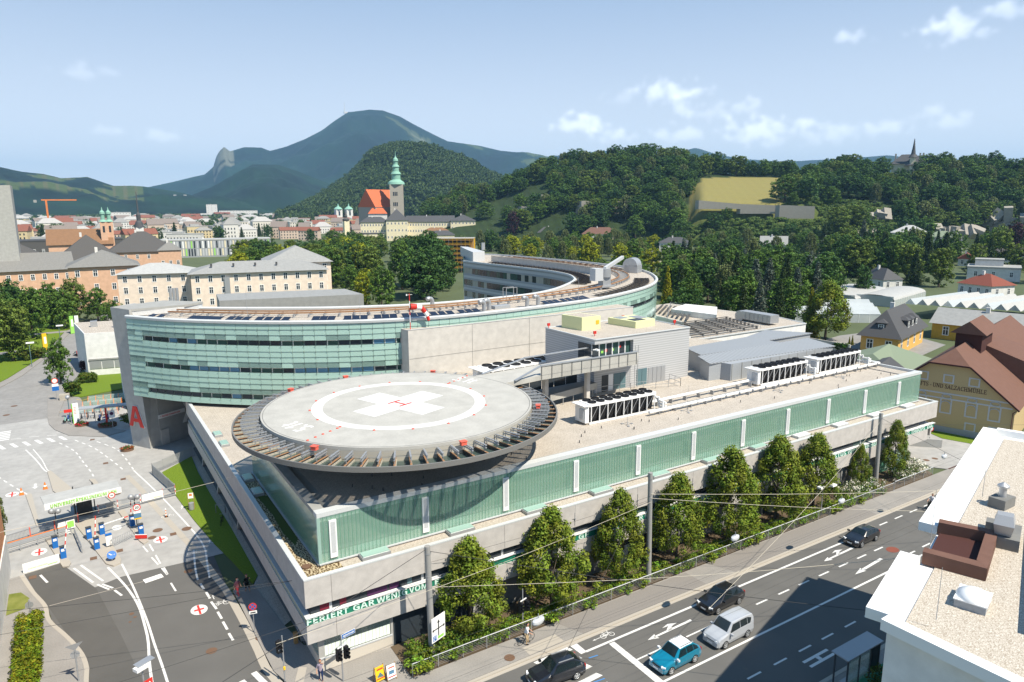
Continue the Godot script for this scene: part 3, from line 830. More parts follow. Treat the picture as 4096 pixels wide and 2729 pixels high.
	for k in 5:
		part("stair_step", box_mesh(2.4, 0.17, 0.34, "concrete_grey"), null, t, Vector3(2.0, -0.02 + k * 0.14, -5.2 - k * 0.34))
	for k in 11:
		skylight(t, 5.85 + k * 7.48, -1.22, 2.3, 0.95, 7.75, k > 6)
	for z in [-38.9, -34.9, -22.7, -18.6]:
		skylight(t, 0.95, z, 0.95, 1.7, 7.75, false)
	b = B.new()
	b.prism(V2([2.5, -2.6, 84.4, -2.6, 84.4, -26, 78, -38.5, 30, -38.5, 24, -30, 8, -24, 2.5, -24]), 7.76, 11.62)
	part("upper_core", b, "olive_backing", t)
	b = B.new()
	b.flat(V2([2.2, -2.3, 84.2, -2.3, 84.2, -26, 78, -38.3, 30, -38.3, 24, -29.8, 8, -23.8, 2.2, -23.8]), 11.64)
	part("upper_roof", b, "gravel", t)
	b = B.new()
	b.flat(V2([2.3, -23.6, 3.3, -23.6, 3.3, -3.5, 84.0, -3.1, 84.0, -2.4, 2.3, -2.4]), 11.648)
	part("roof_gutter", b, "roof_flat", t)
	for q in [[43.15, -2.2, 82.9, 0.8], [43.15, -37.9, 70.0, 0.3]]:
		part("parapet", box_mesh(q[2], 0.34, q[3], "coping"), null, t, Vector3(q[0], 11.62, q[1]))
	part("parapet", box_mesh(0.8, 0.34, 21.4, "roof_flat"), null, t, Vector3(2.1, 11.62, -13.3))
	part("parapet", box_mesh(0.34, 0.34, 23.6, "coping"), null, t, Vector3(84.4, 11.62, -14.2))
	part("glass_sill", box_mesh(82.9, 0.1, 0.3, "grey_light"), null, t, Vector3(43.15, 7.86, -1.86))
	part("glass_sill", box_mesh(0.3, 0.1, 22.3, "grey_panel"), null, t, Vector3(1.75, 7.86, -13.0))
	part("glass_head_panel", box_mesh(82.6, 0.42, 0.04, "pale_backing"), null, t, Vector3(43.15, 11.19, -2.0))
	part("glass_foot_panel", box_mesh(82.6, 0.62, 0.04, "pale_backing"), null, t, Vector3(43.15, 7.96, -2.0))
	var pm := box_mesh(0.285, 3.66, 0.025, "plank_glass")
	for k in 260:
		var x := 2.0 + k * 0.3175
		part("glass_plank", pm, null, t, Vector3(x, 7.96, -1.84))
	var rb := B.new()
	for k in 261:
		rb.box(1.84 + k * 0.3175, 7.96, -1.855, 0.03, 3.66, 0.06)
	for k in 70:
		rb.box(1.735, 7.96, -1.84 - k * 0.3175, 0.06, 3.66, 0.03)
	stuff(part("glass_rib", rb, "plank_rib", t))
	var sp := box_mesh(0.025, 3.66, 0.285, "plank_glass")
	for k in 69:
		part("side_plank", sp, null, t, Vector3(1.72, 7.96, -2.0 - k * 0.3175))
	part("corner_plank", box_mesh(0.24, 3.66, 0.24, "louvre_glass"), null, t, Vector3(1.8, 7.96, -1.9))
	for k in 12:
		var x := 2.85 + k * 7.63
		if x > 84.3: continue
		var pl := part("pilaster_panel", box_mesh(0.56, 3.0, 0.12, "white"), null, t, Vector3(x, 8.25, -1.76))
		part("panel_field", box_mesh(0.36, 2.5, 0.02, "grey_light"), null, pl, Vector3(0, 0.38, 0.062))
	var ev := B.new()
	for k in 36:
		var p := Vector3(4.0 + rng.randf() * 79.0, 11.63, -3.0 - rng.randf() * 5.0)
		ev.cyl(p, p + Vector3(0, 0.28, 0), 0.045, 0.045, 6)
	stuff(part("roof_vent", ev, "dark_metal", t))
	var dr := B.new()
	dr.cyl(Vector3(0.85, 7.76, -2.35), Vector3(0.85, 7.83, -2.35), 0.42, 0.34, 14)
	part("roof_drain", dr, "manhole", t)
	for x in [36.0, 44.8, 60.6, 73.4]:
		var rod := B.new()
		rod.cyl(Vector3(x, 11.64, -6.4), Vector3(x, 14.6, -6.4), 0.02, 0.012, 5)
		for a in 3:
			rod.bar(Vector3(x, 11.9, -6.4), Vector3(x + cos(a * 2.1) * 0.6, 11.68, -6.4 + sin(a * 2.1) * 0.6), 0.04, 0.04)
			rod.box(x + cos(a * 2.1) * 0.6, 11.65, -6.4 + sin(a * 2.1) * 0.6, 0.22, 0.08, 0.22)
		part("lightning_rod", rod, "galvanised", t)
	var mb := B.new()
	mb.box(81.6, 11.65, -7.2, 0.3, 0.03, 9.0)
	part("roof_seam", mb, "dark_metal", t)
# ---------------------------------------------------------------- the helipad
func helipad() -> void:
	var t := thing("helipad", "large round raised helipad with a white ring, white cross and red letter H", "helipad", Vector3(13.04, 2.43, -12.35))
	t.scale = Vector3.ONE * 0.929
	var b := B.new()
	b.lathe(Vector3.ZERO, [[0.01, 14.42], [12.9, 14.42], [13.29, 14.5], [13.29, 14.79], [0.01, 14.79]], 96)
	part("deck", b, "deck", t)
	b = B.new()
	b.lathe(Vector3.ZERO, [[13.12, 14.797], [13.06, 14.797], [13.06, 14.80], [13.12, 14.80]], 96)
	part("deck_edge_line", b, "concrete_dark", t)
	b = B.new()
	b.lathe(Vector3.ZERO, [[13.0, 13.5], [13.31, 13.5], [13.31, 14.5]], 96)
	part("deck_skirt", b, "beige_beam", t)
	b = B.new()
	b.lathe(Vector3.ZERO, [[4.6, 9.95], [4.6, 12.9], [12.9, 13.4], [13.2, 13.5]], 64)
	part("supporting_drum", b, "dark_metal", t)
	b = B.new()
	b.lathe(Vector3.ZERO, [[15.74, 13.64], [15.88, 13.64], [15.88, 14.08], [15.78, 14.10], [15.74, 14.08], [15.74, 13.64]], 128)
	part("rim_ring", b, "rim_metal", t)
	b = B.new()
	for i in 96:
		var a := TAU * i / 96
		var c := TAU * (i + 1) / 96
		b.quad(Vector3(sin(a) * 8.62, 14.797, cos(a) * 8.62), Vector3(sin(a) * 7.55, 14.797, cos(a) * 7.55), Vector3(sin(c) * 7.55, 14.797, cos(c) * 7.55), Vector3(sin(c) * 8.62, 14.797, cos(c) * 8.62))
	part("white_ring", b, "paint", t)
	var turn := -0.355
	var cr := Node3D.new()
	cr.name = "white_cross"
	cr.rotation.y = -turn
	t.add_child(cr)
	b = B.new()
	for q in [[-4.75, -1.55, 4.75, 1.55], [-1.55, -4.7, 1.55, -1.553], [-1.55, 1.553, 1.55, 4.7]]:
		b.flat(V2([q[0], q[1], q[2], q[1], q[2], q[3], q[0], q[3]]), 14.797)
	part("cross_paint", b, "paint", cr)
	b = B.new()
	for q in [[-0.85, -0.93, 0.85, -0.68], [-0.85, 0.68, 0.85, 0.93], [-0.13, -0.679, 0.13, 0.679]]:
		b.flat(V2([q[0], q[1], q[2], q[1], q[2], q[3], q[0], q[3]]), 14.802)
	part("letter_h", b, "paint_red", cr)
	for k in 2:
		var f := Basis(Vector3.UP, -turn + (PI / 2 if k == 0 else -PI / 2)) * Basis(Vector3.RIGHT, -PI / 2)
		var d := Basis(Vector3.UP, -turn) * Vector3(-10.9 if k == 0 else 11.15, 0, -1.9 if k == 0 else -1.0)
		text("5.1t", 1.9, 0.012, "paint", t, Transform3D(f, d + Vector3(0, 14.80, 0)), "weight_marking", true, 2.7)
	var mk := B.new()
	mk.cyl(Vector3.ZERO, Vector3(0, 0.07, 0), 0.13, 0.1, 10)
	var mm := mesh_of(mk, "lamp_red")
	for i in 16:
		var a := TAU * (i + 0.3) / 16
		part("flush_lamp", mm, null, t, Vector3(sin(a) * 8.75, 14.79, cos(a) * 8.75))
	for i in 5:
		for s in [-1, 1]:
			var p: Vector3 = Basis(Vector3.UP, 0.52) * Vector3(s * (9.2 + i * 0.92), 14.79, 0.0)
			part("flush_lamp", mm, null, t, p)
	var bm := B.new()
	bm.box(0, 13.62, 14.5, 0.05, 0.28, 2.5)
	var fl := B.new()
	fl.box(0, 13.90, 14.53, 0.16, 0.035, 2.44)
	var bf := B.new()
	bf.box(0.09, 13.60, 14.53, 0.06, 0.18, 2.4)
	var beam := mesh2([[bm, "dark_metal"], [fl, "rust_flange"], [bf, "beige_beam"]])
	var gl := B.new()
	var hw := PI / 72
	gl.quad(Vector3(-sin(hw) * 15.7, 13.62, 15.7), Vector3(sin(hw) * 15.7, 13.62, 15.7), Vector3(sin(hw) * 13.35, 13.62, 13.35), Vector3(-sin(hw) * 13.35, 13.62, 13.35))
	var pane := mesh_of(gl, "rim_glass")
	var nb := B.new()
	for i in 2:
		nb.box(0, 14.46 - i * 0.22, 14.25, 0.14, 0.09, 1.7)
	for z in [13.55, 14.9]:
		nb.box(0, 13.93, z, 0.06, 0.5, 0.06)
	var net := mesh_of(nb, "galvanised")
	for i in 72:
		var a := TAU * i / 72
		part("radial_beam", beam, null, t, Vector3.ZERO, a)
		part("rim_pane", pane, null, t, Vector3.ZERO, a + hw)
		var dir := rad_to_deg(wrapf(a, -PI, PI))
		if not (dir > 85 and dir < 118):
			part("net_bracket", net, null, t, Vector3.ZERO, a)
	var nl := B.new()
	for r in [13.6, 13.95, 14.3, 14.65, 15.0]:
		for i in 72:
			var a := TAU * i / 72
			var c := TAU * (i + 1) / 72
			if i < 17 or i > 23:
				nl.bar(Vector3(sin(a) * r, 14.56, cos(a) * r), Vector3(sin(c) * r, 14.56, cos(c) * r), 0.014, 0.014)
	stuff(part("net_wire", nl, "galvanised", t))
	var lb := B.new()
	lb.box(0, 0, 0, 0.5, 0.3, 0.4)
	lb.box(0, 0.3, 0, 0.6, 0.05, 0.5)
	var lm := mesh_of(lb, "lamp_red")
	for a in [-0.02, 0.93, -0.93, 2.45, -2.55, 3.2]:
		part("edge_lamp", lm, null, t, Vector3(sin(a) * 13.95, 14.55, cos(a) * 13.95), a)
# ---------------------------------------------------------------- the curved wing
const OUTER := [-5.8, -62.8, -0.2, -55.1, 7.8, -47.8, 14.0, -43.6, 20.8, -40.2, 28.4, -38.2, 35.6, -37.7, 42.9, -38.2, 52.6, -39.4, 62.5, -41.8, 77.2, -48.6, 87.2, -56.2, 95.3, -65.9, 100.6, -75.4, 103.2, -84.0, 104.3, -95.0, 103.9, -110.3, 101.1, -137.2, 94.5, -150.7]
const INNER := [1.8, -67.4, 6.5, -63.4, 12.5, -59.3, 19.5, -55.0, 25.7, -52.5, 31.8, -50.6, 40.0, -50.0, 52.3, -51.0, 59.2, -53.6, 65.6, -57.9, 73.7, -65.0, 78.2, -71.4, 80.6, -77.2, 82.0, -86.3, 81.5, -98.2, 80.6, -111.2, 80.3, -124.0]
func ribbon(b: B, l: Array, y0: float, y1: float, off0 := 0.0, off1 := 0.0) -> void:
	for i in l.size() - 1:
		var p: Vector2 = l[i]
		var q: Vector2 = l[i + 1]
		var np: Vector2 = ((l[mini(i + 1, l.size() - 1)] - l[maxi(i - 1, 0)]) as Vector2).normalized().orthogonal() * -1.0
		var nq: Vector2 = ((l[mini(i + 2, l.size() - 1)] - l[i]) as Vector2).normalized().orthogonal() * -1.0
		var a = p + np * off0
		var c = q + nq * off0
		var d = q + nq * off1
		var e = p + np * off1
		b.quad(Vector3(a.x, y0, a.y), Vector3(c.x, y0, c.y), Vector3(d.x, y1, d.y), Vector3(e.x, y1, e.y))
func curved_wing() -> void:
	var t := thing("curved_hospital_wing", "horseshoe shaped hospital wing clad in rows of overlapping green glass louvres", "building")
	var o := spline(OUTER, 1.5)
	var n := spline(INNER, 1.5)
	var poly := PackedVector2Array()
	for p in o: poly.append(p)
	var rev := n.duplicate()
	rev.reverse()
	for p in rev: poly.append(p)
	var b := B.new()
	b.flat(poly, 19.3)
	part("roof", b, "gravel", t)
	b = B.new()
	b.flat(poly, 8.15)
	part("soffit", b, "concrete_dark", t)
	b = B.new()
	ribbon(b, o, 8.15, 19.3, -0.35, -0.35)
	part("outer_wall", b, "louvre_backing", t)
	b = B.new()
	ribbon(b, n, 0.0, 19.4)
	part("inner_wall", b, "grey_panel", t)
	for q in [[o, 19.3, 19.72, 0.32], [n, 19.3, 19.72, -0.02]]:
		var c := B.new()
		ribbon(c, q[0], q[1], q[2] - 0.12, q[3], q[3] + 0.05)
		ribbon(c, q[0], q[2] - 0.12, q[2], q[3] + 0.05, q[3] - 0.12)
		ribbon(c, q[0], q[2], q[2], q[3] - 0.12, q[3] - 0.42)
		ribbon(c, q[0], q[2], q[1], q[3] - 0.42, q[3] - 0.45)
		part("parapet", c, "coping", t)
	var count := 0
	var rest := B.new()
	var restd := B.new()
	var wrest := B.new()
	var row := 0.735
	var pm := box_mesh(1.46, 0.76, 0.02, "louvre_glass")
	var pd := box_mesh(1.46, 0.76, 0.02, "louvre_dark")
	for r in 15:
		var y := 19.3 - (r + 1) * row
		var kind := r % 5
		for i in o.size() - 1:
			var p: Vector2 = o[i]
			var q: Vector2 = o[i + 1]
			var m = (p + q) * 0.5
			if m.x > 104.0 and m.y < -100.0 and i % 2: continue
			var d = (q - p).normalized()
			var nn := Vector2(d.y, -d.x) * -1.0
			var yaw := atan2(nn.x, nn.y)
			var ctr = m + nn * 0.16
			if kind == 3 and i > 1:
				var glass_pick := hash(i * 7 + r) % 10  # random pick of glass tone and frame
				var mk := "window_dark" if glass_pick < 5 else ("window_green" if glass_pick < 8 else "window_blue")
				if r == 8 and (i > 6 and i < 12 or i > 16 and i < 24) : mk = "window_blue"
				if i < 30:
					var w := part("window", box_mesh(1.3, 0.62, 0.04, mk), null, t, Vector3(m.x - nn.x * 0.1, y + 0.05, m.y - nn.y * 0.1), yaw)
					if glass_pick > 3:
						part("window_frame", box_mesh(1.34, 0.05, 0.06, "white"), null, w, Vector3(0, 0.58, 0.01))
						part("window_frame", box_mesh(0.06, 0.6, 0.06, "white"), null, w, Vector3(-0.66, 0, 0.012))
				else:
					wrest.xbox(Transform3D(Basis(Vector3.UP, yaw), Vector3(m.x - nn.x * 0.1, y + 0.36, m.y - nn.y * 0.1)), Vector3(1.3, 0.62, 0.04))
				continue
			var dark := kind == 2 and hash(i * 3 + r) % 3 > 0
			var tr := Transform3D(Basis(Vector3.UP, yaw) * Basis(Vector3.RIGHT, -0.13), Vector3(ctr.x, y + 0.37, ctr.y))
			if i < 25 and count < 300:
				count += 1
				var g := part("louvre_pane", pd if dark else pm, null, t)
				g.transform = tr.translated_local(Vector3(0, -0.38, 0))
			elif dark:
				restd.xbox(tr, Vector3(1.46, 0.76, 0.02))
			else:
				rest.xbox(tr, Vector3(1.46, 0.76, 0.02))
	stuff(part("louvre_pane", rest, "louvre_glass", t))
	stuff(part("louvre_pane", restd, "louvre_dark", t))
	stuff(part("window", wrest, "window_dark", t))
	var clips := B.new()
	for r in 16:
		for i in 32:
			var p: Vector2 = o[i]
			var d: Vector2 = ((o[i + 1] - p) as Vector2).normalized()
			var nn := Vector2(-d.y, d.x)
			clips.box(p.x + nn.x * 0.24, 19.25 - r * row, p.y + nn.y * 0.24, 0.07, 0.06, 0.07)
	stuff(part("louvre_clip", clips, "dark_metal", t))
	var top := 20.4
	b = B.new()
	b.hexa([Vector3(-6.6, 0, -66.1), Vector3(-4.6, 0, -62.77), Vector3(-3.0, 0, -63.6), Vector3(-4.0, 0, -68.6), Vector3(-7.5, top, -67.1), Vector3(-5.45, top, -62.9), Vector3(-2.6, top, -65.0), Vector3(-4.2, top, -70.2)])
	part("gable_wall", b, "concrete_grey", t)
	b = B.new()
	b.prism(V2([-3.1, -63.5, 1.0, -65.9, 4.5, -66.0, 4.5, -70, -4.0, -68.4]), 0.0, 8.1, false)
	part("arrow_wall", b, "concrete_grey", t)
	b = B.new()
	b.prism(V2([-7.4, -67.0, -5.3, -63.3, 1.6, -63.9, 4.5, -66.0, -0.2, -70.8]), 19.3, 20.1, false)
	part("roof_kiosk", b, "grey_light", t)
	b = B.new()
	b.prism(V2([-7.5, -67.1, -5.25, -63.1, 1.8, -63.8, 4.6, -66.0, -0.2, -71.0]), 20.1, 20.42)
	part("kiosk_roof", b, "roof_flat", t)
	for k in 5:
		part("kiosk_louvre", box_mesh(7.0, 0.09, 0.06, "white_metal"), null, t, Vector3(-1.8, 19.45 + k * 0.14, -63.5), 0.085)
	var gn := Vector3(0.75, 0.0, -0.65).cross(Vector3.UP)
	var face := Basis(Vector3(0.515, 0, 0.857), Vector3.UP, Vector3(-0.857, 0, 0.515))
	text("A", 3.1, 0.3, "white", t, Transform3D(face, Vector3(-5.75, 4.6, -64.5)), "letter_back", true, 3.2)
	text("A", 3.0, 0.06, "red", t, Transform3D(face, Vector3(-5.95, 4.6, -64.38)), "letter_a", true, 3.1)
	text("+ Notfall", 0.42, 0.04, "red", t, Transform3D(face, Vector3(-5.35, 2.62, -63.95)), "lettering", true, 1.6)
	text("Erwachsene", 0.26, 0.04, "red", t, Transform3D(face, Vector3(-5.15, 2.15, -63.75)), "lettering", false, 1.2)
	var wf := Basis(Vector3(0.863, 0, -0.505), Vector3.UP, Vector3(0.505, 0, 0.863))
	var ar := B.new()
	for q in [[-2.9, -0.3, 1.6, -0.3, 1.6, 0.3, -2.9, 0.3], [1.0, 1.9, 1.7, 1.9, 2.9, 0.0, 1.9, 0.0], [1.9, 0.0, 2.9, 0.0, 1.7, -1.9, 1.0, -1.9]]:
		b = B.new()
		var pp := V2(q)
		var three := []
		for p2 in pp: three.append(Vector3(p2.x, p2.y, 0.0))
		ar.quad(three[0], three[1], three[2], three[3])
	var am := part("arrow_sign", ar, "white", t)
	am.transform = Transform3D(wf, Vector3(-0.75, 4.4, -64.7) + wf.z * 0.06)
	text("+ Notfall Erwachsene", 0.26, 0.02, "red", t, Transform3D(wf, Vector3(-1.5, 4.4, -64.25) + wf.z * 0.08), "lettering", false, 3.3)
	part("wall_door", box_mesh(1.3, 2.3, 0.06, "concrete_pale"), null, t, Vector3(-2.45, 0.05, -63.75), 0.53)
	var band := B.new()
	for y in [[17.75, 19.42], [14.6, 16.2], [11.4, 13.0], [8.2, 9.8], [0.0, 6.4]]:
		ribbon(band, n, y[0], y[1], -0.14, -0.14)
		ribbon(band, n, y[1], y[1], -0.14, 0.0)
		ribbon(band, n, y[0], y[0], 0.0, -0.14)
	part("panel_band", band, "grey_light", t)
	var mid := B.new()
	for y in [18.9, 17.75, 15.7, 14.6, 12.4, 11.4]:
		ribbon(mid, n, y, y + 0.5, -0.15, -0.15)
	part("panel_stripe", mid, "grey_panel", t)
	for r in 3:
		var y: float = [16.2, 13.0, 9.8][r]
		for i in n.size() - 1:
			if i < 24: continue
			var p: Vector2 = n[i]
			var q: Vector2 = n[i + 1]
			var m = (p + q) * 0.5
			var d = (q - p).normalized()
			var nn := Vector2(d.y, -d.x)
			var kk := hash(i * 13 + r * 5) % 7
			part("window", box_mesh(1.42, 1.54, 0.05, ["window_dark", "window_green", "beige_beam", "window_dark", "window_dark", "beige_beam", "window_green"][kk]), null, t, Vector3(m.x + nn.x * 0.03, y, m.y + nn.y * 0.03), atan2(nn.x, nn.y))
	b = B.new()
	b.quad(Vector3(80.3, 0, -124), Vector3(80.3, 19.7, -124), Vector3(94.5, 19.7, -150.7), Vector3(94.5, 0, -150.7))
	part("end_wall", b, "glass_green_backing", t)
	b = B.new()
	b.prism(V2([81.5, -121, 86, -122.5, 93, -145, 92, -148, 86, -133]), 19.3, 22.0, false)
	part("plant_room", b, "grey_light", t)
	for k in 2:
		var ch := B.new()
		ch.cyl(Vector3(88.5 + k * 1.0, 22, -128 - k), Vector3(88.5 + k * 1.0, 24, -128 - k), 0.35, 0.35, 10)
		part("flue", ch, "steel", t)
	var mw := B.new()
	var ml := spline([74.4, -60.8, 80.1, -62.3, 84.0, -68.0, 86.6, -77.0, 87.6, -92.0, 87.2, -121.0], 3.0)
	ribbon(mw, ml, 19.3, 20.9)
	ribbon(mw, ml, 20.9, 20.9, 0.0, -0.3)
	part("middle_parapet", mw, "concrete_pale", t)
	var ra := spline([-0.1, -61.9, 10.6, -52.9, 20.2, -48.0, 29.1, -45.6, 38.8, -45.2, 54.2, -47.4, 68.3, -52.0, 79.8, -58.9, 87.4, -66.2, 93.3, -77.6, 96.2, -94.8, 96.0, -125], 2.0)
	var rails := B.new()
	var ties := B.new()
	for s in [-1.0, 1.0]:
		for i in ra.size() - 1:
			var d = ((ra[i + 1] - ra[i]) as Vector2).normalized().orthogonal() * s * 1.0
			rails.bar(Vector3(ra[i].x + d.x, 19.95, ra[i].y + d.y), Vector3(ra[i + 1].x + d.x, 19.95, ra[i + 1].y + d.y), 0.16, 0.2)
	for i in ra.size() - 1:
		var d = ((ra[i + 1] - ra[i]) as Vector2).normalized().orthogonal()
		ties.bar(Vector3(ra[i].x + d.x * 1.3, 19.72, ra[i].y + d.y * 1.3), Vector3(ra[i].x - d.x * 1.3, 19.72, ra[i].y - d.y * 1.3), 0.14, 0.14)
		ties.box(ra[i].x + d.x, 19.3, ra[i].y + d.y, 0.3, 0.4, 0.3)
		ties.box(ra[i].x - d.x, 19.3, ra[i].y - d.y, 0.3, 0.4, 0.3)
	part("gondola_rail", rails, "rust_flange", t)
	stuff(part("rail_sleeper", ties, "galvanised", t))
	for x in [[20.0, -41.2], [34.5, -39.2], [56.0, -41.0], [63.5, -43.0], [8.0, -52.0], [92.5, -70.0], [97.0, -100.0]]:
		var rod := B.new()
		rod.cyl(Vector3(x[0], 19.3, x[1]), Vector3(x[0], 23.2, x[1]), 0.03, 0.015, 5)
		part("lightning_rod", rod, "galvanised", t)
# ---------------------------------------------------------------- blocks that stand on and behind the roof
func handrail(b: B, l: Array, h: float, step := 1.5, rails := 2, r := 0.022) -> void:
	for i in l.size() - 1:
		var p: Vector3 = l[i]
		var q: Vector3 = l[i + 1]
		var n := maxi(1, roundi(p.distance_to(q) / step))
		for k in n + 1:
			var f := p.lerp(q, float(k) / n)
			b.bar(f, f + Vector3(0, h, 0), r * 2, r * 2)
		for j in rails:
			var y := h * (j + 1) / rails
			b.bar(p + Vector3(0, y, 0), q + Vector3(0, y, 0), r * 2, r * 2)
func roof_houses() -> void:
	var t := thing("concrete_block", "tall windowless pale concrete block between helipad and curved glass wing, windsock on its corner", "building")
	var b := B.new()
	b.prism(V2([24.9, -37.0, 64.0, -37.0, 64.0, -40.8, 58, -40.2, 48, -38.9, 42.9, -38.0, 24.6, -39.6]), 7.75, 18.3)
	part("wall", b, "concrete_pale", t)
	b = B.new()
	b.flat(V2([25.1, -37.2, 63.8, -37.2, 63.8, -40.6, 43, -38.0, 24.8, -39.4]), 18.306)
	part("roof", b, "gravel", t)
	for x in [34.5, 44.0, 53.6]:
		part("panel_joint", box_mesh(0.03, 10.5, 0.02, "concrete_dark"), null, t, Vector3(x, 7.78, -36.985))
	part("panel_joint", box_mesh(39.0, 0.03, 0.02, "concrete_dark"), null, t, Vector3(44.5, 14.4, -36.987))
	part("roof_edge", box_mesh(39.1, 0.06, 0.2, "coping"), null, t, Vector3(44.45, 18.3, -37.05))
	t = thing("lift_house", "grey corrugated metal rooftop house with glazed corner room and two pale yellow boxes", "building")
	b = B.new()
	b.prism(V2([41.0, -18.2, 57.1, -18.2, 57.3, -28.6, 41.0, -28.6]), 11.6, 14.6)
	b.prism(V2([47.2, -18.2, 57.1, -18.2, 57.3, -28.6, 41.0, -28.6, 41.0, -18.8, 47.2, -18.8]), 14.6, 17.7)
	b.prism(V2([41.0, -18.2, 57.1, -18.2, 57.3, -28.6, 41.0, -28.6]), 17.7, 18.3)
	part("wall", b, "corrugated", t)
	b = B.new()
	b.flat(V2([41.2, -18.4, 56.9, -18.4, 57.1, -28.4, 41.2, -28.4]), 18.306)
	part("roof", b, "gravel", t)
	b = B.new()
	for q in [[41.0, -18.2, 57.1, -18.2], [57.1, -18.2, 57.3, -28.6], [57.3, -28.6, 41.0, -28.6], [41.0, -28.6, 41.0, -18.2]]:
		b.bar(Vector3(q[0], 18.33, q[1]), Vector3(q[2], 18.33, q[3]), 0.22, 0.1)
	part("roof_edge", b, "coping", t)
	for i in 6:
		var w := part("window", box_mesh(0.9, 2.45, 0.05, "window_green" if i % 2 else "window_dark"), null, t, Vector3(41.6 + i * 1.04, 15.2, -18.76))
		part("window_frame", box_mesh(0.14, 2.6, 0.1, "white_metal"), null, w, Vector3(0.53, -0.05, 0.02))
	for i in 2:
		part("side_window", box_mesh(0.05, 2.45, 1.2, "window_dark"), null, t, Vector3(40.97, 15.2, -19.5 - i * 1.3))
	for q in [[43.2, 16.3, 0.35, 0.35, "red"], [45.4, 16.6, 0.4, 0.3, "red"], [44.3, 16.3, 0.3, 0.3, "sign_green"], [42.6, 16.2, 0.35, 0.3, "sign_green"]]:
		part("sticker", box_mesh(q[2], q[3], 0.01, q[4]), null, t, Vector3(q[0], q[1] + 0.2, -18.71))
	for q in [[42.7, 1.0, "window_dark"], [43.6, 0.7, "white_metal"], [44.6, 1.0, "teal_panel"], [45.6, 0.9, "teal_panel"]]:
		part("door_leaf", box_mesh(q[1], 2.1, 0.06, q[2]), null, t, Vector3(q[0], 11.62, -18.18))
	for q in [[48.3, 0.85, "teal_panel"], [49.2, 0.85, "teal_panel"]]:
		part("door_leaf", box_mesh(q[1], 2.15, 0.06, q[2]), null, t, Vector3(q[0], 11.62, -18.18))
	for k in 4:
		part("louvre_panel", box_mesh(0.7, 2.1, 0.08, "galvanised"), null, t, Vector3(50.2 + k * 0.76, 11.64, -18.17))
	var yb := B.new()
	yb.prism(V2([43.0, -27.7, 43.6, -24.1, 46.6, -24.0, 46.2, -27.9]), 18.31, 20.05)
	part("yellow_box", yb, "yellow_box", t)
	yb = B.new()
	yb.flat(V2([43.3, -27.5, 43.8, -24.3, 46.3, -24.2, 46.0, -27.7]), 20.056)
	part("yellow_box_top", yb, "gravel", t)
	part("vent_grille", box_mesh(0.5, 0.5, 0.04, "scaffold_yellow"), null, t, Vector3(46.1, 19.0, -23.98))
	yb = B.new()
	yb.prism(V2([49.9, -26.4, 50.6, -21.6, 54.4, -22.0, 54.6, -26.4]), 18.31, 19.2)
	part("yellow_box", yb, "yellow_box", t)
	for q in [[51.9, -22.9, 2.0, 1.5, "dark_metal"], [53.5, -24.4, 1.6, 2.2, "shade_striped_metal"], [51.2, -25.3, 1.6, 1.6, "shade_striped_metal"]]:
		part("grating", box_mesh(q[2], 0.04, q[3], q[4]), null, t, Vector3(q[0], 19.2, q[1]))
	for q in [[41.3, -28.3], [42.6, -20.2], [57.0, -20.9], [54.0, -28.0], [47.0, -28.2]]:
		var lp := B.new()
		lp.cyl(Vector3(q[0], 18.3, q[1]), Vector3(q[0], 18.6, q[1]), 0.05, 0.05, 6)
		lp.box(q[0] - 0.12, 18.6, q[1], 0.16, 0.35, 0.16)
		lp.box(q[0] + 0.12, 18.6, q[1], 0.16, 0.35, 0.16)
		part("obstruction_lamp", lp, "red", t)
	var lad := B.new()
	for s in [-0.25, 0.25]: lad.bar(Vector3(46.9 + s, 11.7, -17.2), Vector3(46.9 + s, 17.2, -17.2), 0.05, 0.05)
	for k in 13: lad.bar(Vector3(46.65, 11.9 + k * 0.3, -17.2), Vector3(47.15, 11.9 + k * 0.3, -17.2), 0.03, 0.03)
	part("ladder", lad, "galvanised", t)
	var cm := B.new()
	cm.box(41.2, 17.0, -18.0, 0.25, 0.2, 0.5)
	cm.box(40.9, 17.1, -18.1, 0.5, 0.08, 0.1)
	part("camera_arm", cm, "white", t)
	t = thing("helipad_bridge", "concrete footbridge with glass railings from the helipad deck to the lift house", "bridge")
	b = B.new()
	b.prism(V2([23.6, -18.0, 24.6, -13.4, 30.3, -14.2, 44.2, -14.2, 47.4, -17.4, 47.4, -18.15, 41.0, -18.15, 40.9, -19.4, 33.5, -18.7]), 15.62, 16.14)
	part("bridge_deck", b, "deck", t)
	var pb := B.new()
	for q in [[30.3, -14.2, 44.2, -14.2], [26.6, -13.6, 30.3, -14.2], [25.2, -18.1, 31.0, -18.5], [31.0, -18.5, 40.8, -19.3]]:
		var up0 := 1.1 if q[0] > 30.0 else 0.05
		pb.bar(Vector3(q[0], 16.14 + up0, q[1]), Vector3(q[2], 17.2, q[3]), 0.28, 0.1)
	part("handrail", pb, "steel", t)
	var pg := B.new()
	pg.box(37.2, 16.15, -14.18, 13.8, 0.98, 0.02)
	part("railing_pane", pg, "deck", t)
	var pp := B.new()
	for k in 11: pp.bar(Vector3(30.4 + k * 1.37, 15.7, -14.12), Vector3(30.4 + k * 1.37, 17.2, -14.12), 0.04, 0.04)
	part("railing_post", pp, "dark_metal", t)
	for x in [32.5, 38.5]:
		part("bridge_pier", box_mesh(0.5, 4.0, 0.5, "concrete_pale"), null, t, Vector3(x, 11.64, -16.4))
	for k in 6:
		part("underpass_window", box_mesh(1.7, 1.5, 0.05, "window_dark"), null, t, Vector3(30.8 + k * 1.8, 12.3, -21.2))
	var te := B.new()
	te.prism(V2([33.0, -18.8, 40.9, -19.2, 40.9, -17.5, 32.7, -15.9]), 13.0, 13.12)
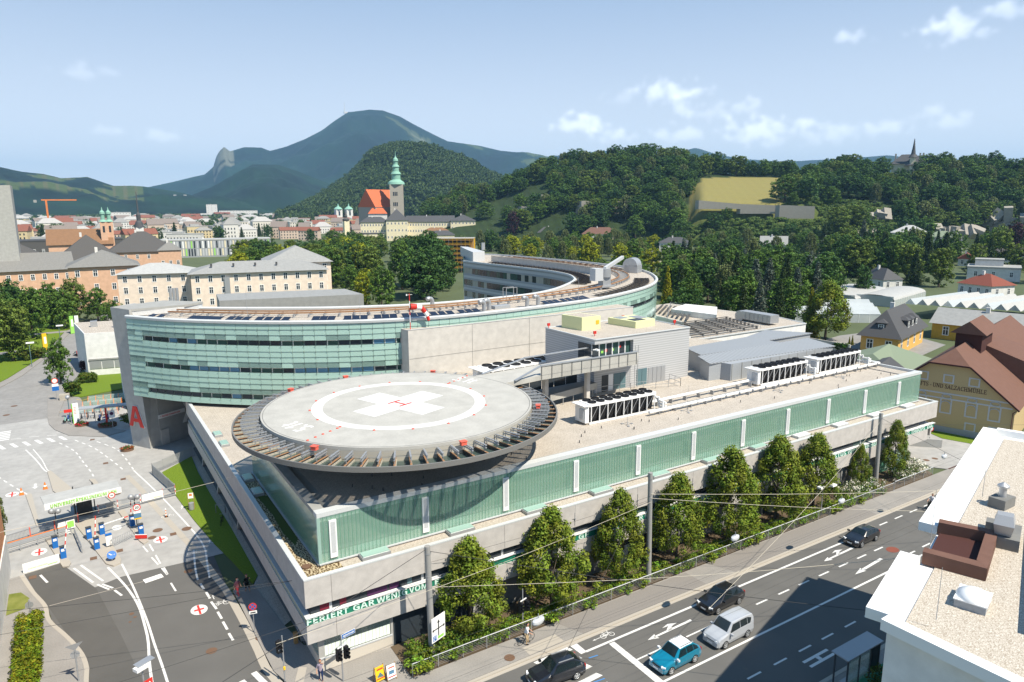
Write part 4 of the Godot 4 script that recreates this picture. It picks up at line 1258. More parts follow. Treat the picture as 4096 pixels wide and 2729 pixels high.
	part("terrace_plate", te, "concrete_dark", t)
	for k in 6:
		part("terrace_slat", box_mesh(8.2, 0.11, 0.05, "deck"), null, t, Vector3(36.8, 12.45 + k * 0.13, -16.6 - 0.0), 0.19)
	for k in 5:
		part("terrace_leg", box_mesh(0.07, 1.4, 0.07, "galvanised"), null, t, Vector3(33.2 + k * 1.7, 11.65, -15.95 - k * 0.32))
	var hr := B.new()
	handrail(hr, [Vector3(40.6, 11.64, -17.2), Vector3(45.5, 11.64, -16.6), Vector3(52.4, 11.64, -14.9), Vector3(52.9, 11.64, -17.4)], 1.05, 1.6)
	part("walkway_railing", hr, "galvanised", t)
	t = thing("white_annex", "low white annex with rows of dark solar racks and railings on its gravel roof", "building")
	b = B.new()
	b.prism(V2([64, -38.6, 111.2, -38.5, 113.8, -47.5, 110, -75, 96, -74, 92, -52, 64, -46]), 0.0, 10.98, false)
	part("wall", b, "render_white", t)
	b = B.new()
	b.flat(V2([64.2, -38.8, 111.0, -38.7, 113.5, -47.4, 109.6, -74.7, 96.4, -73.8, 92.2, -52.2, 64.2, -46.2]), 11.0)
	part("roof", b, "gravel", t)
	b = B.new()
	b.bar(Vector3(64, 11.0, -38.55), Vector3(111.2, 11.0, -38.5), 0.3, 0.16)
	b.bar(Vector3(111.2, 11.0, -38.5), Vector3(113.8, 11.0, -47.5), 0.3, 0.16)
	part("roof_edge", b, "coping", t)
	for k in 4:
		part("window", box_mesh(1.85, 0.9, 0.05, "window_dark"), null, t, Vector3(86.9 + k * 1.95, 8.3, -38.46))
	b = B.new()
	b.prism(V2([99.4, -51.0, 108.2, -58.7, 106.0, -66.0, 97.5, -62.0]), 11.0, 12.2)
	part("roof_room", b, "render_white", t)
	for r in 9:
		var z := -40.0 - r * 1.35
		var rk := B.new()
		var x1 := 98.5 + r * 0.5
		rk.bar(Vector3(79.6 + r * 0.9, 11.55, z), Vector3(x1, 11.55, z), 0.5, 0.06)
		for k in 6:
			var x := lerpf(80.0 + r * 0.9, x1 - 0.3, k / 5.0)
			rk.box(x, 11.02, z, 0.12, 0.5, 0.5)
		part("solar_rack", rk, "roof_dark", t)
	for r in 8:
		var rk := B.new()
		rk.bar(Vector3(93.0 + r * 0.4, 11.5, -53.0 - r * 1.7), Vector3(105.5 - r * 0.1, 11.5, -63.5 - r * 1.2), 0.5, 0.06)
		part("solar_rack", rk, "roof_dark", t)
	hr = B.new()
	handrail(hr, [Vector3(79.2, 11.0, -38.9), Vector3(98.4, 11.0, -39.2)], 1.0, 1.7)
	part("roof_railing", hr, "steel", t)
	hr = B.new()
	handrail(hr, [Vector3(91.0, 11.0, -56.5), Vector3(106.5, 11.0, -71.2), Vector3(108.4, 11.0, -58.8), Vector3(99.4, 11.0, -51.0)], 1.0, 1.8)
	part("roof_railing", hr, "steel", t)
	t = thing("plant_shed", "long light grey metal plant shed with ribbed roof beside the rooftop coolers", "shed")
	b = B.new()
	b.prism(V2([57.5, -14.9, 59.4, -14.6, 59.8, -13.3, 81.2, -13.0, 82.0, -17.6, 58.7, -17.6]), 11.6, 13.9)
	part("wall", b, "grey_panel", t)
	b = B.new()
	b.hexa([Vector3(57.3, 13.9, -14.7), Vector3(81.5, 13.9, -12.8), Vector3(82.3, 14.2, -17.9), Vector3(58.5, 14.2, -17.9), Vector3(57.3, 14.02, -14.7), Vector3(81.5, 14.02, -12.8), Vector3(82.3, 14.32, -17.9), Vector3(58.5, 14.32, -17.9)])
	part("roof", b, "shade_striped_metal", t)
	for k in 12:
		part("panel_post", box_mesh(0.1, 2.3, 0.06, "roof_zinc"), null, t, Vector3(60.0 + k * 1.9, 11.6, -13.27 + k * 0.022))
	t = thing("plant_shed", "stepped grey metal shed behind the long plant shed, with a flat seamed roof", "shed")
	b = B.new()
	b.prism(V2([60.3, -19.0, 76.4, -18.4, 76.4, -20.9, 87.3, -21.0, 83.7, -26.5, 76.2, -24.0, 62.2, -23.4]), 11.6, 14.0)
	part("wall", b, "grey_panel", t)
	b = B.new()
	b.prism(V2([60.1, -18.8, 76.6, -18.2, 76.6, -20.7, 87.6, -20.8, 83.8, -26.8, 76.0, -24.3, 62.0, -23.6]), 14.0, 14.12)
	part("roof", b, "shade_striped_metal", t)
	for k in 9:
		part("panel_post", box_mesh(0.1, 2.35, 0.06, "roof_zinc"), null, t, Vector3(61.0 + k * 1.9, 11.6, -18.95 + k * 0.07))
const ORDER := ["first", "second", "third", "fourth", "fifth", "sixth", "seventh", "eighth", "ninth", "tenth", "eleventh", "twelfth", "thirteenth"]
func roof_plant() -> void:
	var t := Node3D.new()
	t.name = numbered("rooftop_cooler")
	add_child(t)
	var b := B.new()
	b.hexa([Vector3(0, 1.95, 0.95), Vector3(9.4, 1.95, 0.95), Vector3(9.4, 1.95, -0.95), Vector3(0, 1.95, -0.95), Vector3(0, 2.25, 0.95), Vector3(9.4, 2.25, 0.95), Vector3(9.4, 2.25, -0.95), Vector3(0, 2.25, -0.95)])
	b.box(-0.25, 0.25, 0, 0.5, 1.9, 1.7)
	b.box(-0.45, 2.12, 0.0, 0.8, 0.06, 2.2)
	part("casing", b, "white_metal", t)
	b = B.new()
	b.box(4.7, 0.05, 0.9, 9.4, 0.22, 0.12)
	b.box(4.7, 0.05, -0.9, 9.4, 0.22, 0.12)
	for k in 9: b.bar(Vector3(0.25 + k * 1.12, 0.2, 0.92), Vector3(0.25 + k * 1.12, 1.95, 0.92), 0.09, 0.09)
	part("base_frame", b, "white_metal", t)
	var cm := B.new()
	cm.hexa([Vector3(0.08, 0.3, 0.55), Vector3(1.04, 0.3, 0.55), Vector3(1.04, 0.3, -0.55), Vector3(0.08, 0.3, -0.55), Vector3(0.08, 1.95, 0.86), Vector3(1.04, 1.95, 0.86), Vector3(1.04, 1.95, -0.86), Vector3(0.08, 1.95, -0.86)])
	var coil := mesh_of(cm, "black")
	var bm := B.new()
	bm.bar(Vector3(0.2, 0.3, 0.62), Vector3(0.9, 1.9, 0.92), 0.05, 0.05)
	var brace := mesh_of(bm, "galvanised")
	var fr := B.new()
	fr.lathe(Vector3.ZERO, [[0.40, 0.0], [0.47, 0.0], [0.44, 0.14], [0.40, 0.14], [0.40, 0.0]], 18)
	var fb := B.new()
	fb.cyl(Vector3(0, 0.02, 0), Vector3(0, 0.10, 0), 0.1, 0.1, 8)
	for i in 6:
		fb.xbox(Transform3D(Basis(Vector3.UP, TAU * i / 6) * Basis(Vector3.RIGHT, 0.35), Vector3(sin(TAU * i / 6) * 0.23, 0.07, cos(TAU * i / 6) * 0.23)), Vector3(0.18, 0.015, 0.3))
	var fd := B.new()
	fd.cyl(Vector3(0, -0.01, 0), Vector3(0, 0.015, 0), 0.4, 0.4, 18)
	var fan := mesh2([[fr, "black"], [fb, "black"], [fd, "dark_metal"]])
	for k in 8:
		part("coil", coil, null, t, Vector3(0.25 + k * 1.12, 0, 0))
		part("brace", brace, null, t, Vector3(0.25 + k * 1.12, 0, 0))
		for s in [-0.46, 0.46]:
			part("fan", fan, null, t, Vector3(0.7 + k * 1.14, 2.26, s))
	var cb := B.new()
	cb.box(-0.55, 0.6, 0.3, 0.12, 1.1, 0.7)
	for q in [[0.9, 0.45], [0.9, 0.15], [1.25, 0.45]]: cb.box(-0.62, q[0], q[1], 0.03, 0.16, 0.14)
	part("control_box", cb, "grey_light", t)
	t.position = Vector3(32.6, 11.62, -9.45)
	tag(t, "white rooftop cooler with two rows of black fans, nearest the helipad rim", "cooler", "coolers on the gravel roof")
	copy(t, Vector3(60.9, 11.62, -10.3), 0.0, "white rooftop cooler with black fans, in front of the long grey shed")
	copy(t, Vector3(72.8, 11.62, -10.2), 0.0, "white rooftop cooler farthest from the helipad, by the yellow mill")
	copy(t, Vector3(32.0, 11.66, -29.6), 0.05, "low white cooler behind the footbridge, in front of the concrete block", Vector3(1.5, 0.95, 1.7))
	var p := thing("roof_pipes", "pair of white insulated pipes on short stands linking the coolers along the roof", "pipes")
	for l in [[Vector3(40.0, 12.1, -7.4), Vector3(57.0, 12.1, -7.7), Vector3(84.2, 12.1, -7.6), Vector3(84.2, 12.1, -9.0)], [Vector3(42.2, 12.3, -9.8), Vector3(60.2, 12.3, -10.4)]]:
		b = B.new()
		b.tube(l, 0.17, 10)
		part("pipe", b, "white", p)
	for q in [[42.4, -8.6], [70.6, -9.4], [82.5, -9.2]]:
		b = B.new()
		for k in 3:
			b.tube([Vector3(q[0], 12.1 + k * 0.35, q[1] + 1.3), Vector3(q[0] + 0.2, 12.1 + k * 0.35, q[1]), Vector3(q[0] + 0.1, 13.2, q[1] - 0.4 * k)], 0.12, 8)
		b.tube([Vector3(q[0] - 0.4, 12.0, q[1] + 1.2), Vector3(q[0] - 0.4, 13.1, q[1] + 1.2)], 0.14, 8)
		part("pipe_manifold", b, "white", p)
	b = B.new()
	for k in 18:
		b.box(41.5 + k * 2.45, 11.62, -7.55, 0.08, 0.4, 0.5)
		b.cyl(Vector3(42.6 + k * 2.4, 12.1, -7.5), Vector3(42.72 + k * 2.4, 12.1, -7.5), 0.185, 0.185, 10)
	for k in 8: b.box(43.5 + k * 2.3, 11.62, -10.0, 0.08, 0.5, 0.5)
	b.bar(Vector3(42, 11.7, -9.0), Vector3(60, 11.7, -9.3), 0.1, 0.06)
	part("pipe_stand", b, "galvanised", p)
	var sb := B.new()
	sb.xbox(Transform3D(Basis(Vector3.RIGHT, 0.22), Vector3(0, 0.28, 0)), Vector3(0.98, 0.04, 1.55))
	var sf := B.new()
	sf.box(0, 0.0, -0.6, 0.06, 0.42, 0.06)
	sf.box(0, 0.0, 0.6, 0.06, 0.14, 0.06)
	var panel := mesh2([[sb, "solar"], [sf, "galvanised"]])
	var near := [[-3.4, -61.2, -1.5, -58.9], [1.2, -56.2, 4.7, -52.6], [5.4, -52.6, 7.9, -50.2], [8.5, -50.0, 12.4, -47.1], [15.0, -46.0, 17.7, -44.5], [18.7, -44.1, 21.7, -42.9], [22.4, -42.6, 25.4, -41.6], [26.0, -41.4, 29.1, -40.7], [29.8, -40.6, 33.4, -40.2], [34.1, -40.2, 37.5, -40.2], [49.4, -41.4, 52.8, -41.7], [53.2, -41.9, 55.7, -42.2], [56.0, -42.4, 59.4, -43.2]]
	for i in near.size():
		var q: Array = near[i]
		var a := Vector2(q[0], q[1])
		var c := Vector2(q[2], q[3])
		var d := c - a
		var s := thing("solar_panel_row", "dark solar panel group on the curved roof edge, %s from the gable end" % ORDER[i], "solar panels", Vector3(a.x, 19.31, a.y), -atan2(d.y, d.x), "solar panels on the curved roof")
		var k := maxi(2, int(d.length() / 1.0))
		for j in k: part("panel", panel, null, s, Vector3((j + 0.5) * d.length() / k, 0, 0))
	var bend := spline([63.5, -44.2, 70.0, -47.2, 76.0, -50.4, 82.0, -54.8, 87.0, -60.2], 1.75)
	for i in bend.size():
		var q: Vector2 = bend[i]
		var tg: Vector2 = (bend[mini(i + 1, bend.size() - 1)] - bend[maxi(i - 1, 0)]).normalized()
		var s := thing("solar_panel_row", "slanting row of dark solar panels across the bend of the curved roof", "solar panels", Vector3(q.x, 19.31, q.y), -atan2(tg.y, tg.x) + PI / 2, "saw tooth solar rows on the bend")
		for j in 3: part("panel", panel, null, s, Vector3(-1.0 + j * 1.0, 0, 0))
	var arm := spline([71.5, -61.0, 76.5, -65.5, 80.2, -71.5, 82.9, -78.5, 84.4, -88, 84.2, -100, 83.4, -114.0], 1.6)
	for i in arm.size():
		var q: Vector2 = arm[i]
		var tg: Vector2 = (arm[mini(i + 1, arm.size() - 1)] - arm[maxi(i - 1, 0)]).normalized()
		var s := thing("solar_panel_row", "row of dark solar panels between court parapet and middle parapet of the far arm", "solar panels", Vector3(q.x, 19.31, q.y), -atan2(tg.y, tg.x) + PI / 2, "solar rows on the far arm")
		for j in 3: part("panel", panel, null, s, Vector3(-1.2 + j * 1.0, 0, 0))
	arm = spline([97.6, -78.0, 100.2, -90.0, 100.4, -104.0, 99.0, -122.0, 97.0, -132.0], 2.6)
	for i in arm.size():
		var q: Vector2 = arm[i]
		var tg: Vector2 = (arm[mini(i + 1, arm.size() - 1)] - arm[maxi(i - 1, 0)]).normalized()
		var s := thing("solar_panel_row", "row of dark solar panels on the far outer edge of the curved roof", "solar panels", Vector3(q.x, 19.31, q.y), -atan2(tg.y, tg.x) + PI / 2, "solar rows on the far outer edge")
		for j in 3: part("panel", panel, null, s, Vector3(-0.8 + j * 1.0, 0, 0))
	t = thing("cleaning_gondola", "grey window cleaning machine with a long jib standing on the roof rails", "crane", Vector3(70.6, 19.4, -52.2))
	b = B.new()
	b.box(0, 0.3, 0, 3.0, 0.3, 2.4)
	b.box(0.0, 0.6, 0, 1.8, 1.5, 1.4)
	part("undercarriage", b, "galvanised", t)
	b = B.new()
	b.cyl(Vector3(0, 2.1, 0), Vector3(0, 3.6, 0), 1.15, 1.15, 18)
	part("turntable", b, "steel", t)
	b = B.new()
	b.box(-2.3, 1.6, 0.5, 1.8, 2.2, 1.6)
	part("counterweight", b, "grey_light", t)
	b = B.new()
	b.bar(Vector3(0, 3.6, 0), Vector3(12.5, 4.6, -9.5), 0.55, 0.6)
	part("jib", b, "grey_light", t)
	t = thing("roof_hood", "big rounded grey metal ventilation hood on the far bend of the roof", "vent", Vector3(96.4, 19.35, -73.6), 0.5)
	b = B.new()
	b.cyl(Vector3(-1.6, 1.6, 0), Vector3(1.6, 1.6, 0), 1.7, 1.7, 18)
	b.box(0, 0, 0.3, 3.2, 1.7, 3.0)
	part("hood", b, "steel", t)
	var vb := B.new()
	vb.cyl(Vector3.ZERO, Vector3(0, 1.1, 0), 0.32, 0.32, 10)
	vb.tube([Vector3(0, 1.0, 0), Vector3(0.12, 1.35, 0), Vector3(0.5, 1.5, 0), Vector3(0.95, 1.4, 0)], 0.33, 10)
	var vm := mesh_of(vb, "steel")
	var where := [[38.3, -40.2, "leftmost of the bent pipe vents on the near roof arm"], [39.6, -41.0, "bent pipe vent close beside the leftmost one on the near roof arm"], [46.0, -40.6, "bent pipe vent in the middle of the near roof arm"], [48.2, -40.9, "small bent pipe vent right of the middle one on the near arm"], [33.6, -47.6, "bent pipe vent behind the rails on the near roof arm"]]
	for q in where: solo("pipe_vent", vm, null, "grey " + q[2], "vent", Vector3(q[0], 19.3, q[1]), 3.3, "pipe vents on the curved roof")
	b = B.new()
	b.prism(V2([40.6, -41.0, 43.4, -41.2, 43.4, -42.4, 40.6, -42.2]), 19.3, 19.75)
	solo("roof_hatch", b, "grey_panel", "flat grey roof hatch between the pipe vents of the near arm", "hatch")
	var fr2 := B.new()
	for x in [46.4, 48.4]:
		for z in [-47.2, -48.2]: fr2.bar(Vector3(x, 19.3, z), Vector3(x, 21.5, z), 0.08, 0.08)
	for z in [-47.2, -48.2]: fr2.bar(Vector3(46.4, 21.5, z), Vector3(48.4, 21.5, z), 0.08, 0.08)
	solo("steel_frame", fr2, "steel", "open square steel frame on the court side of the near roof arm", "frame")
	t = thing("air_handler", "long grey air handling unit with one rounded end on the white annex roof", "air handler")
	b = B.new()
	b.bar(Vector3(104.6, 12.2, -48.0), Vector3(104.2, 12.2, -40.6), 2.4, 1.6)
	b.cyl(Vector3(103.4, 11.9, -48.6), Vector3(105.8, 11.9, -48.6), 1.1, 1.1, 14)
	part("casing", b, "steel", t)
	for k in 6: part("seam", box_mesh(2.44, 1.64, 0.04, "galvanised"), null, t, Vector3(104.5 - k * 0.06, 11.38, -47.0 + k * 1.1))
	t = thing("windsock", "drooping red and white windsock on a red and white mast", "windsock", Vector3(25.5, 18.3, -37.6))
	for k in 5:
		b = B.new()
		b.cyl(Vector3(0, k * 0.95, 0), Vector3(0, (k + 1) * 0.95, 0), 0.06, 0.055, 8)
		part("mast", b, "red" if k % 2 == 0 else "white", t)
	var sock := [Vector3(0.1, 3.0, 0), Vector3(0.9, 2.95, 0.1), Vector3(1.6, 2.8, 0.15), Vector3(2.1, 2.2, 0.15), Vector3(2.45, 1.6, 0.2), Vector3(2.6, 1.0, 0.2)]
	for k in 5:
		b = B.new()
		b.cyl(sock[k], sock[k + 1], 0.42 - k * 0.045, 0.42 - (k + 1) * 0.045, 12, false)
		part("sock_band", b, "red" if k % 2 == 0 else "white", t)
	b = B.new()
	for s in [-1, 1]: b.bar(Vector3(0, 4.6, 0), Vector3(s * 0.4, 4.6, 0), 0.04, 0.04)
	b.box(-0.4, 4.5, 0, 0.14, 0.2, 0.14)
	part("wind_vane", b, "white", t)
# ---------------------------------------------------------------- trees and shrubs
class Leaves:
	var v := PackedVector3Array()
	var n := PackedVector3Array()
	var c := PackedColorArray()
	var ix := PackedInt32Array()
	func leaf(p: Vector3, out: Vector3, s: float, r: RandomNumberGenerator, col: Color, droop := 0.0) -> void:
		var f := (out * 0.9 + Vector3(r.randf() - 0.5, r.randf() - 0.3, r.randf() - 0.5) * 1.5).normalized()
		var t := Vector3(r.randf() - 0.5, r.randf() - 0.5 - droop, r.randf() - 0.5)
		t = (t - f * t.dot(f)).normalized()
		var b := f.cross(t)
		if f.dot(out) < 0.0:
			f = -f
			b = -b
		var i := v.size()
		var w := s * (0.45 + r.randf() * 0.25)
		v.append(p - t * s); v.append(p + b * w); v.append(p + t * s); v.append(p - b * w)
		var m := (f + out * 0.9).normalized()
		for k in 4:
			n.append(m)
			c.append(col)
		ix.append(i); ix.append(i + 1); ix.append(i + 2)
		ix.append(i); ix.append(i + 2); ix.append(i + 3)
	func clump(o: Vector3, rad: Vector3, k: int, s: float, r: RandomNumberGenerator, col: Color, jit: float, droop := 0.0) -> void:
		for i in k:
			var d := Vector3(r.randfn(), r.randfn(), r.randfn()).normalized()
			var q := pow(r.randf(), 0.4)
			var l := 1.0 + (r.randf() - 0.5) * jit
			var hue := (r.randf() - 0.5) * 0.14
			leaf(o + d * rad * q, d, s * (0.7 + r.randf() * 0.6), r, Color(col.r * l * (1.0 + hue), col.g * l, col.b * l), droop)
	func mesh(m: Material) -> ArrayMesh:
		var a := []
		a.resize(Mesh.ARRAY_MAX)
		a[Mesh.ARRAY_VERTEX] = v
		a[Mesh.ARRAY_NORMAL] = n
		a[Mesh.ARRAY_COLOR] = c
		a[Mesh.ARRAY_INDEX] = ix
		var o := ArrayMesh.new()
		o.add_surface_from_arrays(Mesh.PRIMITIVE_TRIANGLES, a)
		o.surface_set_material(0, m)
		return o
var protos := {}
func trunk_mesh(h: float, r: float, limbs: int, spread: float, rn: RandomNumberGenerator, col := Color(0.10, 0.08, 0.06)) -> ArrayMesh:
	var b := B.new()
	b.k = col
	b.cyl(Vector3.ZERO, Vector3(0.05, h * 0.35, 0.03), r * 1.25, r * 0.9, 8)
	b.cyl(Vector3(0.05, h * 0.35, 0.03), Vector3(0, h * 0.85, 0), r * 0.9, r * 0.15, 7)
	for i in limbs:
		var a := TAU * (i + rn.randf() * 0.6) / limbs
		var y := h * (0.3 + 0.35 * rn.randf())
		b.cyl(Vector3(0.03, y, 0.02), Vector3(cos(a) * spread * 0.7, y + h * (0.15 + 0.15 * rn.randf()), sin(a) * spread * 0.7), r * 0.45, r * 0.08, 5)
	return mesh_of(b, "bark")
func grow(kind: String, sd: int) -> Array:
	var key := "%s%d" % [kind, sd]
	if protos.has(key): return protos[key]
	var r := RandomNumberGenerator.new()
	r.seed = sd * 101 + hash(kind) % 1000
	var g := Leaves.new()
	var h := 10.0
	var tr: ArrayMesh
	match kind:
		"hornbeam":
			h = 9.0
			var base := Color(0.120, 0.190, 0.022)
			for i in 150:
				var y := 0.5 + 0.5 * (r.randf() * 2.0 - 1.0)
				var f := y
				var rad := 2.95 * sqrt(maxf(0.02, sin(PI * pow(clampf(f * 0.96 + 0.02, 0, 1), 0.62)))) * (1.0 - f * 0.45)
				var a := r.randf() * TAU
				rad *= (0.62 + 0.42 * r.randf())
				var l := 0.72 + 0.55 * r.randf()
				g.clump(Vector3(cos(a) * rad, 1.9 + f * 6.6, sin(a) * rad), Vector3(0.52, 0.72, 0.52), 95, 0.115, r, Color(base.r * l * (1.0 + r.randf() * 0.45), base.g * l, base.b * l), 0.7)
			for i in 7:
				var a := r.randf() * TAU
				g.clump(Vector3(cos(a) * 0.55 * r.randf(), 7.5 + r.randf() * 1.3, sin(a) * 0.5 * r.randf()), Vector3(0.32, 0.6, 0.32), 80, 0.11, r, Color(0.15, 0.22, 0.022), 0.6)
			tr = trunk_mesh(8.5, 0.13, 6, 1.8, r)
		"broad", "dark", "yellow", "olive", "purple", "far":
			h = 16.0
			var cols := {"broad": Color(0.085, 0.160, 0.028), "dark": Color(0.048, 0.105, 0.026), "yellow": Color(0.22, 0.26, 0.016), "olive": Color(0.110, 0.165, 0.030), "purple": Color(0.045, 0.022, 0.028), "far": Color(0.068, 0.135, 0.030)}
			var base: Color = cols[kind]
			var lobes := []
			for i in 9:
				var a := TAU * i / 9.0 + r.randf() * 0.8
				lobes.append([Vector3(cos(a) * (1.6 + r.randf() * 1.8), 3.6 + 8.4 * fposmod(i * 0.618, 1.0), sin(a) * (1.6 + r.randf() * 1.8)), 2.5 + r.randf() * 1.1])
			lobes.append([Vector3(0.4, 13.0, 0.2), 2.6])
			lobes.append([Vector3(-0.4, 10.0, 0), 3.6])
			for lb in lobes:
				for i in 22:
					var d := Vector3(r.randfn(), r.randfn() * 0.9 + 0.15, r.randfn()).normalized()
					var l := 0.62 + 0.75 * r.randf()
					g.clump((lb[0] as Vector3) + d * float(lb[1]) * (0.75 + 0.3 * r.randf()), Vector3(0.95, 0.7, 0.95), 26, 0.33, r, Color(base.r * l * (1.0 + r.randf() * 0.12), base.g * l, base.b * l), 0.6)
			tr = trunk_mesh(13.0, 0.34, 7, 4.0, r)
		"birch":
			h = 15.0
			var base := Color(0.145, 0.175, 0.065)
			for i in 190:
				var a := r.randf() * TAU
				var f := r.randf()
				var rad := 3.4 * sqrt(maxf(0.0, sin(PI * clampf(0.12 + f * 0.86, 0, 1)))) * (0.45 + 0.6 * r.randf())
				var o := Vector3(cos(a) * rad, 3.0 + f * 11.6, sin(a) * rad)
				var l := 0.65 + 0.7 * r.randf()
				for k in 3:
					g.clump(o + Vector3(0, -0.55 * k, 0), Vector3(0.42, 0.7, 0.42), 14, 0.24, r, Color(base.r * l, base.g * l, base.b * l), 0.5, 0.8)
			tr = trunk_mesh(13.5, 0.2, 7, 2.4, r, Color(0.28, 0.27, 0.24))
		"spruce", "bluespruce", "thuja":
			h = 16.0
			var base := Color(0.038, 0.072, 0.022)
			if kind == "bluespruce": base = Color(0.085, 0.125, 0.095)
			if kind == "thuja": base = Color(0.21, 0.235, 0.014)
			var w := 3.3 if kind != "thuja" else 2.9
			for j in 26:
				var f := j / 26.0
				var rad := w * (1.0 - f) + 0.15
				var m := 5 + int(12.0 * (1.0 - f))
				for i in m:
					var a := TAU * (i + r.randf()) / m
					var l := 0.6 + 0.75 * r.randf()
					var reach := rad * (0.75 + 0.4 * r.randf())
					for k in 3:
						var q := reach * (0.4 + 0.3 * k)
						g.clump(Vector3(cos(a) * q, 0.8 + f * 15.0 - k * 0.28, sin(a) * q), Vector3(0.5, 0.26, 0.5) if kind != "thuja" else Vector3(0.45, 0.6, 0.45), 8, 0.25, r, Color(base.r * l * (1.0 + 0.3 * r.randf()), base.g * l, base.b * l), 0.6, 0.35 if kind != "thuja" else -0.5)
			tr = trunk_mesh(15.5, 0.25, 0, 1.0, r)
		"shrub":
			h = 1.3
			var base := Color(0.15, 0.22, 0.022)
			for i in 34:
				var a := r.randf() * TAU
				var q := sqrt(r.randf()) * 0.75
				var l := 0.55 + 0.85 * r.randf()
				g.clump(Vector3(cos(a) * q, 0.25 + r.randf() * 0.8, sin(a) * q), Vector3(0.3, 0.22, 0.3), 26, 0.085, r, Color(base.r * l * (0.7 + 0.6 * r.randf()), base.g * l, base.b * l), 0.7)
			tr = trunk_mesh(0.9, 0.025, 5, 0.6, r)
	protos[key] = [g.mesh(M["leaf"]), tr, h, null]
	return protos[key]
func tree(kind: String, sd: int, at: Vector3, h: float, label: String, group := "", width := 1.0, called := "") -> Node3D:
	var p := grow(kind, sd)
	var s: float = h / p[2]
	var names := {"hornbeam": "street_tree", "birch": "birch_tree", "spruce": "spruce_tree", "bluespruce": "blue_spruce", "thuja": "cypress_tree", "shrub": "shrub", "purple": "copper_beech"}
	var nm: String = called if called else names.get(kind, "broadleaf_tree")
	var yaw := rng.randf() * TAU
	var sc := Vector3(s * width, s, s * width)
	if p[3] == null:
		var t := thing(nm, label, "tree" if kind != "shrub" else "shrub", at, yaw, group)
		part("trunk" if kind != "shrub" else "stem", p[1], null, t)
		part("crown" if kind != "shrub" else "foliage", p[0], null, t)
		t.scale = sc
		p[3] = t
		return t
	var c: Node3D = p[3].duplicate()
	c.name = numbered(nm)
	c.position = at
	c.rotation = Vector3(0, yaw, 0)
	c.scale = sc
	add_child(c)
	c.remove_meta("group")
	tag(c, label, "tree" if kind != "shrub" else "shrub", group)
	return c
func shrub_mass(called: String, label: String, cat: String, area: Array, y: float, h: float, count: int, base: Color, group := "", leaf := 0.09, kind_stuff := false, flowers := Color.BLACK) -> void:
	var g := Leaves.new()
	var r := RandomNumberGenerator.new()
	r.seed = count + int(area[0] * 10.0)
	for i in count:
		var f := r.randf()
		var o := Vector3(lerpf(area[0], area[2], f), y, lerpf(area[1], area[3], f))
		o += Vector3((r.randf() - 0.5) * area[4] * 2.0 * float(absf(area[3] - area[1]) > absf(area[2] - area[0])), 0, (r.randf() - 0.5) * area[4] * 2.0 * float(absf(area[3] - area[1]) <= absf(area[2] - area[0])))
		var l := 0.5 + 0.9 * r.randf()
		var c := Color(base.r * l * (0.7 + r.randf() * 0.7), base.g * l, base.b * l)
		if flowers.r > 0.0 and r.randf() < 0.35: c = flowers
		g.clump(o + Vector3(0, h * (0.15 + 0.75 * sqrt(r.randf())), 0), Vector3(0.3, 0.22, 0.3) * clampf(h, 0.5, 1.6), 22, leaf, r, c, 0.6)
	var t := thing(called, label, cat, Vector3.ZERO, 0.0, group)
	part("foliage", g.mesh(M["leaf"]), null, t)
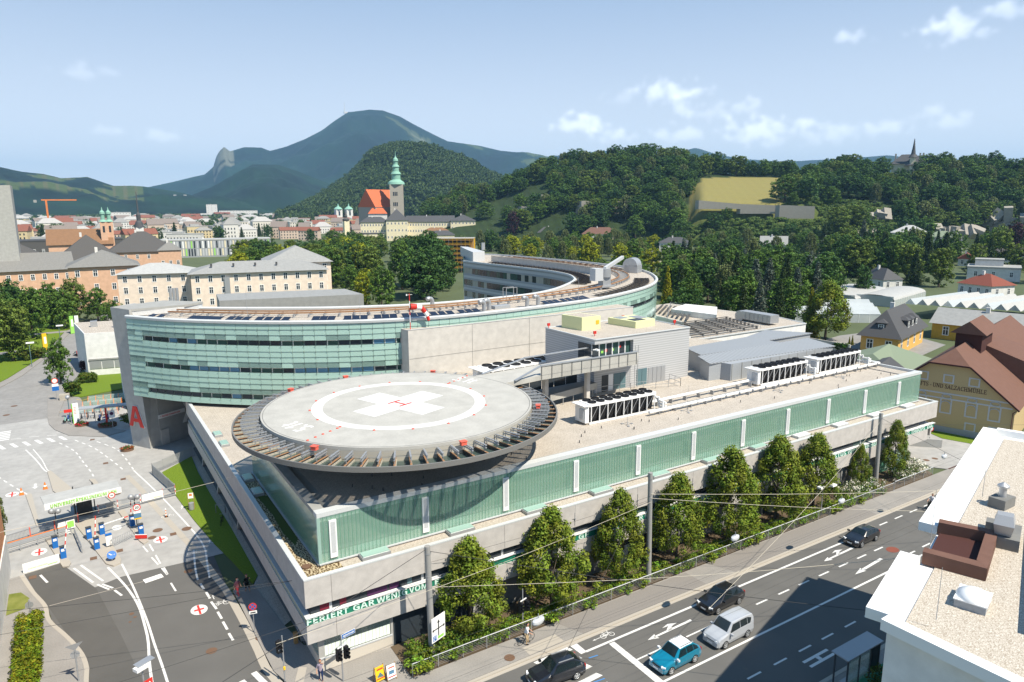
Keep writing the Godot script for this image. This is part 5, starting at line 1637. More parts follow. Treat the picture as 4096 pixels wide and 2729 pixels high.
# ---------------------------------------------------------------- the street
func pole_lamp(b: B, o: Vector3, h: float) -> void:
	b.cyl(o, o + Vector3(0, h, 0), 0.07, 0.05, 8)
func street() -> void:
	var spots := [[12.7, 1.5, 8.4, 1.10, "rounded hornbeam beside the first concrete pole, nearest the building corner"], [20.4, 2.0, 9.3, 1.10, "tall hornbeam with a trunk of leafy shoots above the cyclist"], [28.0, 1.9, 9.1, 0.92, "hornbeam just left of the second concrete pole"], [35.0, 2.2, 9.35, 0.92, "hornbeam just right of the second concrete pole"], [42.4, 2.1, 10.4, 0.98, "broad tall hornbeam behind the hanging lantern, fifth from the corner"], [50.5, 1.7, 9.9, 1.02, "big hornbeam left of the twin street lamps, merging with its neighbour"], [57.1, 1.7, 9.1, 0.95, "hornbeam above the twin street lamps"], [67.4, 0.8, 5.6, 0.75, "small narrow young hornbeam left of the third concrete pole"], [74.0, 1.3, 7.6, 0.72, "slender pointed hornbeam right of the third concrete pole"]]
	for i in spots.size():
		var q: Array = spots[i]
		tree("hornbeam", i % 3 + 1, Vector3(q[0], 0.1, q[1]), q[2], q[4], "clipped hornbeams along the street front", q[3])
	for i in 64:
		var x := 7.0 + i * 1.05 + rng.randf() * 0.5
		if x > 69: continue
		var where := "near the corner" if x < 20 else ("below the second concrete pole" if x < 36 else ("below the big hornbeams" if x < 56 else "near the twin street lamps"))
		tree("shrub", i % 4 + 1, Vector3(x, 0.12, 2.6 + rng.randf() * 0.9), 0.75 + rng.randf() * 0.75, "bright green shrub behind the street railing " + where, "shrubs behind the railing", 1.0 + rng.randf() * 0.3)
	shrub_mass("hedge", "dense shrubs at the building corner behind the end of the railing", "hedge", [6.9, 2.3, 12.5, 2.8, 0.9], 0.1, 1.5, 240, Color(0.105, 0.165, 0.02))
	shrub_mass("rose_bed", "rose bushes with white blooms at the far end of the planting strip", "rose bed", [62, 2.0, 69, 2.2, 1.2], 0.1, 1.5, 170, Color(0.07, 0.12, 0.025), "", 0.09, false, Color(0.8, 0.76, 0.66))
	shrub_mass("rose_bed", "tall shrubs with a few white blooms beside the mill yard", "rose bed", [72.5, 2.2, 79, 2.0, 1.3], 0.1, 1.7, 190, Color(0.075, 0.125, 0.028), "", 0.09, false, Color(0.75, 0.72, 0.62))
	var run := [[6.5, 3.8, 69.9, 3.75], [70.4, 3.6, 79.2, 3.55]]
	for k in 2:
		var q: Array = run[k]
		var t := thing("street_railing", ["long steel street railing with a round handrail and thin horizontal wires", "short steel railing at the end of the planting strip by the mill yard"][k], "railing")
		var a := Vector3(q[0], 0.12, q[1])
		var e := Vector3(q[2], 0.12, q[3])
		var b := B.new()
		b.cyl(a + Vector3(0, 1.02, 0), e + Vector3(0, 1.02, 0), 0.04, 0.04, 8)
		part("handrail", b, "grey_light", t)
		b = B.new()
		for j in 6: b.bar(a + Vector3(0, 0.15 + j * 0.14, 0), e + Vector3(0, 0.15 + j * 0.14, 0), 0.012, 0.012)
		part("railing_wire", b, "galvanised", t)
		var n := int((e.x - a.x) / 2.1)
		for j in n + 1: part("railing_post", box_mesh(0.05, 1.02, 0.05, "steel"), null, t, a.lerp(e, float(j) / n))
	var pl := [[8.6, 2.8, 9.5, 0.27, "weathered concrete trolley pole by the corner, carrying the white lane sign"], [30.4, 3.3, 10.75, 0.25, "plain grey concrete trolley pole in the middle of the row of hornbeams"], [71.0, 0.9, 9.0, 0.27, "concrete trolley pole at the far end of the street front"]]
	for q in pl:
		var t := thing("trolley_pole", q[4], "pole", Vector3(q[0], 0.0, q[1]))
		var b := B.new()
		b.cyl(Vector3.ZERO, Vector3(-0.12, q[2], -0.1), q[3], q[3] * 0.82, 14)
		part("shaft", b, "concrete_pole", t)
		b = B.new()
		for y in [0.6, 2.4, 2.6]: b.lathe(Vector3(-0.1, q[2] - y, -0.08), [[q[3] * 0.85, 0.0], [q[3] * 0.9, 0.0], [q[3] * 0.9, 0.08], [q[3] * 0.85, 0.08]], 12)
		part("clamp", b, "galvanised", t)
	var sg := thing("lane_sign", "tilted white direction sign with black arrows on the concrete pole at the corner", "sign", Vector3(8.95, 1.95, 3.25), 0.35)
	part("board", box_mesh(1.45, 2.0, 0.05, "white"), null, sg)
	var sb := B.new()
	for q in [[-0.05, 0.35, 0.05, 1.5], [-0.55, 0.95, 0.55, 1.03]]: sb.box((q[0] + q[2]) * 0.5, q[1], 0.03, q[2] - q[0], q[3] - q[1], 0.01)
	for q in [[0.0, 1.7, 0.0, 1.45, 0.14], [-0.7, 0.99, -0.5, 0.99, 0.12], [0.7, 0.99, 0.5, 0.99, 0.12]]:
		var d: Vector2 = Vector2(q[2] - q[0], q[3] - q[1]).normalized().orthogonal() * q[4]
		sb.tri(Vector3(q[0], q[1], 0.036), Vector3(q[2] + d.x, q[3] + d.y, 0.036), Vector3(q[2] - d.x, q[3] - d.y, 0.036))
		sb.tri(Vector3(q[0], q[1], 0.036), Vector3(q[2] - d.x, q[3] - d.y, 0.036), Vector3(q[2] + d.x, q[3] + d.y, 0.036))
	part("arrows", sb, "black", sg)
	part("panel", box_mesh(0.62, 0.2, 0.012, "sign_green"), null, sg, Vector3(0.22, 0.12, 0.03))
	part("panel", box_mesh(0.36, 0.2, 0.012, "blue"), null, sg, Vector3(-0.42, 0.32, 0.03))
	part("panel", box_mesh(0.36, 0.18, 0.012, "blue"), null, sg, Vector3(-0.42, 0.1, 0.03))
	text("H P", 0.12, 0.008, "white", sg, Transform3D(Basis(), Vector3(-0.42, 0.42, 0.042)))
	text("H", 0.12, 0.008, "white", sg, Transform3D(Basis(), Vector3(-0.5, 0.19, 0.042)))
	var tls := [[2.0, 1.5, 3.8, "traffic light with the blue street name plate, in front of the glazed corner", true], [-1.6, -0.8, 3.7, "traffic light mast with a yellow push button at the side road corner", false], [16.6, 3.2, 3.6, "traffic light mast behind the cyclist with paired black heads", true]]
	for q in tls:
		var t := thing("traffic_light", q[3], "traffic light", Vector3(q[0], 0.1, q[1]))
		var b := B.new()
		b.cyl(Vector3.ZERO, Vector3(0, q[2], 0), 0.06, 0.045, 10)
		part("mast", b, "galvanised", t)
		if q[4]:
			part("bracket", box_mesh(0.75, 0.06, 0.08, "white_metal"), null, t, Vector3(0.0, q[2] - 0.95, 0.1), 0.3)
		for s in ([-0.28, 0.3] if q[4] else [-0.3]):
			var hd := part("signal_head", box_mesh(0.3, 0.95, 0.26, "black"), null, t, Vector3(s, q[2] - (1.95 if q[4] else 1.2), 0.1), 0.4)
			for k in 3:
				var vz := B.new()
				vz.cyl(Vector3(0, 0.17 + k * 0.3, 0.13), Vector3(0, 0.19 + k * 0.3, 0.34), 0.12, 0.12, 10, false)
				part("visor", vz, "black", hd)
		if not q[4]:
			part("push_button", box_mesh(0.14, 0.22, 0.14, "sign_yellow"), null, t, Vector3(0, 1.0, 0.08))
			part("lit_lens", box_mesh(0.16, 0.16, 0.03, "white"), null, t, Vector3(-0.3, q[2] - 1.05, 0.25))
	var np := thing("street_name_plate", "blue street name plate on the traffic light mast at the glazed corner", "sign", Vector3(2.55, 3.62, 1.55), 0.25)
	part("plate", box_mesh(1.1, 0.3, 0.02, "blue"), null, np)
	part("plate_border", box_mesh(1.16, 0.36, 0.012, "white"), null, np, Vector3(0, -0.03, -0.004))
	text("Aiglhofstraße", 0.15, 0.008, "white", np, Transform3D(Basis(), Vector3(0, 0.15, 0.016)), "lettering", true, 0.95)
	var ns := thing("no_stopping_sign", "round blue and red no stopping sign with a white tow plate on the shaded footpath", "sign", Vector3(-2.1, 0.1, -8.3), -0.25)
	var nb := B.new()
	nb.cyl(Vector3.ZERO, Vector3(0, 2.6, 0), 0.035, 0.035, 8)
	part("post", nb, "galvanised", ns)
	nb = B.new()
	nb.cyl(Vector3(0, 2.3, 0.04), Vector3(0, 2.3, 0.06), 0.33, 0.33, 20)
	part("red_rim", nb, "red", ns)
	nb = B.new()
	nb.cyl(Vector3(0, 2.3, 0.061), Vector3(0, 2.3, 0.07), 0.255, 0.255, 20)
	part("blue_field", nb, "blue", ns)
	nb = B.new()
	for s in [0.785, -0.785]: nb.xbox(Transform3D(Basis(Vector3.BACK, s), Vector3(0, 2.3, 0.072 + s * 0.002)), Vector3(0.56, 0.07, 0.008))
	part("red_cross", nb, "red", ns)
	part("tow_plate", box_mesh(0.62, 0.27, 0.02, "white"), null, ns, Vector3(0, 1.66, 0.05))
	part("tow_symbol", box_mesh(0.4, 0.09, 0.01, "black"), null, ns, Vector3(0, 1.74, 0.065))
	for k in 2:
		var t := thing("sandwich_board", ["yellow sandwich board with a teal pyramid poster", "pink and white sandwich board beside the yellow one"][k], "sign", Vector3([4.25, 5.05][k], 0.1, [2.85, 3.1][k]), [0.15, 0.1][k])
		var b := B.new()
		for s in [-0.36, 0.36]:
			b.bar(Vector3(s, 0, 0.28), Vector3(s, 1.25, 0.0), 0.04, 0.04)
			b.bar(Vector3(s, 0, -0.28), Vector3(s, 1.25, 0.0), 0.04, 0.04)
		part("frame", b, "wood", t)
		var tilt := Basis(Vector3.RIGHT, -0.22)
		var pn := part("poster", box_mesh(0.7, 1.05, 0.02, "sign_yellow" if k == 0 else "white"), null, t)
		pn.transform = Transform3D(tilt, Vector3(0, 0.15, 0.27))
		var pb := B.new()
		if k == 0: pb.tri(Vector3(-0.28, 0.28, 0.015), Vector3(0.3, 0.2, 0.015), Vector3(0.02, 0.62, 0.015))
		else: pb.quad(Vector3(-0.22, 0.35, 0.015), Vector3(0.22, 0.35, 0.015), Vector3(0.2, 0.62, 0.015), Vector3(-0.2, 0.62, 0.015))
		part("picture", pb, "teal_panel" if k == 0 else "window_blue", pn)
		part("headline", box_mesh(0.5, 0.1, 0.01, "red" if k == 0 else "lamp_red"), null, pn, Vector3(0.03, 0.78, 0.012))
		part("footline", box_mesh(0.64, 0.08, 0.01, "red"), null, pn, Vector3(0, 0.12, 0.012))
	var tw := thing("street_lamp", "twin headed white street lamp on a short mast behind the railing", "street lamp", Vector3(56.4, 0.1, 3.2))
	var tb := B.new()
	tb.cyl(Vector3.ZERO, Vector3(0, 3.5, 0), 0.06, 0.05, 8)
	tb.bar(Vector3(-0.8, 3.5, 0.3), Vector3(0.9, 3.5, 0.6), 0.05, 0.05)
	part("mast", tb, "galvanised", tw)
	for s in [[-0.8, 0.3], [0.9, 0.6]]: part("lamp_head", box_mesh(0.75, 0.2, 0.5, "white"), null, tw, Vector3(s[0], 3.5, s[1]))
	for q in [[31.1, 8.0, 12.2, "white lantern hanging over the parked cars near the second concrete pole"], [11.5, 7.8, 12.9, "white lantern hanging above the cyclist"], [65.0, 7.8, 11.3, "white lantern hanging over the far end of the street by the mill yard"], [48.5, 6.3, 10.3, "white box hanging on the wires above the twin street lamps"]]:
		var t := thing("hanging_lantern", q[3], "street lamp", Vector3(q[0], q[1], q[2]), 0.25)
		var b := B.new()
		b.lathe(Vector3.ZERO, [[0.02, -0.18], [0.26, -0.12], [0.32, 0.0]], 12)
		var o := part("lamp_glass", b, "white", t)
		o.scale = Vector3(1.7, 1.0, 0.8)
		b = B.new()
		b.lathe(Vector3.ZERO, [[0.32, 0.002], [0.3, 0.14], [0.02, 0.22]], 12)
		o = part("lamp_cap", b, "grey_light", t)
		o.scale = Vector3(1.7, 1.0, 0.8)
		b = B.new()
		b.tube([Vector3(0, 0.2, 0), Vector3(0, 0.55, 0)], 0.03)
		part("hanger", b, "galvanised", t)
	var n := 0
	for q in [[8.5, 9.3, 2.7, -60, 7.5, 30, 0.02, 0], [8.5, 9.1, 2.7, 40, 8.0, 33, 0.02, 0], [8.5, 6.2, 2.8, 46, 6.6, 21.5, 0.018, 1], [30.2, 8.8, 3.4, 76, 7.2, 24, 0.02, 1], [30.2, 8.4, 3.4, 62, 7.5, 25, 0.02, 1], [30.2, 8.6, 3.4, 9.65, 6.6, 0.1, 0.012, 0], [70.9, 8.4, 0.8, 60, 7.5, 26, 0.018, 0], [70.9, 7.6, 0.8, 120, 6, 22, 0.014, 0], [-30, 7.2, -14, 9.65, 6.6, 0.05, 0.016, 0], [-30, 6.6, -9.4, 24.3, 6.6, 0.05, 0.014, 0], [-40, 7, -24, 0.1, 7.4, -25, 0.018, 1], [-40, 6.2, 2, 39.2, 6.6, 0.05, 0.014, 0], [-3, 6.4, 4, 30.2, 8.0, 3.4, 0.016, 1], [12, 6.2, 15, 31.8, 6.6, 0.05, 0.014, 0], [24, 6.1, 16, 70.9, 7.9, 0.8, 0.016, 1]]:
		n += 1
		var b := B.new()
		var a := Vector3(q[0], q[1], q[2])
		var e := Vector3(q[3], q[4], q[5])
		var l := []
		for i in 9: l.append(a.lerp(e, i / 8.0) - Vector3(0, sin(PI * i / 8.0) * a.distance_to(e) * 0.012, 0))
		b.tube(l, q[6], 5)
		solo("span_wire", b, "wire_pale" if q[7] else "wire", "thin span wire of the trolley line strung over the street", "wire", Vector3.ZERO, 0.0, "span wires over the street")
	for z in [8.9, 9.6, 12.3, 13.0, 16.0, 16.7]:
		var b := B.new()
		var l := []
		for i in 13: l.append(Vector3(-30 + i * 12.0, 5.7 - sin(PI * fmod(i * 0.5, 1.0)) * 0.08, z))
		b.tube(l, 0.009, 4)
		solo("trolley_wire", b, "wire", "thin trolley bus contact wire running along the street", "wire", Vector3.ZERO, 0.0, "trolley bus contact wires")
	var bs := thing("bus_shelter", "dark bus shelter with a flat metal roof and glass walls in the shade", "bus shelter")
	var b := B.new()
	b.hexa([Vector3(31.6, 2.62, 22.1), Vector3(36.0, 2.62, 22.1), Vector3(36.0, 2.7, 20.8), Vector3(31.6, 2.7, 20.8), Vector3(31.6, 2.7, 22.1), Vector3(36.0, 2.7, 22.1), Vector3(36.0, 2.78, 20.8), Vector3(31.6, 2.78, 20.8)])
	part("roof", b, "galvanised", bs)
	for x in [31.9, 33.3, 34.7, 35.8]: part("post", box_mesh(0.09, 2.6, 0.09, "dark_metal"), null, bs, Vector3(x, 0.1, 21.95))
	part("post", box_mesh(0.09, 2.6, 0.09, "dark_metal"), null, bs, Vector3(31.9, 0.1, 20.95))
	for x in [32.6, 34.0]: part("pane", box_mesh(1.25, 2.0, 0.03, "clear_glass"), null, bs, Vector3(x, 0.4, 21.95))
	part("poster_case", box_mesh(1.0, 2.0, 0.14, "window_dark"), null, bs, Vector3(35.25, 0.4, 21.9))
	part("bench", box_mesh(3.0, 0.06, 0.4, "galvanised"), null, bs, Vector3(33.4, 0.55, 21.6))
	shrub_mass("shrub", "dark shrub beside the bus shelter at the foot of the white building", "shrub", [33.4, 23.0, 37.5, 23.0, 0.6], 0.1, 1.2, 60, Color(0.06, 0.10, 0.02))
# ---------------------------------------------------------------- forecourt with its gate
func post(b: B, x: float, z: float, h: float, r: float) -> void:
	b.cyl(Vector3(x, 0, z), Vector3(x, h, z), r, r, 8)
func forecourt() -> void:
	var t := thing("mesh_fence", "dark grey mesh fence with a kink around the head of the lawn", "fence")
	var fp := [Vector3(-3.8, 0.05, -42.6), Vector3(-5.4, 0.05, -51.7), Vector3(0.2, 0.05, -56.2)]
	for k in 2:
		var b := B.new()
		var n := 40
		for i in n + 1:
			var p: Vector3 = fp[k].lerp(fp[k + 1], float(i) / n)
			b.bar(p, p + Vector3(0, 1.35, 0), 0.035 if k == 0 else 0.012, 0.06)
		for j in 8: b.bar(fp[k] + Vector3(0, 0.15 + j * 0.17, 0), fp[k + 1] + Vector3(0, 0.15 + j * 0.17, 0), 0.02, 0.02)
		part("fence_panel", b, "grey_panel" if k == 0 else "galvanised", t)
		for i in 5: part("fence_post", box_mesh(0.07, 1.45, 0.07, "galvanised"), null, t, fp[k].lerp(fp[k + 1], i / 4.0))
	t = thing("sliding_gate", "long grey sliding gate with red and white tape across the entrance lanes", "gate")
	var a := Vector3(-3.8, 0.08, -42.5)
	var e := Vector3(-11.9, 0.08, -41.2)
	var b := B.new()
	for y in [0.1, 1.05]: b.bar(a + Vector3(0, y, 0), e + Vector3(0, y, 0), 0.1, 0.12)
	part("gate_rail", b, "galvanised", t)
	b = B.new()
	for i in 74:
		var p := a.lerp(e, i / 73.0)
		b.bar(p + Vector3(0, 0.1, 0), p + Vector3(0, 1.05, 0), 0.025, 0.025)
	part("gate_bars", b, "steel", t)
	for f in [0.0, 0.17, 0.47, 0.76, 1.0]:
		for k in 4: part("striped_post", box_mesh(0.09, 0.28, 0.09, "red" if k % 2 else "white"), null, t, a.lerp(e, f) + Vector3(0, 0.06 + k * 0.28, 0))
	for f in [0.55, 0.66, 0.86]: part("gate_panel", box_mesh(0.75, 0.7, 0.04, "grey_panel"), null, t, a.lerp(e, f) + Vector3(0, 0.25, 0.0), 0.16)
	t = thing("gate_banner", "white banner with a green line hung on the sliding gate by the bicycle lane", "banner", Vector3(-6.3, 0.3, -42.0), 0.16)
	part("cloth", box_mesh(2.3, 0.85, 0.02, "white"), null, t)
	part("green_line", box_mesh(0.9, 0.05, 0.01, "sign_green"), null, t, Vector3(0.55, 0.12, 0.012))
	text("UNIKLINIKUM SALZBURG", 0.09, 0.006, "grey_light", t, Transform3D(Basis(), Vector3(0.3, 0.5, 0.014)), "lettering", false, 1.5)
	t = thing("side_gate", "low dark gate with tape left of the gatehouse", "gate")
	b = B.new()
	a = Vector3(-13.9, 0.05, -40.2)
	e = Vector3(-20.5, 0.05, -38.0)
	for y in [0.1, 0.95]: b.bar(a + Vector3(0, y, 0), e + Vector3(0, y, 0), 0.08, 0.08)
	for i in 60:
		var p := a.lerp(e, i / 59.0)
		b.bar(p + Vector3(0, 0.1, 0), p + Vector3(0, 0.95, 0), 0.03, 0.03)
	part("gate_bars", b, "steel", t)
	for f in [0.0, 0.33, 0.66]: part("striped_post", box_mesh(0.1, 1.1, 0.1, "lamp_red"), null, t, a.lerp(e, f))
	b = B.new()
	handrail(b, [Vector3(-14.6, 0.05, -37.2), Vector3(-20.5, 0.05, -35.4)], 0.75, 1.4, 2, 0.04)
	handrail(b, [Vector3(-14.3, 0.05, -37.0), Vector3(-13.7, 0.05, -31.8)], 0.8, 1.3, 3, 0.025)
	solo("pipe_barrier", b, "galvanised", "galvanised pipe barrier along the left entrance lanes", "barrier")
	t = thing("gatehouse", "small dark glass gatehouse under a long flat white canopy with green lettering", "gatehouse")
	b = B.new()
	b.box(-13.2, 0.13, -43.0, 1.5, 2.6, 1.9)
	part("cabin", b, "dark_metal", t)
	for q in [[-13.55, 0.55], [-12.9, 0.55]]: part("window", box_mesh(q[1], 1.0, 0.03, "window_dark"), null, t, Vector3(q[0], 1.2, -42.03))
	part("cabin_frame", box_mesh(1.56, 0.12, 0.1, "steel"), null, t, Vector3(-13.2, 2.5, -42.0))
	b = B.new()
	b.prism(V2([-16.63, -37.95, -9.54, -39.0, -9.8, -42.1, -17.1, -41.1]), 3.4, 3.52)
	part("canopy_roof", b, "roof_lightgrey", t)
	b = B.new()
	b.bar(Vector3(-16.66, 3.42, -37.62), Vector3(-9.5, 3.42, -38.66), 0.1, 0.62)
	part("fascia", b, "white", t)
	text("UNIVERSITÄTSKLINIKUM LKH", 0.36, 0.05, "sign_green", t, Transform3D(Basis(Vector3.UP, 0.145), Vector3(-13.05, 3.42, -38.06)), "lettering", true, 6.2)
	for q in [[-14.1, -42.4], [-12.2, -42.7], [-14.1, -40.6]]: part("post", box_mesh(0.12, 3.4, 0.12, "dark_metal"), null, t, Vector3(q[0], 0.1, q[1]))
	var tm := [[-16.0, -34.4, "blue ticket machine at the far left lane"], [-15.3, -31.4, "blue barrier housing at the near left lane, by the white banner"], [-13.0, -34.9, "blue ticket machine on the middle island, left edge"], [-12.4, -31.8, "blue barrier housing on the middle island with the boom raised"], [-11.8, -35.3, "blue barrier housing behind the middle lane with its white boom lowered"], [-8.9, -35.8, "blue barrier housing beside the twin lamp on the right island"], [-8.3, -32.8, "blue machine at the tip of the right island by the red board"]]
	var mb := B.new()
	mb.hexa([Vector3(-0.24, 0, 0.2), Vector3(0.24, 0, 0.2), Vector3(0.24, 0, -0.2), Vector3(-0.24, 0, -0.2), Vector3(-0.24, 1.15, 0.15), Vector3(0.24, 1.15, 0.15), Vector3(0.24, 1.2, -0.2), Vector3(-0.24, 1.2, -0.2)])
	var mm := mesh_of(mb, "blue")
	var m0: Node3D = null
	for q in tm:
		if m0 == null:
			m0 = thing("ticket_machine", q[2], "ticket machine", Vector3(q[0], 0.13, q[1]), 0.15, "blue machines of the entrance lanes")
			part("housing", mm, null, m0)
			part("cap", box_mesh(0.52, 0.05, 0.46, "dark_metal"), null, m0, Vector3(0, 1.2, 0))
			part("label_field", box_mesh(0.3, 0.25, 0.01, "white"), null, m0, Vector3(0, 0.75, 0.18))
		else: copy(m0, Vector3(q[0], 0.13, q[1]), 0.15, q[2])
	var bo := [[-15.1, -31.1, 1.4, "red and white boom raised at the near left lane"], [-12.5, -31.9, 1.45, "red and white boom raised at the middle island"], [-8.95, -36.0, 1.5, "red and white boom raised at the right island"], [-11.6, -35.2, 0.06, "white boom lowered across the middle lane"]]
	for q in bo:
		t = thing("barrier_boom", q[3], "barrier", Vector3(q[0], 1.2, q[1]), 0.2)
		var d := Vector3(cos(q[2]), sin(q[2]), 0)
		for k in 6:
			b = B.new()
			b.bar(d * k * 0.4, d * (k + 1) * 0.4, 0.07, 0.09)
			part("boom_section", b, "red" if k % 2 and q[2] > 0.5 or k == 5 else "white", t)
	t = thing("information_stand", "white and blue information stand in front of the middle lane", "sign", Vector3(-11.3, 0.13, -31.6), 0.1)
	part("board", box_mesh(0.55, 1.1, 0.1, "white"), null, t, Vector3(0, 0.15, 0))
	part("cap", box_mesh(0.58, 0.14, 0.3, "blue"), null, t, Vector3(0, 1.25, -0.05))
	t = thing("direction_sign", "round blue keep right sign with a white arrow at the tip of the island", "sign", Vector3(-11.25, 0.13, -28.25))
	b = B.new()
	b.cyl(Vector3(0, 0.55, 0.04), Vector3(0, 0.58, 0.07), 0.42, 0.42, 22)
	part("disc", b, "blue", t)
	b = B.new()
	b.xbox(Transform3D(Basis(Vector3.BACK, -0.7), Vector3(-0.05, 0.61, 0.085)), Vector3(0.5, 0.1, 0.01))
	b.tri(Vector3(0.28, 0.36, 0.09), Vector3(0.24, 0.66, 0.09), Vector3(-0.02, 0.38, 0.09))
	part("arrow", b, "white", t)
	for k in 3: part("striped_foot", box_mesh(0.09, 0.12, 0.09, "red" if k % 2 else "white"), null, t, Vector3(0, k * 0.12, 0))
	t = thing("speed_sign", "round red rimmed 20 sign above a blue and yellow plate on the right island", "sign", Vector3(-8.4, 0.13, -34.2))
	b = B.new()
	post(b, 0, 0, 3.0, 0.035)
	part("post", b, "galvanised", t)
	for q in [[0.38, 0.04, "red"], [0.29, 0.055, "white"]]:
		b = B.new()
		b.cyl(Vector3(0, 2.6, q[1]), Vector3(0, 2.6, q[1] + 0.015), q[0], q[0], 22)
		part("disc", b, q[2], t)
	text("20", 0.26, 0.01, "black", t, Transform3D(Basis(), Vector3(0, 2.6, 0.08)))
	part("plate", box_mesh(0.7, 0.24, 0.03, "white"), null, t, Vector3(0, 1.95, 0.05))
	part("plate", box_mesh(0.7, 0.5, 0.03, "window_blue"), null, t, Vector3(0, 1.42, 0.05))
	part("plate", box_mesh(0.7, 0.14, 0.03, "sign_yellow"), null, t, Vector3(0, 1.27, 0.05))
	t = thing("height_sign", "round red rimmed limit sign hanging on the gatehouse canopy", "sign", Vector3(-10.5, 3.15, -38.2), 0.15)
	for q in [[0.36, 0.0, "red"], [0.26, 0.012, "white"]]:
		b = B.new()
		b.cyl(Vector3(0, 0, q[1]), Vector3(0, 0, q[1] + 0.02), q[0], q[0], 22)
		part("disc", b, q[2], t)
	text("16t", 0.15, 0.01, "black", t, Transform3D(Basis(), Vector3(0, 0, 0.045)))
	for q in [[-15.8, -37.3, 3.0, "twin globe lamp on the left side of the entrance"], [-8.5, -35.3, 3.6, "twin globe lamp on the right island of the entrance"]]:
		t = thing("globe_lamp", q[3], "street lamp", Vector3(q[0], 0.1, q[1]))
		b = B.new()
		post(b, 0, 0, q[2] - 0.3, 0.05)
		b.bar(Vector3(-0.3, q[2] - 0.4, 0), Vector3(0.3, q[2] - 0.35, 0.3), 0.05, 0.05)
		part("post", b, "dark_metal", t)
		for s in [[-0.3, 0.0], [0.3, 0.3]]:
			b = B.new()
			b.ball(Vector3(s[0], q[2] - 0.1, s[1]), Vector3(0.3, 0.3, 0.3))
			part("globe", b, "galvanised", t)
	t = thing("road_banner", "long white banner with a green line blocking the left exit lane", "banner", Vector3(-17.1, 0.02, -30.4), 0.19)
	part("cloth", box_mesh(3.0, 0.95, 0.04, "white"), null, t)
	part("green_line", box_mesh(0.8, 0.06, 0.02, "sign_green"), null, t, Vector3(0.9, 0.16, 0.022))
	text("SALZBURGER LANDESKLINIKEN", 0.1, 0.01, "sign_green", t, Transform3D(Basis(), Vector3(-0.3, 0.3, 0.026)), "lettering", false, 1.6)
	t = thing("a_board", "white a-frame board with a light green poster left of the gatehouse", "sign", Vector3(-14.6, 0.05, -38.6), 0.2)
	for k in 2: part("panel", box_mesh(0.8, 0.95, 0.03, "white"), null, t, Vector3(-0.85 * k, 0.1, 0))
	part("poster", box_mesh(0.62, 0.7, 0.01, "sign_green"), null, t, Vector3(0, 0.25, 0.02))
	t = thing("dark_barrier_wall", "low grey wall with an orange edge across the far left lane", "barrier")
	b = B.new()
	b.bar(Vector3(-20.5, 0.3, -37.0), Vector3(-15.0, 0.3, -38.5), 0.15, 0.5)
	part("wall", b, "grey_panel", t)
	b = B.new()
	b.bar(Vector3(-20.5, 0.58, -37.0), Vector3(-15.0, 0.58, -38.5), 0.16, 0.05)
	part("edge", b, "orange", t)
	b = B.new()
	handrail(b, [Vector3(-11.2, 0.05, -31.4), Vector3(-8.9, 0.05, -32.9)], 0.85, 0.2, 2, 0.015)
	solo("crowd_barrier", b, "galvanised", "galvanised crowd barrier closing the middle lane", "barrier")
	t = thing("red_barrier_board", "red and white barrier board leaning at the tip of the right island", "barrier", Vector3(-8.4, 0.2, -31.7), -0.5)
	part("board", box_mesh(1.2, 0.4, 0.06, "red"), null, t)
	part("stripe", box_mesh(1.2, 0.06, 0.062, "white"), null, t, Vector3(0, 0.4, 0))
	t = thing("flexible_post", "orange and white flexible bollard between road and bicycle lane", "bollard", Vector3(-5.5, 0.02, -36.5))
	part("foot", box_mesh(0.35, 0.04, 0.35, "black"), null, t)
	for k in 6: part("band", box_mesh(0.1, 0.16, 0.1, "orange" if k % 2 == 0 else "white"), null, t, Vector3(0, 0.04 + k * 0.16, 0))
	t = thing("litter_bin", "cylindrical litter bin under a small poster frame on the lawn", "litter bin", Vector3(-2.8, 0.09, -36.8), -0.2)
	b = B.new()
	b.cyl(Vector3(0, 0.05, 0), Vector3(0, 0.85, 0), 0.26, 0.28, 14)
	part("bin", b, "galvanised", t)
	for s in [-0.3, 0.3]: part("frame_post", box_mesh(0.05, 2.0, 0.05, "wood"), null, t, Vector3(s, 0, -0.1))
	part("poster", box_mesh(0.55, 0.65, 0.03, "white"), null, t, Vector3(0, 1.35, -0.1))
	part("poster_picture", box_mesh(0.3, 0.25, 0.01, "orange"), null, t, Vector3(0, 1.65, -0.08))
	for q in [[-19.6, -53.0, "orange traffic cone beside the far left island"], [-17.2, -53.6, "orange traffic cone in front of the pale island"]]:
		t = thing("traffic_cone", q[2], "traffic cone", Vector3(q[0], 0.02, q[1]))
		b = B.new()
		b.lathe(Vector3.ZERO, [[0.24, 0.03], [0.05, 0.85]], 12)
		b.box(0, 0, 0, 0.5, 0.04, 0.5)
		part("cone", b, "orange", t)
		b = B.new()
		b.lathe(Vector3.ZERO, [[0.185, 0.32], [0.14, 0.5]], 12)
		part("white_band", b, "white", t)
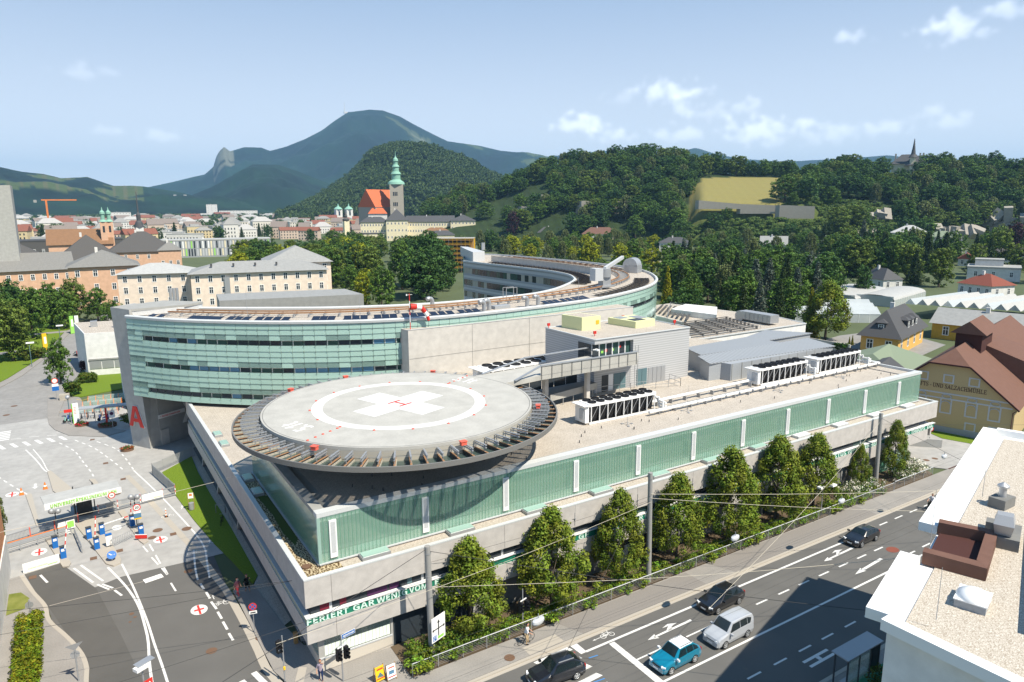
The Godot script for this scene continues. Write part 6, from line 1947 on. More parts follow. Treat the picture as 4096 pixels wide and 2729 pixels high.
	for q in [[-14.4, -9.0, 3.0, "street lamp with a wedge shaped head and a round sign seen from behind"], [-17.6, -20.0, 2.1, "signpost with a round sign seen from behind above the hedge"]]:
		t = thing("sign_post", q[3], "sign", Vector3(q[0], 0.09, q[1]))
		b = B.new()
		post(b, 0, 0, q[2] - 0.1, 0.05)
		part("post", b, "galvanised", t)
		b = B.new()
		b.cyl(Vector3(-0.02, q[2] * 0.72, -0.06), Vector3(-0.02, q[2] * 0.72, -0.04), 0.3, 0.3, 18)
		part("disc", b, "steel", t)
		if q[2] > 2.5:
			b = B.new()
			b.tri(Vector3(-0.55, q[2], 0.1), Vector3(0.0, q[2] - 0.5, 0.0), Vector3(0.55, q[2] + 0.1, 0.1))
			b.tri(Vector3(-0.55, q[2] + 0.03, 0.1), Vector3(0.55, q[2] + 0.13, 0.1), Vector3(0.0, q[2] - 0.47, 0.0))
			part("wedge_head", b, "steel", t)
	shrub_mass("hedge", "long yellow green box hedge on the western pavement", "hedge", [-17.75, -20.2, -17.6, -8.0, 0.85], 0.05, 1.0, 620, Color(0.13, 0.17, 0.012), "", 0.10)
	t = thing("corner_house", "orange rendered house with a white plinth at the left edge", "building")
	b = B.new()
	b.prism(V2([-19.7, -6, -19.7, -31.5, -30, -31.5, -30, -6]), 3.6, 14.0)
	part("wall", b, "orange_render", t)
	b = B.new()
	b.prism(V2([-19.6, -6, -19.6, -31.6, -30, -31.6, -30, -6]), 0.0, 3.6, false)
	part("plinth", b, "white_wall", t)
	sheet("dry_bed", [-19.5, -22.2, -18.2, -22.6, -17.9, -24.4, -18.6, -26.0, -19.5, -26.2], 0.11, "meadow")
	t = thing("lane_lamp", "white lantern box above a red plate near the bottom edge", "sign", Vector3(-10.5, 0.05, -2.0), 0.5)
	b = B.new()
	post(b, 0, 0, 4.2, 0.06)
	part("post", b, "galvanised", t)
	part("lamp_box", box_mesh(0.9, 0.22, 0.5, "white"), null, t, Vector3(-0.1, 3.9, 0.1))
	part("mirror", box_mesh(1.2, 0.04, 0.6, "steel"), null, t, Vector3(0.25, 4.15, -0.1))
	part("red_plate", box_mesh(0.8, 0.75, 0.05, "red"), null, t, Vector3(0.1, 2.2, 0.2))
	text("+", 0.3, 0.01, "white", t, Transform3D(Basis(), Vector3(0.25, 2.7, 0.24)))
# ---------------------------------------------------------------- around the entrance of the curved wing
func flower_bed(label: String, x: float, z: float, r: float, bloom: Color, tall: bool) -> void:
	var t := thing("flower_bed", label, "flower bed", Vector3(x, 0, z))
	var b := B.new()
	b.lathe(Vector3.ZERO, [[r, 0.0], [r, 0.3], [r - 0.06, 0.3], [r - 0.06, 0.24], [0.01, 0.24]], 22)
	part("planter", b, "manhole", t)
	var g := Leaves.new()
	var rn := RandomNumberGenerator.new()
	rn.seed = int(x * 10)
	for i in 90:
		var a := rn.randf() * TAU
		var q := sqrt(rn.randf()) * r
		var inner := q < r * 0.6
		g.clump(Vector3(cos(a) * q, 0.35 + (0.5 if inner and tall else 0.15) * rn.randf(), sin(a) * q), Vector3(0.14, 0.12, 0.14), 12, 0.07, rn, Color(0.09, 0.14, 0.04) if inner else (bloom if rn.randf() < 0.7 else Color(0.06, 0.1, 0.02)), 0.5)
	part("flowers", g.mesh(M["leaf"]), null, t)
func left_side() -> void:
	flower_bed("round bed of red flowers in front of the white pylon sign", -12.75, -81.0, 0.95, Color(0.55, 0.02, 0.04), true)
	flower_bed("larger round bed around the red post of the canopy", -9.3, -78.6, 1.35, Color(0.30, 0.05, 0.02), false)
	flower_bed("small round bed by the concrete gable with the letter A", -7.5, -64.0, 0.85, Color(0.35, 0.10, 0.04), false)
	for k in 3:
		var z := -85.4 - k * 3.4
		var x0 := -13.2 + k * 0.9
		var t := thing("bicycle_shelter", ["nearest clear vaulted bicycle shelter with orange hoops, behind the flat canopy", "middle clear vaulted bicycle shelter with orange hoops", "rearmost clear vaulted bicycle shelter beside the yellow zigzag marking"][k], "shelter", Vector3(x0, 0, z), -0.12)
		for i in 6:
			var b := B.new()
			var l := []
			for j in 7: l.append(Vector3(i * 1.15, 1.25 + sin(PI * j / 6.0) * 0.85, -1.0 + 2.0 * j / 6.0))
			b.tube(l, 0.05, 5)
			b.bar(Vector3(i * 1.15, 0, -0.9), Vector3(i * 1.15, 1.3, -0.9), 0.06, 0.06)
			part("hoop", b, "orange", t)
			if i < 5:
				b = B.new()
				for j in 6: b.quad(l[j] + Vector3(0.03, 0.04, 0), l[j] + Vector3(1.12, 0.04, 0), l[j + 1] + Vector3(1.12, 0.04, 0), l[j + 1] + Vector3(0.03, 0.04, 0))
				part("roof_pane", b, "clear_glass", t)
		var w := B.new()
		for i in 6:
			for s in [-0.45, 0.45]: w.tube([Vector3(i * 0.95 + 0.5, 0.35, s), Vector3(i * 0.95 + 0.5, 0.9, s * 0.3)], 0.04, 5)
			w.cyl(Vector3(i * 0.95 + 0.48, 0.35, -0.4), Vector3(i * 0.95 + 0.52, 0.35, -0.4), 0.33, 0.33, 12)
			w.cyl(Vector3(i * 0.95 + 0.48, 0.35, 0.5), Vector3(i * 0.95 + 0.52, 0.35, 0.5), 0.33, 0.33, 12)
		stuff(part("parked_bicycles", w, "black", t))
	var t := thing("entrance_canopy", "long flat grey canopy on a red post beside the bicycle shelters", "canopy")
	var b := B.new()
	b.prism(V2([-12.9, -79.9, -6.0, -78.4, -5.9, -80.0, -12.7, -81.4]), 2.9, 3.1)
	part("roof", b, "grey_panel", t)
	part("post", box_mesh(0.28, 2.9, 0.28, "red"), null, t, Vector3(-9.3, 0.1, -79.3))
	for x in [-12.2, -10.8]: part("slim_post", box_mesh(0.08, 2.9, 0.08, "galvanised"), null, t, Vector3(x, 0.05, -81.0))
	t = thing("pylon_sign", "tall white pylon sign with a green edge and red lines by the scooters", "sign", Vector3(-13.4, 0.1, -82.9), 0.35)
	part("panel", box_mesh(0.85, 3.3, 0.2, "white"), null, t)
	part("green_edge", box_mesh(0.1, 3.3, 0.21, "sign_green"), null, t, Vector3(-0.46, 0, 0))
	for k in 5: part("red_line", box_mesh(0.35, 0.07, 0.01, "lamp_red"), null, t, Vector3(-0.1, 1.6 + k * 0.25, 0.106))
	for q in [[-16.2, -101.1, "red rimmed sign above a blue plate beside the low concrete block", true], [-8.6, -76.7, "white no stopping sign in front of the red canopy post", false]]:
		t = thing("road_sign", q[2], "sign", Vector3(q[0], 0.1, q[1]))
		b = B.new()
		post(b, 0, 0, 3.4 if q[3] else 2.6, 0.045)
		part("post", b, "galvanised", t)
		if q[3]:
			b = B.new()
			b.cyl(Vector3(0, 3.6, 0.05), Vector3(0, 3.6, 0.08), 0.5, 0.5, 20)
			part("red_disc", b, "lamp_red", t)
			b = B.new()
			b.cyl(Vector3(0, 3.6, 0.081), Vector3(0, 3.6, 0.09), 0.36, 0.36, 20)
			part("white_field", b, "white", t)
			part("white_plate", box_mesh(1.0, 0.5, 0.04, "white"), null, t, Vector3(0, 2.55, 0.05))
			part("blue_plate", box_mesh(1.05, 0.8, 0.04, "blue"), null, t, Vector3(0, 1.75, 0.05))
		else:
			part("white_plate", box_mesh(0.85, 1.15, 0.04, "white"), null, t, Vector3(0, 1.7, 0.05))
			b = B.new()
			b.cyl(Vector3(0, 2.4, 0.07), Vector3(0, 2.4, 0.08), 0.27, 0.27, 18)
			part("disc", b, "purple", t)
	t = thing("red_sign_board", "small red board on a post among the parked scooters", "sign", Vector3(-14.2, 0.1, -82.2))
	part("board", box_mesh(1.1, 0.5, 0.05, "red"), null, t, Vector3(-0.2, 2.1, 0))
	part("post", box_mesh(0.09, 2.6, 0.09, "galvanised"), null, t, Vector3(0.1, 0, -0.06))
	for q in [[-14.3, -86.5, 3.4, "globe street lamp beside the bicycle shelters"], [-21.0, -136.5, 5.2, "slim street lamp with a flat white head on the park lawn"], [-15.6, -160.0, 5.2, "slim park lamp with a flat white head farther along the path"]]:
		t = thing("park_lamp", q[3], "street lamp", Vector3(q[0], 0.1, q[1]))
		b = B.new()
		post(b, 0, 0, q[2], 0.07)
		part("post", b, "teal_panel", t)
		b = B.new()
		if q[2] < 4.0: b.ball(Vector3(0, q[2] + 0.2, 0), Vector3(0.36, 0.36, 0.36))
		else: b.box(0.2, q[2], 0, 1.5, 0.25, 0.7)
		part("lamp_head", b, "steel" if q[2] < 4.0 else "white", t)
	for q in [[-12.9, -180.4, 4.9, "sign_green", "tall lime green stele by the park road"], [-11.7, -182.6, 4.6, "white", "tall white stele right of the green one"], [-18.8, -156.3, 4.2, "sign_yellow", "yellow stele at the path crossing in the park"]]:
		t = thing("stele", q[4], "sign", Vector3(q[0], 0.1, q[1]), 0.4)
		part("panel", box_mesh(1.0, q[2], 0.3, q[3]), null, t)
		part("field", box_mesh(0.5, q[2] * 0.4, 0.02, "white"), null, t, Vector3(0.1, q[2] * 0.4, 0.16))
	b = B.new()
	b.box(-15.0, 0.05, -101.0, 1.6, 1.0, 1.3)
	solo("concrete_block_bench", b, "stone_grey", "low weathered concrete block under the evergreen shrub", "block")
	shrub_mass("evergreen_shrub", "spreading dark evergreen shrub at the foot of the small road tree", "shrub", [-14.8, -102.6, -12.6, -104.0, 0.9], 0.1, 2.6, 190, Color(0.055, 0.09, 0.012), "", 0.16)
	shrub_mass("round_bush", "two clipped round bushes at the corner of the building lawn", "shrub", [-12.3, -113.5, -9.6, -113.0, 0.9], 0.1, 1.9, 200, Color(0.075, 0.115, 0.015), "", 0.14)
	shrub_mass("purple_bush", "dark purple bush at the corner of the white building", "shrub", [-11.2, -124.0, -10.9, -124.6, 0.8], 0.1, 2.4, 90, Color(0.05, 0.02, 0.02), "", 0.14)
	shrub_mass("low_shrub", "loose shrubs with a yellow tint round the old park trunk", "shrub", [-23.5, -146.0, -18.6, -147.0, 1.4], 0.1, 2.2, 220, Color(0.09, 0.11, 0.02), "", 0.2)
	shrub_mass("planting", "planting against the wall behind the red canopy post", "shrub", [-6.9, -77.2, -5.4, -75.6, 0.5], 0.1, 2.0, 90, Color(0.08, 0.12, 0.02), "", 0.13)
	t = thing("white_building", "plain white building with a flat roof and a strip of louvred windows beside the gable", "building")
	b = B.new()
	b.prism(V2([-10.7, -119.6, -1, -117.6, -2.5, -135, -12.3, -137]), 0.0, 9.0, false)
	part("wall", b, "render_white", t)
	b = B.new()
	b.prism(V2([-10.5, -119.8, -1.2, -117.9, -2.7, -134.8, -12.1, -136.8]), 9.0, 9.05)
	part("roof", b, "gravel", t)
	for k in 4: part("louvred_window", box_mesh(2.1, 1.7, 0.1, "galvanised"), null, t, Vector3(-9.3 + k * 2.25, 1.5, -119.25 + k * 0.46), -0.2)
	part("sill_band", box_mesh(9.4, 0.3, 0.25, "roof_zinc"), null, t, Vector3(-5.8, 3.3, -118.5), -0.2)
	part("vent", box_mesh(1.3, 1.3, 1.2, "steel"), null, t, Vector3(-8.6, 9.0, -128))
	b = B.new()
	b.cyl(Vector3(-4.6, 9, -124), Vector3(-4.6, 11.6, -124), 0.35, 0.35, 10)
	part("flue", b, "steel", t)
	b = B.new()
	b.prism(V2([-5.9, -87.4, -3.5, -84.0, 4, -88, 4, -104, -5.6, -104]), 0.0, 7.6, false)
	t = thing("white_wing", "slim white wall of the low wing tucked behind the concrete gable", "building")
	part("wall", b, "render_white", t)
	b = B.new()
	b.hexa([Vector3(-6.2, 7.6, -87.0), Vector3(-3.2, 7.6, -83.8), Vector3(4, 7.6, -88), Vector3(4, 7.6, -104), Vector3(-5.9, 8.3, -90.0), Vector3(-4.0, 8.5, -87.8), Vector3(4, 8.5, -90), Vector3(4, 8.5, -104)])
	part("roof", b, "roof_slate", t)
	tree("broad", 2, Vector3(-15.6, 0.1, -115.0), 9.5, "small loose road tree standing by itself at the bend of the park road", "", 0.72)
	for q in [[-24.8, -146.3, 20, "olive", "big park tree with a thick leaning trunk at the path crossing"], [-33, -152, 22, "broad", ""], [-30, -170, 21, "broad", ""], [-26, -190, 21, "dark", ""], [-18, -196, 19, "broad", ""], [-22, -178, 20, "broad", ""], [-36, -196, 22, "broad", ""], [-6, -200, 15, "broad", "bright green tree between park road and cream hospital house"], [-44, -178, 21, "dark", ""], [-28, -206, 19, "olive", ""], [-12, -206, 19, "olive", "yellowish park tree in front of the peach coloured house"], [-40, -140, 20, "dark", ""], [-3, -178, 13, "broad", "round green tree behind the white building"], [-34, -132, 17, "dark", ""], [-14.5, -192, 16, "broad", ""], [-47, -160, 22, "broad", ""]]:
		tree(q[3], 1 + int(absf(q[1])) % 3, Vector3(q[0], 0.0, q[1]), q[2] * 0.72, q[4] if q[4] else "leafy green park tree in the grove at the left edge", "trees of the left park", 0.95)
	for q in [[-21.6, -38.5], [-21.2, -36.0]]:
		tree("birch", 2, Vector3(q[0], 0.0, q[1]), 7.5, "drooping birch at the left edge behind the orange house, %s of two" % ("rear one" if q[1] < -37 else "front one"), "", 0.8)
# ---------------------------------------------------------------- houses
var homes := []
func window_mesh(w: float, h: float) -> ArrayMesh:
	var key := "w%.2f_%.2f" % [w, h]
	if not wins.has(key):
		var g := B.new()
		g.box(0, 0, 0.02, w, h, 0.02)
		var f := B.new()
		for s in [-0.5, 0.5]: f.box(s * w, -0.06, 0.03, w * 0.13, h + 0.12, 0.07)
		for y in [-0.1, h - 0.02]: f.box(0, y, 0.032, w * 1.1, h * 0.075, 0.075)
		f.box(0, h * 0.62, 0.034, w, h * 0.05, 0.05)
		f.box(0, 0, 0.036, w * 0.08, h, 0.05)
		wins[key] = mesh2([[g, "window_dark"], [f, "white"]])
	return wins[key]
func roof_shape(w: float, d: float, y0: float, y1: float, kind: String, o := 0.45) -> B:
	var b := B.new()
	var a := Vector3(-o, y0, o)
	var c := Vector3(w + o, y0, o)
	var e := Vector3(w + o, y0, -d - o)
	var f := Vector3(-o, y0, -d - o)
	var along := w >= d
	var q := (d if along else w) * 0.5
	var i := q * (0.95 if kind == "hip" else 0.0) - (0.0 if kind == "hip" else o)
	if kind == "tent": i = (w if along else d) * 0.5
	var r0 := Vector3(i, y1, -q) if along else Vector3(q, y1, -i)
	var r1 := Vector3(w - i, y1, -q) if along else Vector3(q, y1, -d + i)
	if along:
		b.quad(a, c, r1, r0)
		b.quad(e, f, r0, r1)
		b.tri(c, e, r1)
		b.tri(f, a, r0)
	else:
		b.tri(a, c, r0)
		b.tri(e, f, r1)
		b.quad(c, e, r1, r0)
		b.quad(f, a, r0, r1)
	b.quad(f, e, c, a)
	return b
func house(called: String, label: String, p0: Vector3, p1: Vector3, d: float, eave: float, ridge: float, kind: String, wall: String, roof: String, rows := 2, cols := 4, side := 2, group := "", chimney := true) -> Node3D:
	var v := p1 - p0
	var w := v.length()
	homes.append((p0 + p1) * 0.5)
	homes.append(Vector3(w, eave, d))
	var t := thing(called, label, "house" if called != "church" else "church", p0, -atan2(v.z, v.x), group)
	var b := B.new()
	b.prism(V2([0, 0, w, 0, w, -d, 0, -d]), -1.0, eave, false)
	part("wall", b, wall, t)
	var rf: Node3D = null
	if kind == "flat":
		b = B.new()
		b.prism(V2([-0.2, 0.2, w + 0.2, 0.2, w + 0.2, -d - 0.2, -0.2, -d - 0.2]), eave, ridge)
		rf = part("roof", b, roof, t)
	else:
		rf = part("roof", roof_shape(w, d, eave, ridge, kind, clampf(d * 0.05, 0.3, 0.9)), roof, t)
	if chimney:
		part("chimney", box_mesh(0.9, 2.0, 0.7, "white_wall"), null, rf, Vector3(w * 0.42, ridge - 1.0, -d * 0.5 + 0.6))
	var wh := clampf(eave / maxf(rows, 1) * 0.54, 0.7, 2.1)
	var wm := window_mesh(wh * 0.62, wh)
	for r in rows:
		var y := eave * (r + 0.5) / rows - wh * 0.4
		for c in cols:
			part("window", wm, null, t, Vector3(w * (c + 0.5) / cols, y, 0))
		for c in side:
			part("window", wm, null, t, Vector3(w, y, -d * (c + 0.5) / side), PI / 2)
			part("window", wm, null, t, Vector3(0, y, -d * (c + 0.5) / side), -PI / 2)
	return t
func hb(called: String, label: String, b0: float, b1: float, dist: float, depth: float, eave: float, ridge: float, kind: String, wall: String, roof: String, rows := 2, cols := 4, side := 2, base := 0.0) -> Node3D:
	var t := house(called, label, bp(b0, dist, base), bp(b1, dist, base), depth, eave - base, ridge - base, kind, wall, roof, rows, cols, side)
	return t
# ---------------------------------------------------------------- near right: the white building, its neighbours, the mill
func right_near() -> void:
	var t := thing("white_office_building", "white building with a pebble roof and broad white parapet, cut by the frame", "building")
	var top := 17.0
	var foot := [Vector2(16.3, 32.4), Vector2(22.6, 30.4), Vector2(26.75, 29.1), Vector2(48.0, 22.75), Vector2(49.4, 27.0), Vector2(40, 62), Vector2(17.2, 60)]
	var b := B.new()
	b.prism(PackedVector2Array(foot), 0.0, top - 0.5, false)
	part("wall", b, "render_white", t)
	b = B.new()
	b.prism(PackedVector2Array([Vector2(16.9, 32.8), Vector2(47.3, 23.6), Vector2(48.6, 27.2), Vector2(39.6, 61.6), Vector2(17.8, 59.6)]), top - 0.6, top - 0.42)
	part("roof", b, "gravel_coarse", t)
	for q in [[foot[0], foot[1], 0.9], [foot[2], foot[3], 0.9], [foot[0], foot[6], 0.6], [foot[3], foot[4], 0.5]]:
		var n := 4 if (q[0] as Vector2).distance_to(q[1]) > 15 else 2
		for k in n:
			var a: Vector2 = (q[0] as Vector2).lerp(q[1], float(k) / n)
			var c: Vector2 = (q[0] as Vector2).lerp(q[1], (k + 1.0) / n)
			b = B.new()
			var inn: Vector2 = (c - a).normalized().orthogonal() * (1.0 if q[1] == foot[6] else -1.0) * q[2]
			b.prism(PackedVector2Array([a, c - (c - a).normalized() * 0.02, c - (c - a).normalized() * 0.02 - inn, a - inn]), top - 0.5, top)
			part("parapet", b, "white", t)
	b = B.new()
	b.prism(V2([22.65, 30.45, 23.5, 33.0, 24.1, 32.8, 23.2, 30.25]), top - 0.4, top + 0.25)
	b.prism(V2([23.5, 33.0, 28.0, 31.5, 27.85, 31.0, 24.0, 32.3]), top - 0.4, top + 0.253)
	b.prism(V2([26.7, 29.15, 27.7, 31.3, 28.2, 31.2, 27.2, 28.95]), top - 0.4, top + 0.256)
	part("recess_frame", b, "roof_brown", t)
	b = B.new()
	b.prism(V2([22.9, 30.5, 23.6, 32.4, 27.6, 31.1, 26.6, 29.3]), top - 0.8, top - 0.3)
	part("recess_floor", b, "brick_dark", t)
	var dome := thing("skylight_dome", "white domed skylight on the pebble roof of the white building", "skylight", Vector3(20.95, top - 0.42, 33.6), 0.28)
	part("curb", box_mesh(1.55, 0.38, 1.2, "grey_panel"), null, dome)
	b = B.new()
	b.ball(Vector3(0, 0.38, 0), Vector3(0.86, 0.26, 0.68), 16, 5, 0.0, 1.0)
	b.box(0, 0.36, 0, 1.62, 0.05, 1.28)
	part("dome", b, "white", dome)
	var vt := thing("roof_ventilator", "grey roof ventilator with a hexagonal hood on dark plinths", "ventilator", Vector3(28.2, top - 0.42, 31.6), 0.35)
	b = B.new()
	b.box(0.6, 0, 0.3, 2.3, 0.62, 1.0)
	b.box(1.9, 0, -0.5, 0.7, 0.5, 0.6)
	part("plinth", b, "concrete_dark", vt)
	b = B.new()
	b.hexa([Vector3(-0.35, 0.66, 0.4), Vector3(0.35, 0.66, 0.4), Vector3(0.35, 0.66, -0.3), Vector3(-0.35, 0.66, -0.3), Vector3(-0.62, 1.3, 0.5), Vector3(0.62, 1.3, 0.5), Vector3(0.62, 1.3, -0.4), Vector3(-0.62, 1.3, -0.4)])
	b.hexa([Vector3(-0.62, 1.3, 0.5), Vector3(0.62, 1.3, 0.5), Vector3(0.62, 1.3, -0.4), Vector3(-0.62, 1.3, -0.4), Vector3(-0.3, 1.75, 0.4), Vector3(0.3, 1.75, 0.4), Vector3(0.3, 1.75, -0.3), Vector3(-0.3, 1.75, -0.3)])
	part("hood", b, "galvanised", vt)
	var fl := thing("roof_flue", "small round steel flue on a dark plinth near the frame edge", "flue", Vector3(33.6, top - 0.42, 29.3))
	part("plinth", box_mesh(1.3, 0.6, 0.9, "concrete_dark"), null, fl)
	b = B.new()
	b.cyl(Vector3(0, 0.6, 0), Vector3(0, 1.2, 0), 0.2, 0.2, 12)
	b.lathe(Vector3(0, 1.2, 0), [[0.32, 0.0], [0.32, 0.1], [0.05, 0.3]], 12)
	part("pipe", b, "steel", fl)
	b = B.new()
	b.bar(Vector3(20.4, top - 0.1, 36.3), Vector3(31.1, top - 0.1, 32.2), 0.45, 0.5)
	b.bar(Vector3(20.4, top - 0.15, 36.3), Vector3(22.0, top - 0.15, 37.0), 0.45, 0.4)
	solo("roof_kerb", b, "grey_light", "grey metal kerb running across the pebble roof at the right edge", "kerb")
	for q in [[23.2, 30.0, 3.4], [17.6, 33.2, 2.4], [33.0, 28.0, 2.6]]:
		b = B.new()
		b.cyl(Vector3(q[0], top, q[1] + 0.5), Vector3(q[0], top + q[2], q[1] + 0.5), 0.018, 0.01, 5)
		solo("lightning_rod", b, "galvanised", "thin lightning rod on the white parapet", "lightning rod", Vector3.ZERO, 0.0, "lightning rods of the white building")
	var p0 := Vector3(96.2, 0, -13.0)
	t = thing("mill_building", "large tan mill with a brown half hipped roof, painted white window frames and gable lettering", "building", p0, -1.326)
	var w := 17.1
	var d := 46.0
	b = B.new()
	var fr := [Vector3(0, 0, 0), Vector3(w, 0, 0), Vector3(w, 5.8, 0), Vector3(11.1, 10.7, 0), Vector3(6.0, 10.7, 0), Vector3(0, 5.8, 0)]
	for i in range(1, 5): b.tri(fr[0], fr[i], fr[i + 1])
	b.quad(Vector3(w, 0, 0), Vector3(w, 0, -d), Vector3(w, 5.8, -d), Vector3(w, 5.8, 0))
	b.quad(Vector3(0, 0, -d), Vector3(0, 0, 0), Vector3(0, 5.8, 0), Vector3(0, 5.8, -d))
	part("wall", b, "tan_render", t)
	b = B.new()
	var ri := Vector3(w * 0.5, 12.9, -1.9)
	var rb := Vector3(w * 0.5, 12.9, -d)
	b.quad(Vector3(w + 0.6, 5.35, 0.7), Vector3(w + 0.6, 5.35, -d), rb, ri)
	b.tri(Vector3(w + 0.6, 5.35, 0.7), ri, Vector3(11.2, 10.75, 0.7))
	b.quad(Vector3(-0.6, 5.35, -d), Vector3(-0.6, 5.35, 0.7), ri, rb)
	b.tri(Vector3(-0.6, 5.35, 0.7), Vector3(5.9, 10.75, 0.7), ri)
	b.tri(Vector3(5.9, 10.75, 0.7), Vector3(11.2, 10.75, 0.7), ri)
	var rf := part("roof", b, "roof_brown", t)
	b = B.new()
	for q in [[w + 0.6, 5.3, 11.2, 10.7], [-0.6, 5.3, 5.9, 10.7], [5.9, 10.7, 11.2, 10.7]]:
		b.bar(Vector3(q[0], q[1], 0.7), Vector3(q[2], q[3], 0.7), 0.16, 0.22)
	part("verge_board", b, "brick_dark", rf)
	b = B.new()
	b.hexa([Vector3(7.0, 10.4, -9), Vector3(10.6, 10.4, -9), Vector3(10.6, 10.4, -17), Vector3(7.0, 10.4, -17), Vector3(7.0, 14.2, -9), Vector3(10.6, 14.2, -9), Vector3(10.6, 14.2, -17), Vector3(7.0, 14.2, -17)])
	part("roof_tower", b, "brick_dark", rf)
	var tr := roof_shape(4.4, 9.0, 14.2, 16.2, "gable", 0.3)
	part("tower_roof", tr, "roof_brown", rf, Vector3(6.6, 0, -8.5))
	b = B.new()
	b.hexa([Vector3(10.5, 7.5, -13), Vector3(w + 6, 4.5, -13), Vector3(w + 6, 4.5, -24), Vector3(10.5, 7.5, -24), Vector3(10.5, 12.0, -13), Vector3(w + 6, 7.5, -13), Vector3(w + 6, 7.5, -24), Vector3(10.5, 12.0, -24)])
	part("cross_wing", b, "roof_brown", rf)
	b = B.new()
	b.box(w * 0.5, 0, 0.06, w, 1.0, 0.1)
	part("plinth", b, "grey_panel", t)
	for y in [6.15, 5.35]: part("painted_band", box_mesh(w - 1.0, 0.22, 0.03, "grey_light"), null, t, Vector3(w * 0.5 + 0.2, y - 0.11, 0.02))
	var fm := B.new()
	for s in [-0.5, 0.5]: fm.box(s * 1.25, 0, 0, 0.2, 1.35, 0.03)
	for y in [0.0, 1.17]: fm.box(0, y, 0.0, 1.05, 0.18, 0.028)
	var fmm := mesh_of(fm, "grey_light")
	for q in [[1.8, 7.75], [5.1, 7.8], [8.5, 7.75], [11.8, 7.75], [11.9, 0.9], [14.9, 0.9], [1.9, 0.9], [5.1, 0.9]]:
		part("painted_frame", fmm, null, t, Vector3(q[0], q[1], 0.03))
	for u in [1.9, 5.1, 8.5, 11.8, 14.7]:
		var fa := B.new()
		for s in [-0.5, 0.5]: fa.box(s * 1.4, 0, 0, 0.2, 2.2, 0.03)
		fa.box(0, 0, 0, 1.2, 0.2, 0.028)
		var l := []
		for k in 9: l.append(Vector3(cos(PI * k / 8.0) * 0.62, 1.45 + sin(PI * k / 8.0) * 0.5, 0.01))
		fa.tube(l, 0.07, 4)
		l = []
		for k in 17: l.append(Vector3(cos(TAU * k / 16.0) * 0.62, 2.65 + sin(TAU * k / 16.0) * 0.3, 0.01))
		fa.tube(l, 0.07, 4)
		part("painted_frame", fa, "grey_light", t, Vector3(u, 3.05, 0.03))
	text("STIFTS - UND SALZACHMÜHLE", 0.62, 0.03, "brick_dark", t, Transform3D(Basis(), Vector3(8.65, 7.2, 0.03)), "lettering", false, 9.6, true)
	b = B.new()
	b.tube([Vector3(w + 0.2, 5.2, 0.5), Vector3(w - 0.2, 4.8, 0.2), Vector3(w - 0.2, 0, 0.2)], 0.07)
	part("downpipe", b, "roof_brown", t)
	b = B.new()
	b = B.new()
	var gq := [Vector3(107.4, 4.6, -16.6), Vector3(126.0, 4.6, -17.6), Vector3(123.7, 7.2, -28.4), Vector3(111.9, 7.2, -24.7)]
	b.quad(gq[0], gq[1], gq[2], gq[3])
	b.quad(gq[3], gq[2], Vector3(125.0, 4.2, -36), Vector3(110.0, 4.2, -32.0))
	b.tri(gq[0], gq[3], Vector3(110.0, 4.2, -32.0))
	t = thing("annex_building", "low annex with a pale green metal roof between the hospital and the mill", "building")
	part("roof", b, "roof_green", t)
	b = B.new()
	b.prism(V2([107.8, -17.2, 125.8, -18.2, 124.6, -35.4, 110.4, -31.5]), 0.0, 4.4, false)
	part("wall", b, "tan_render", t)
	b = B.new()
	b.quad(Vector3(96.4, 5.2, -13.5), Vector3(109, 5.4, -15.4), Vector3(113, 7.0, -22), Vector3(104, 7.0, -19))
	b.quad(Vector3(104, 7.0, -19), Vector3(113, 7.0, -22), Vector3(110, 4.0, -30), Vector3(101, 4.0, -26))
	part("lower_roof", b, "roof_slate", t)
	b = B.new()
	b.bar(Vector3(85.5, 0.7, -6.5), Vector3(90.8, 0.5, -1.2), 0.3, 1.5)
	solo("ramp_wall", b, "concrete_grey", "low concrete wall of the car park ramp beside the mill yard", "wall")
	var ns := thing("no_entry_sign", "small red and white round sign on the ramp wall beside the mill lawn", "sign", Vector3(91.0, 0.1, -3.0), -0.7)
	b = B.new()
	post(b, 0, 0, 2.2, 0.04)
	part("post", b, "galvanised", ns)
	for q in [[0.42, 0.04, "red"], [0.3, 0.055, "white"]]:
		b = B.new()
		b.cyl(Vector3(0, 2.3, q[1]), Vector3(0, 2.3, q[1] + 0.015), q[0], q[0], 18)
		part("disc", b, q[2], ns)
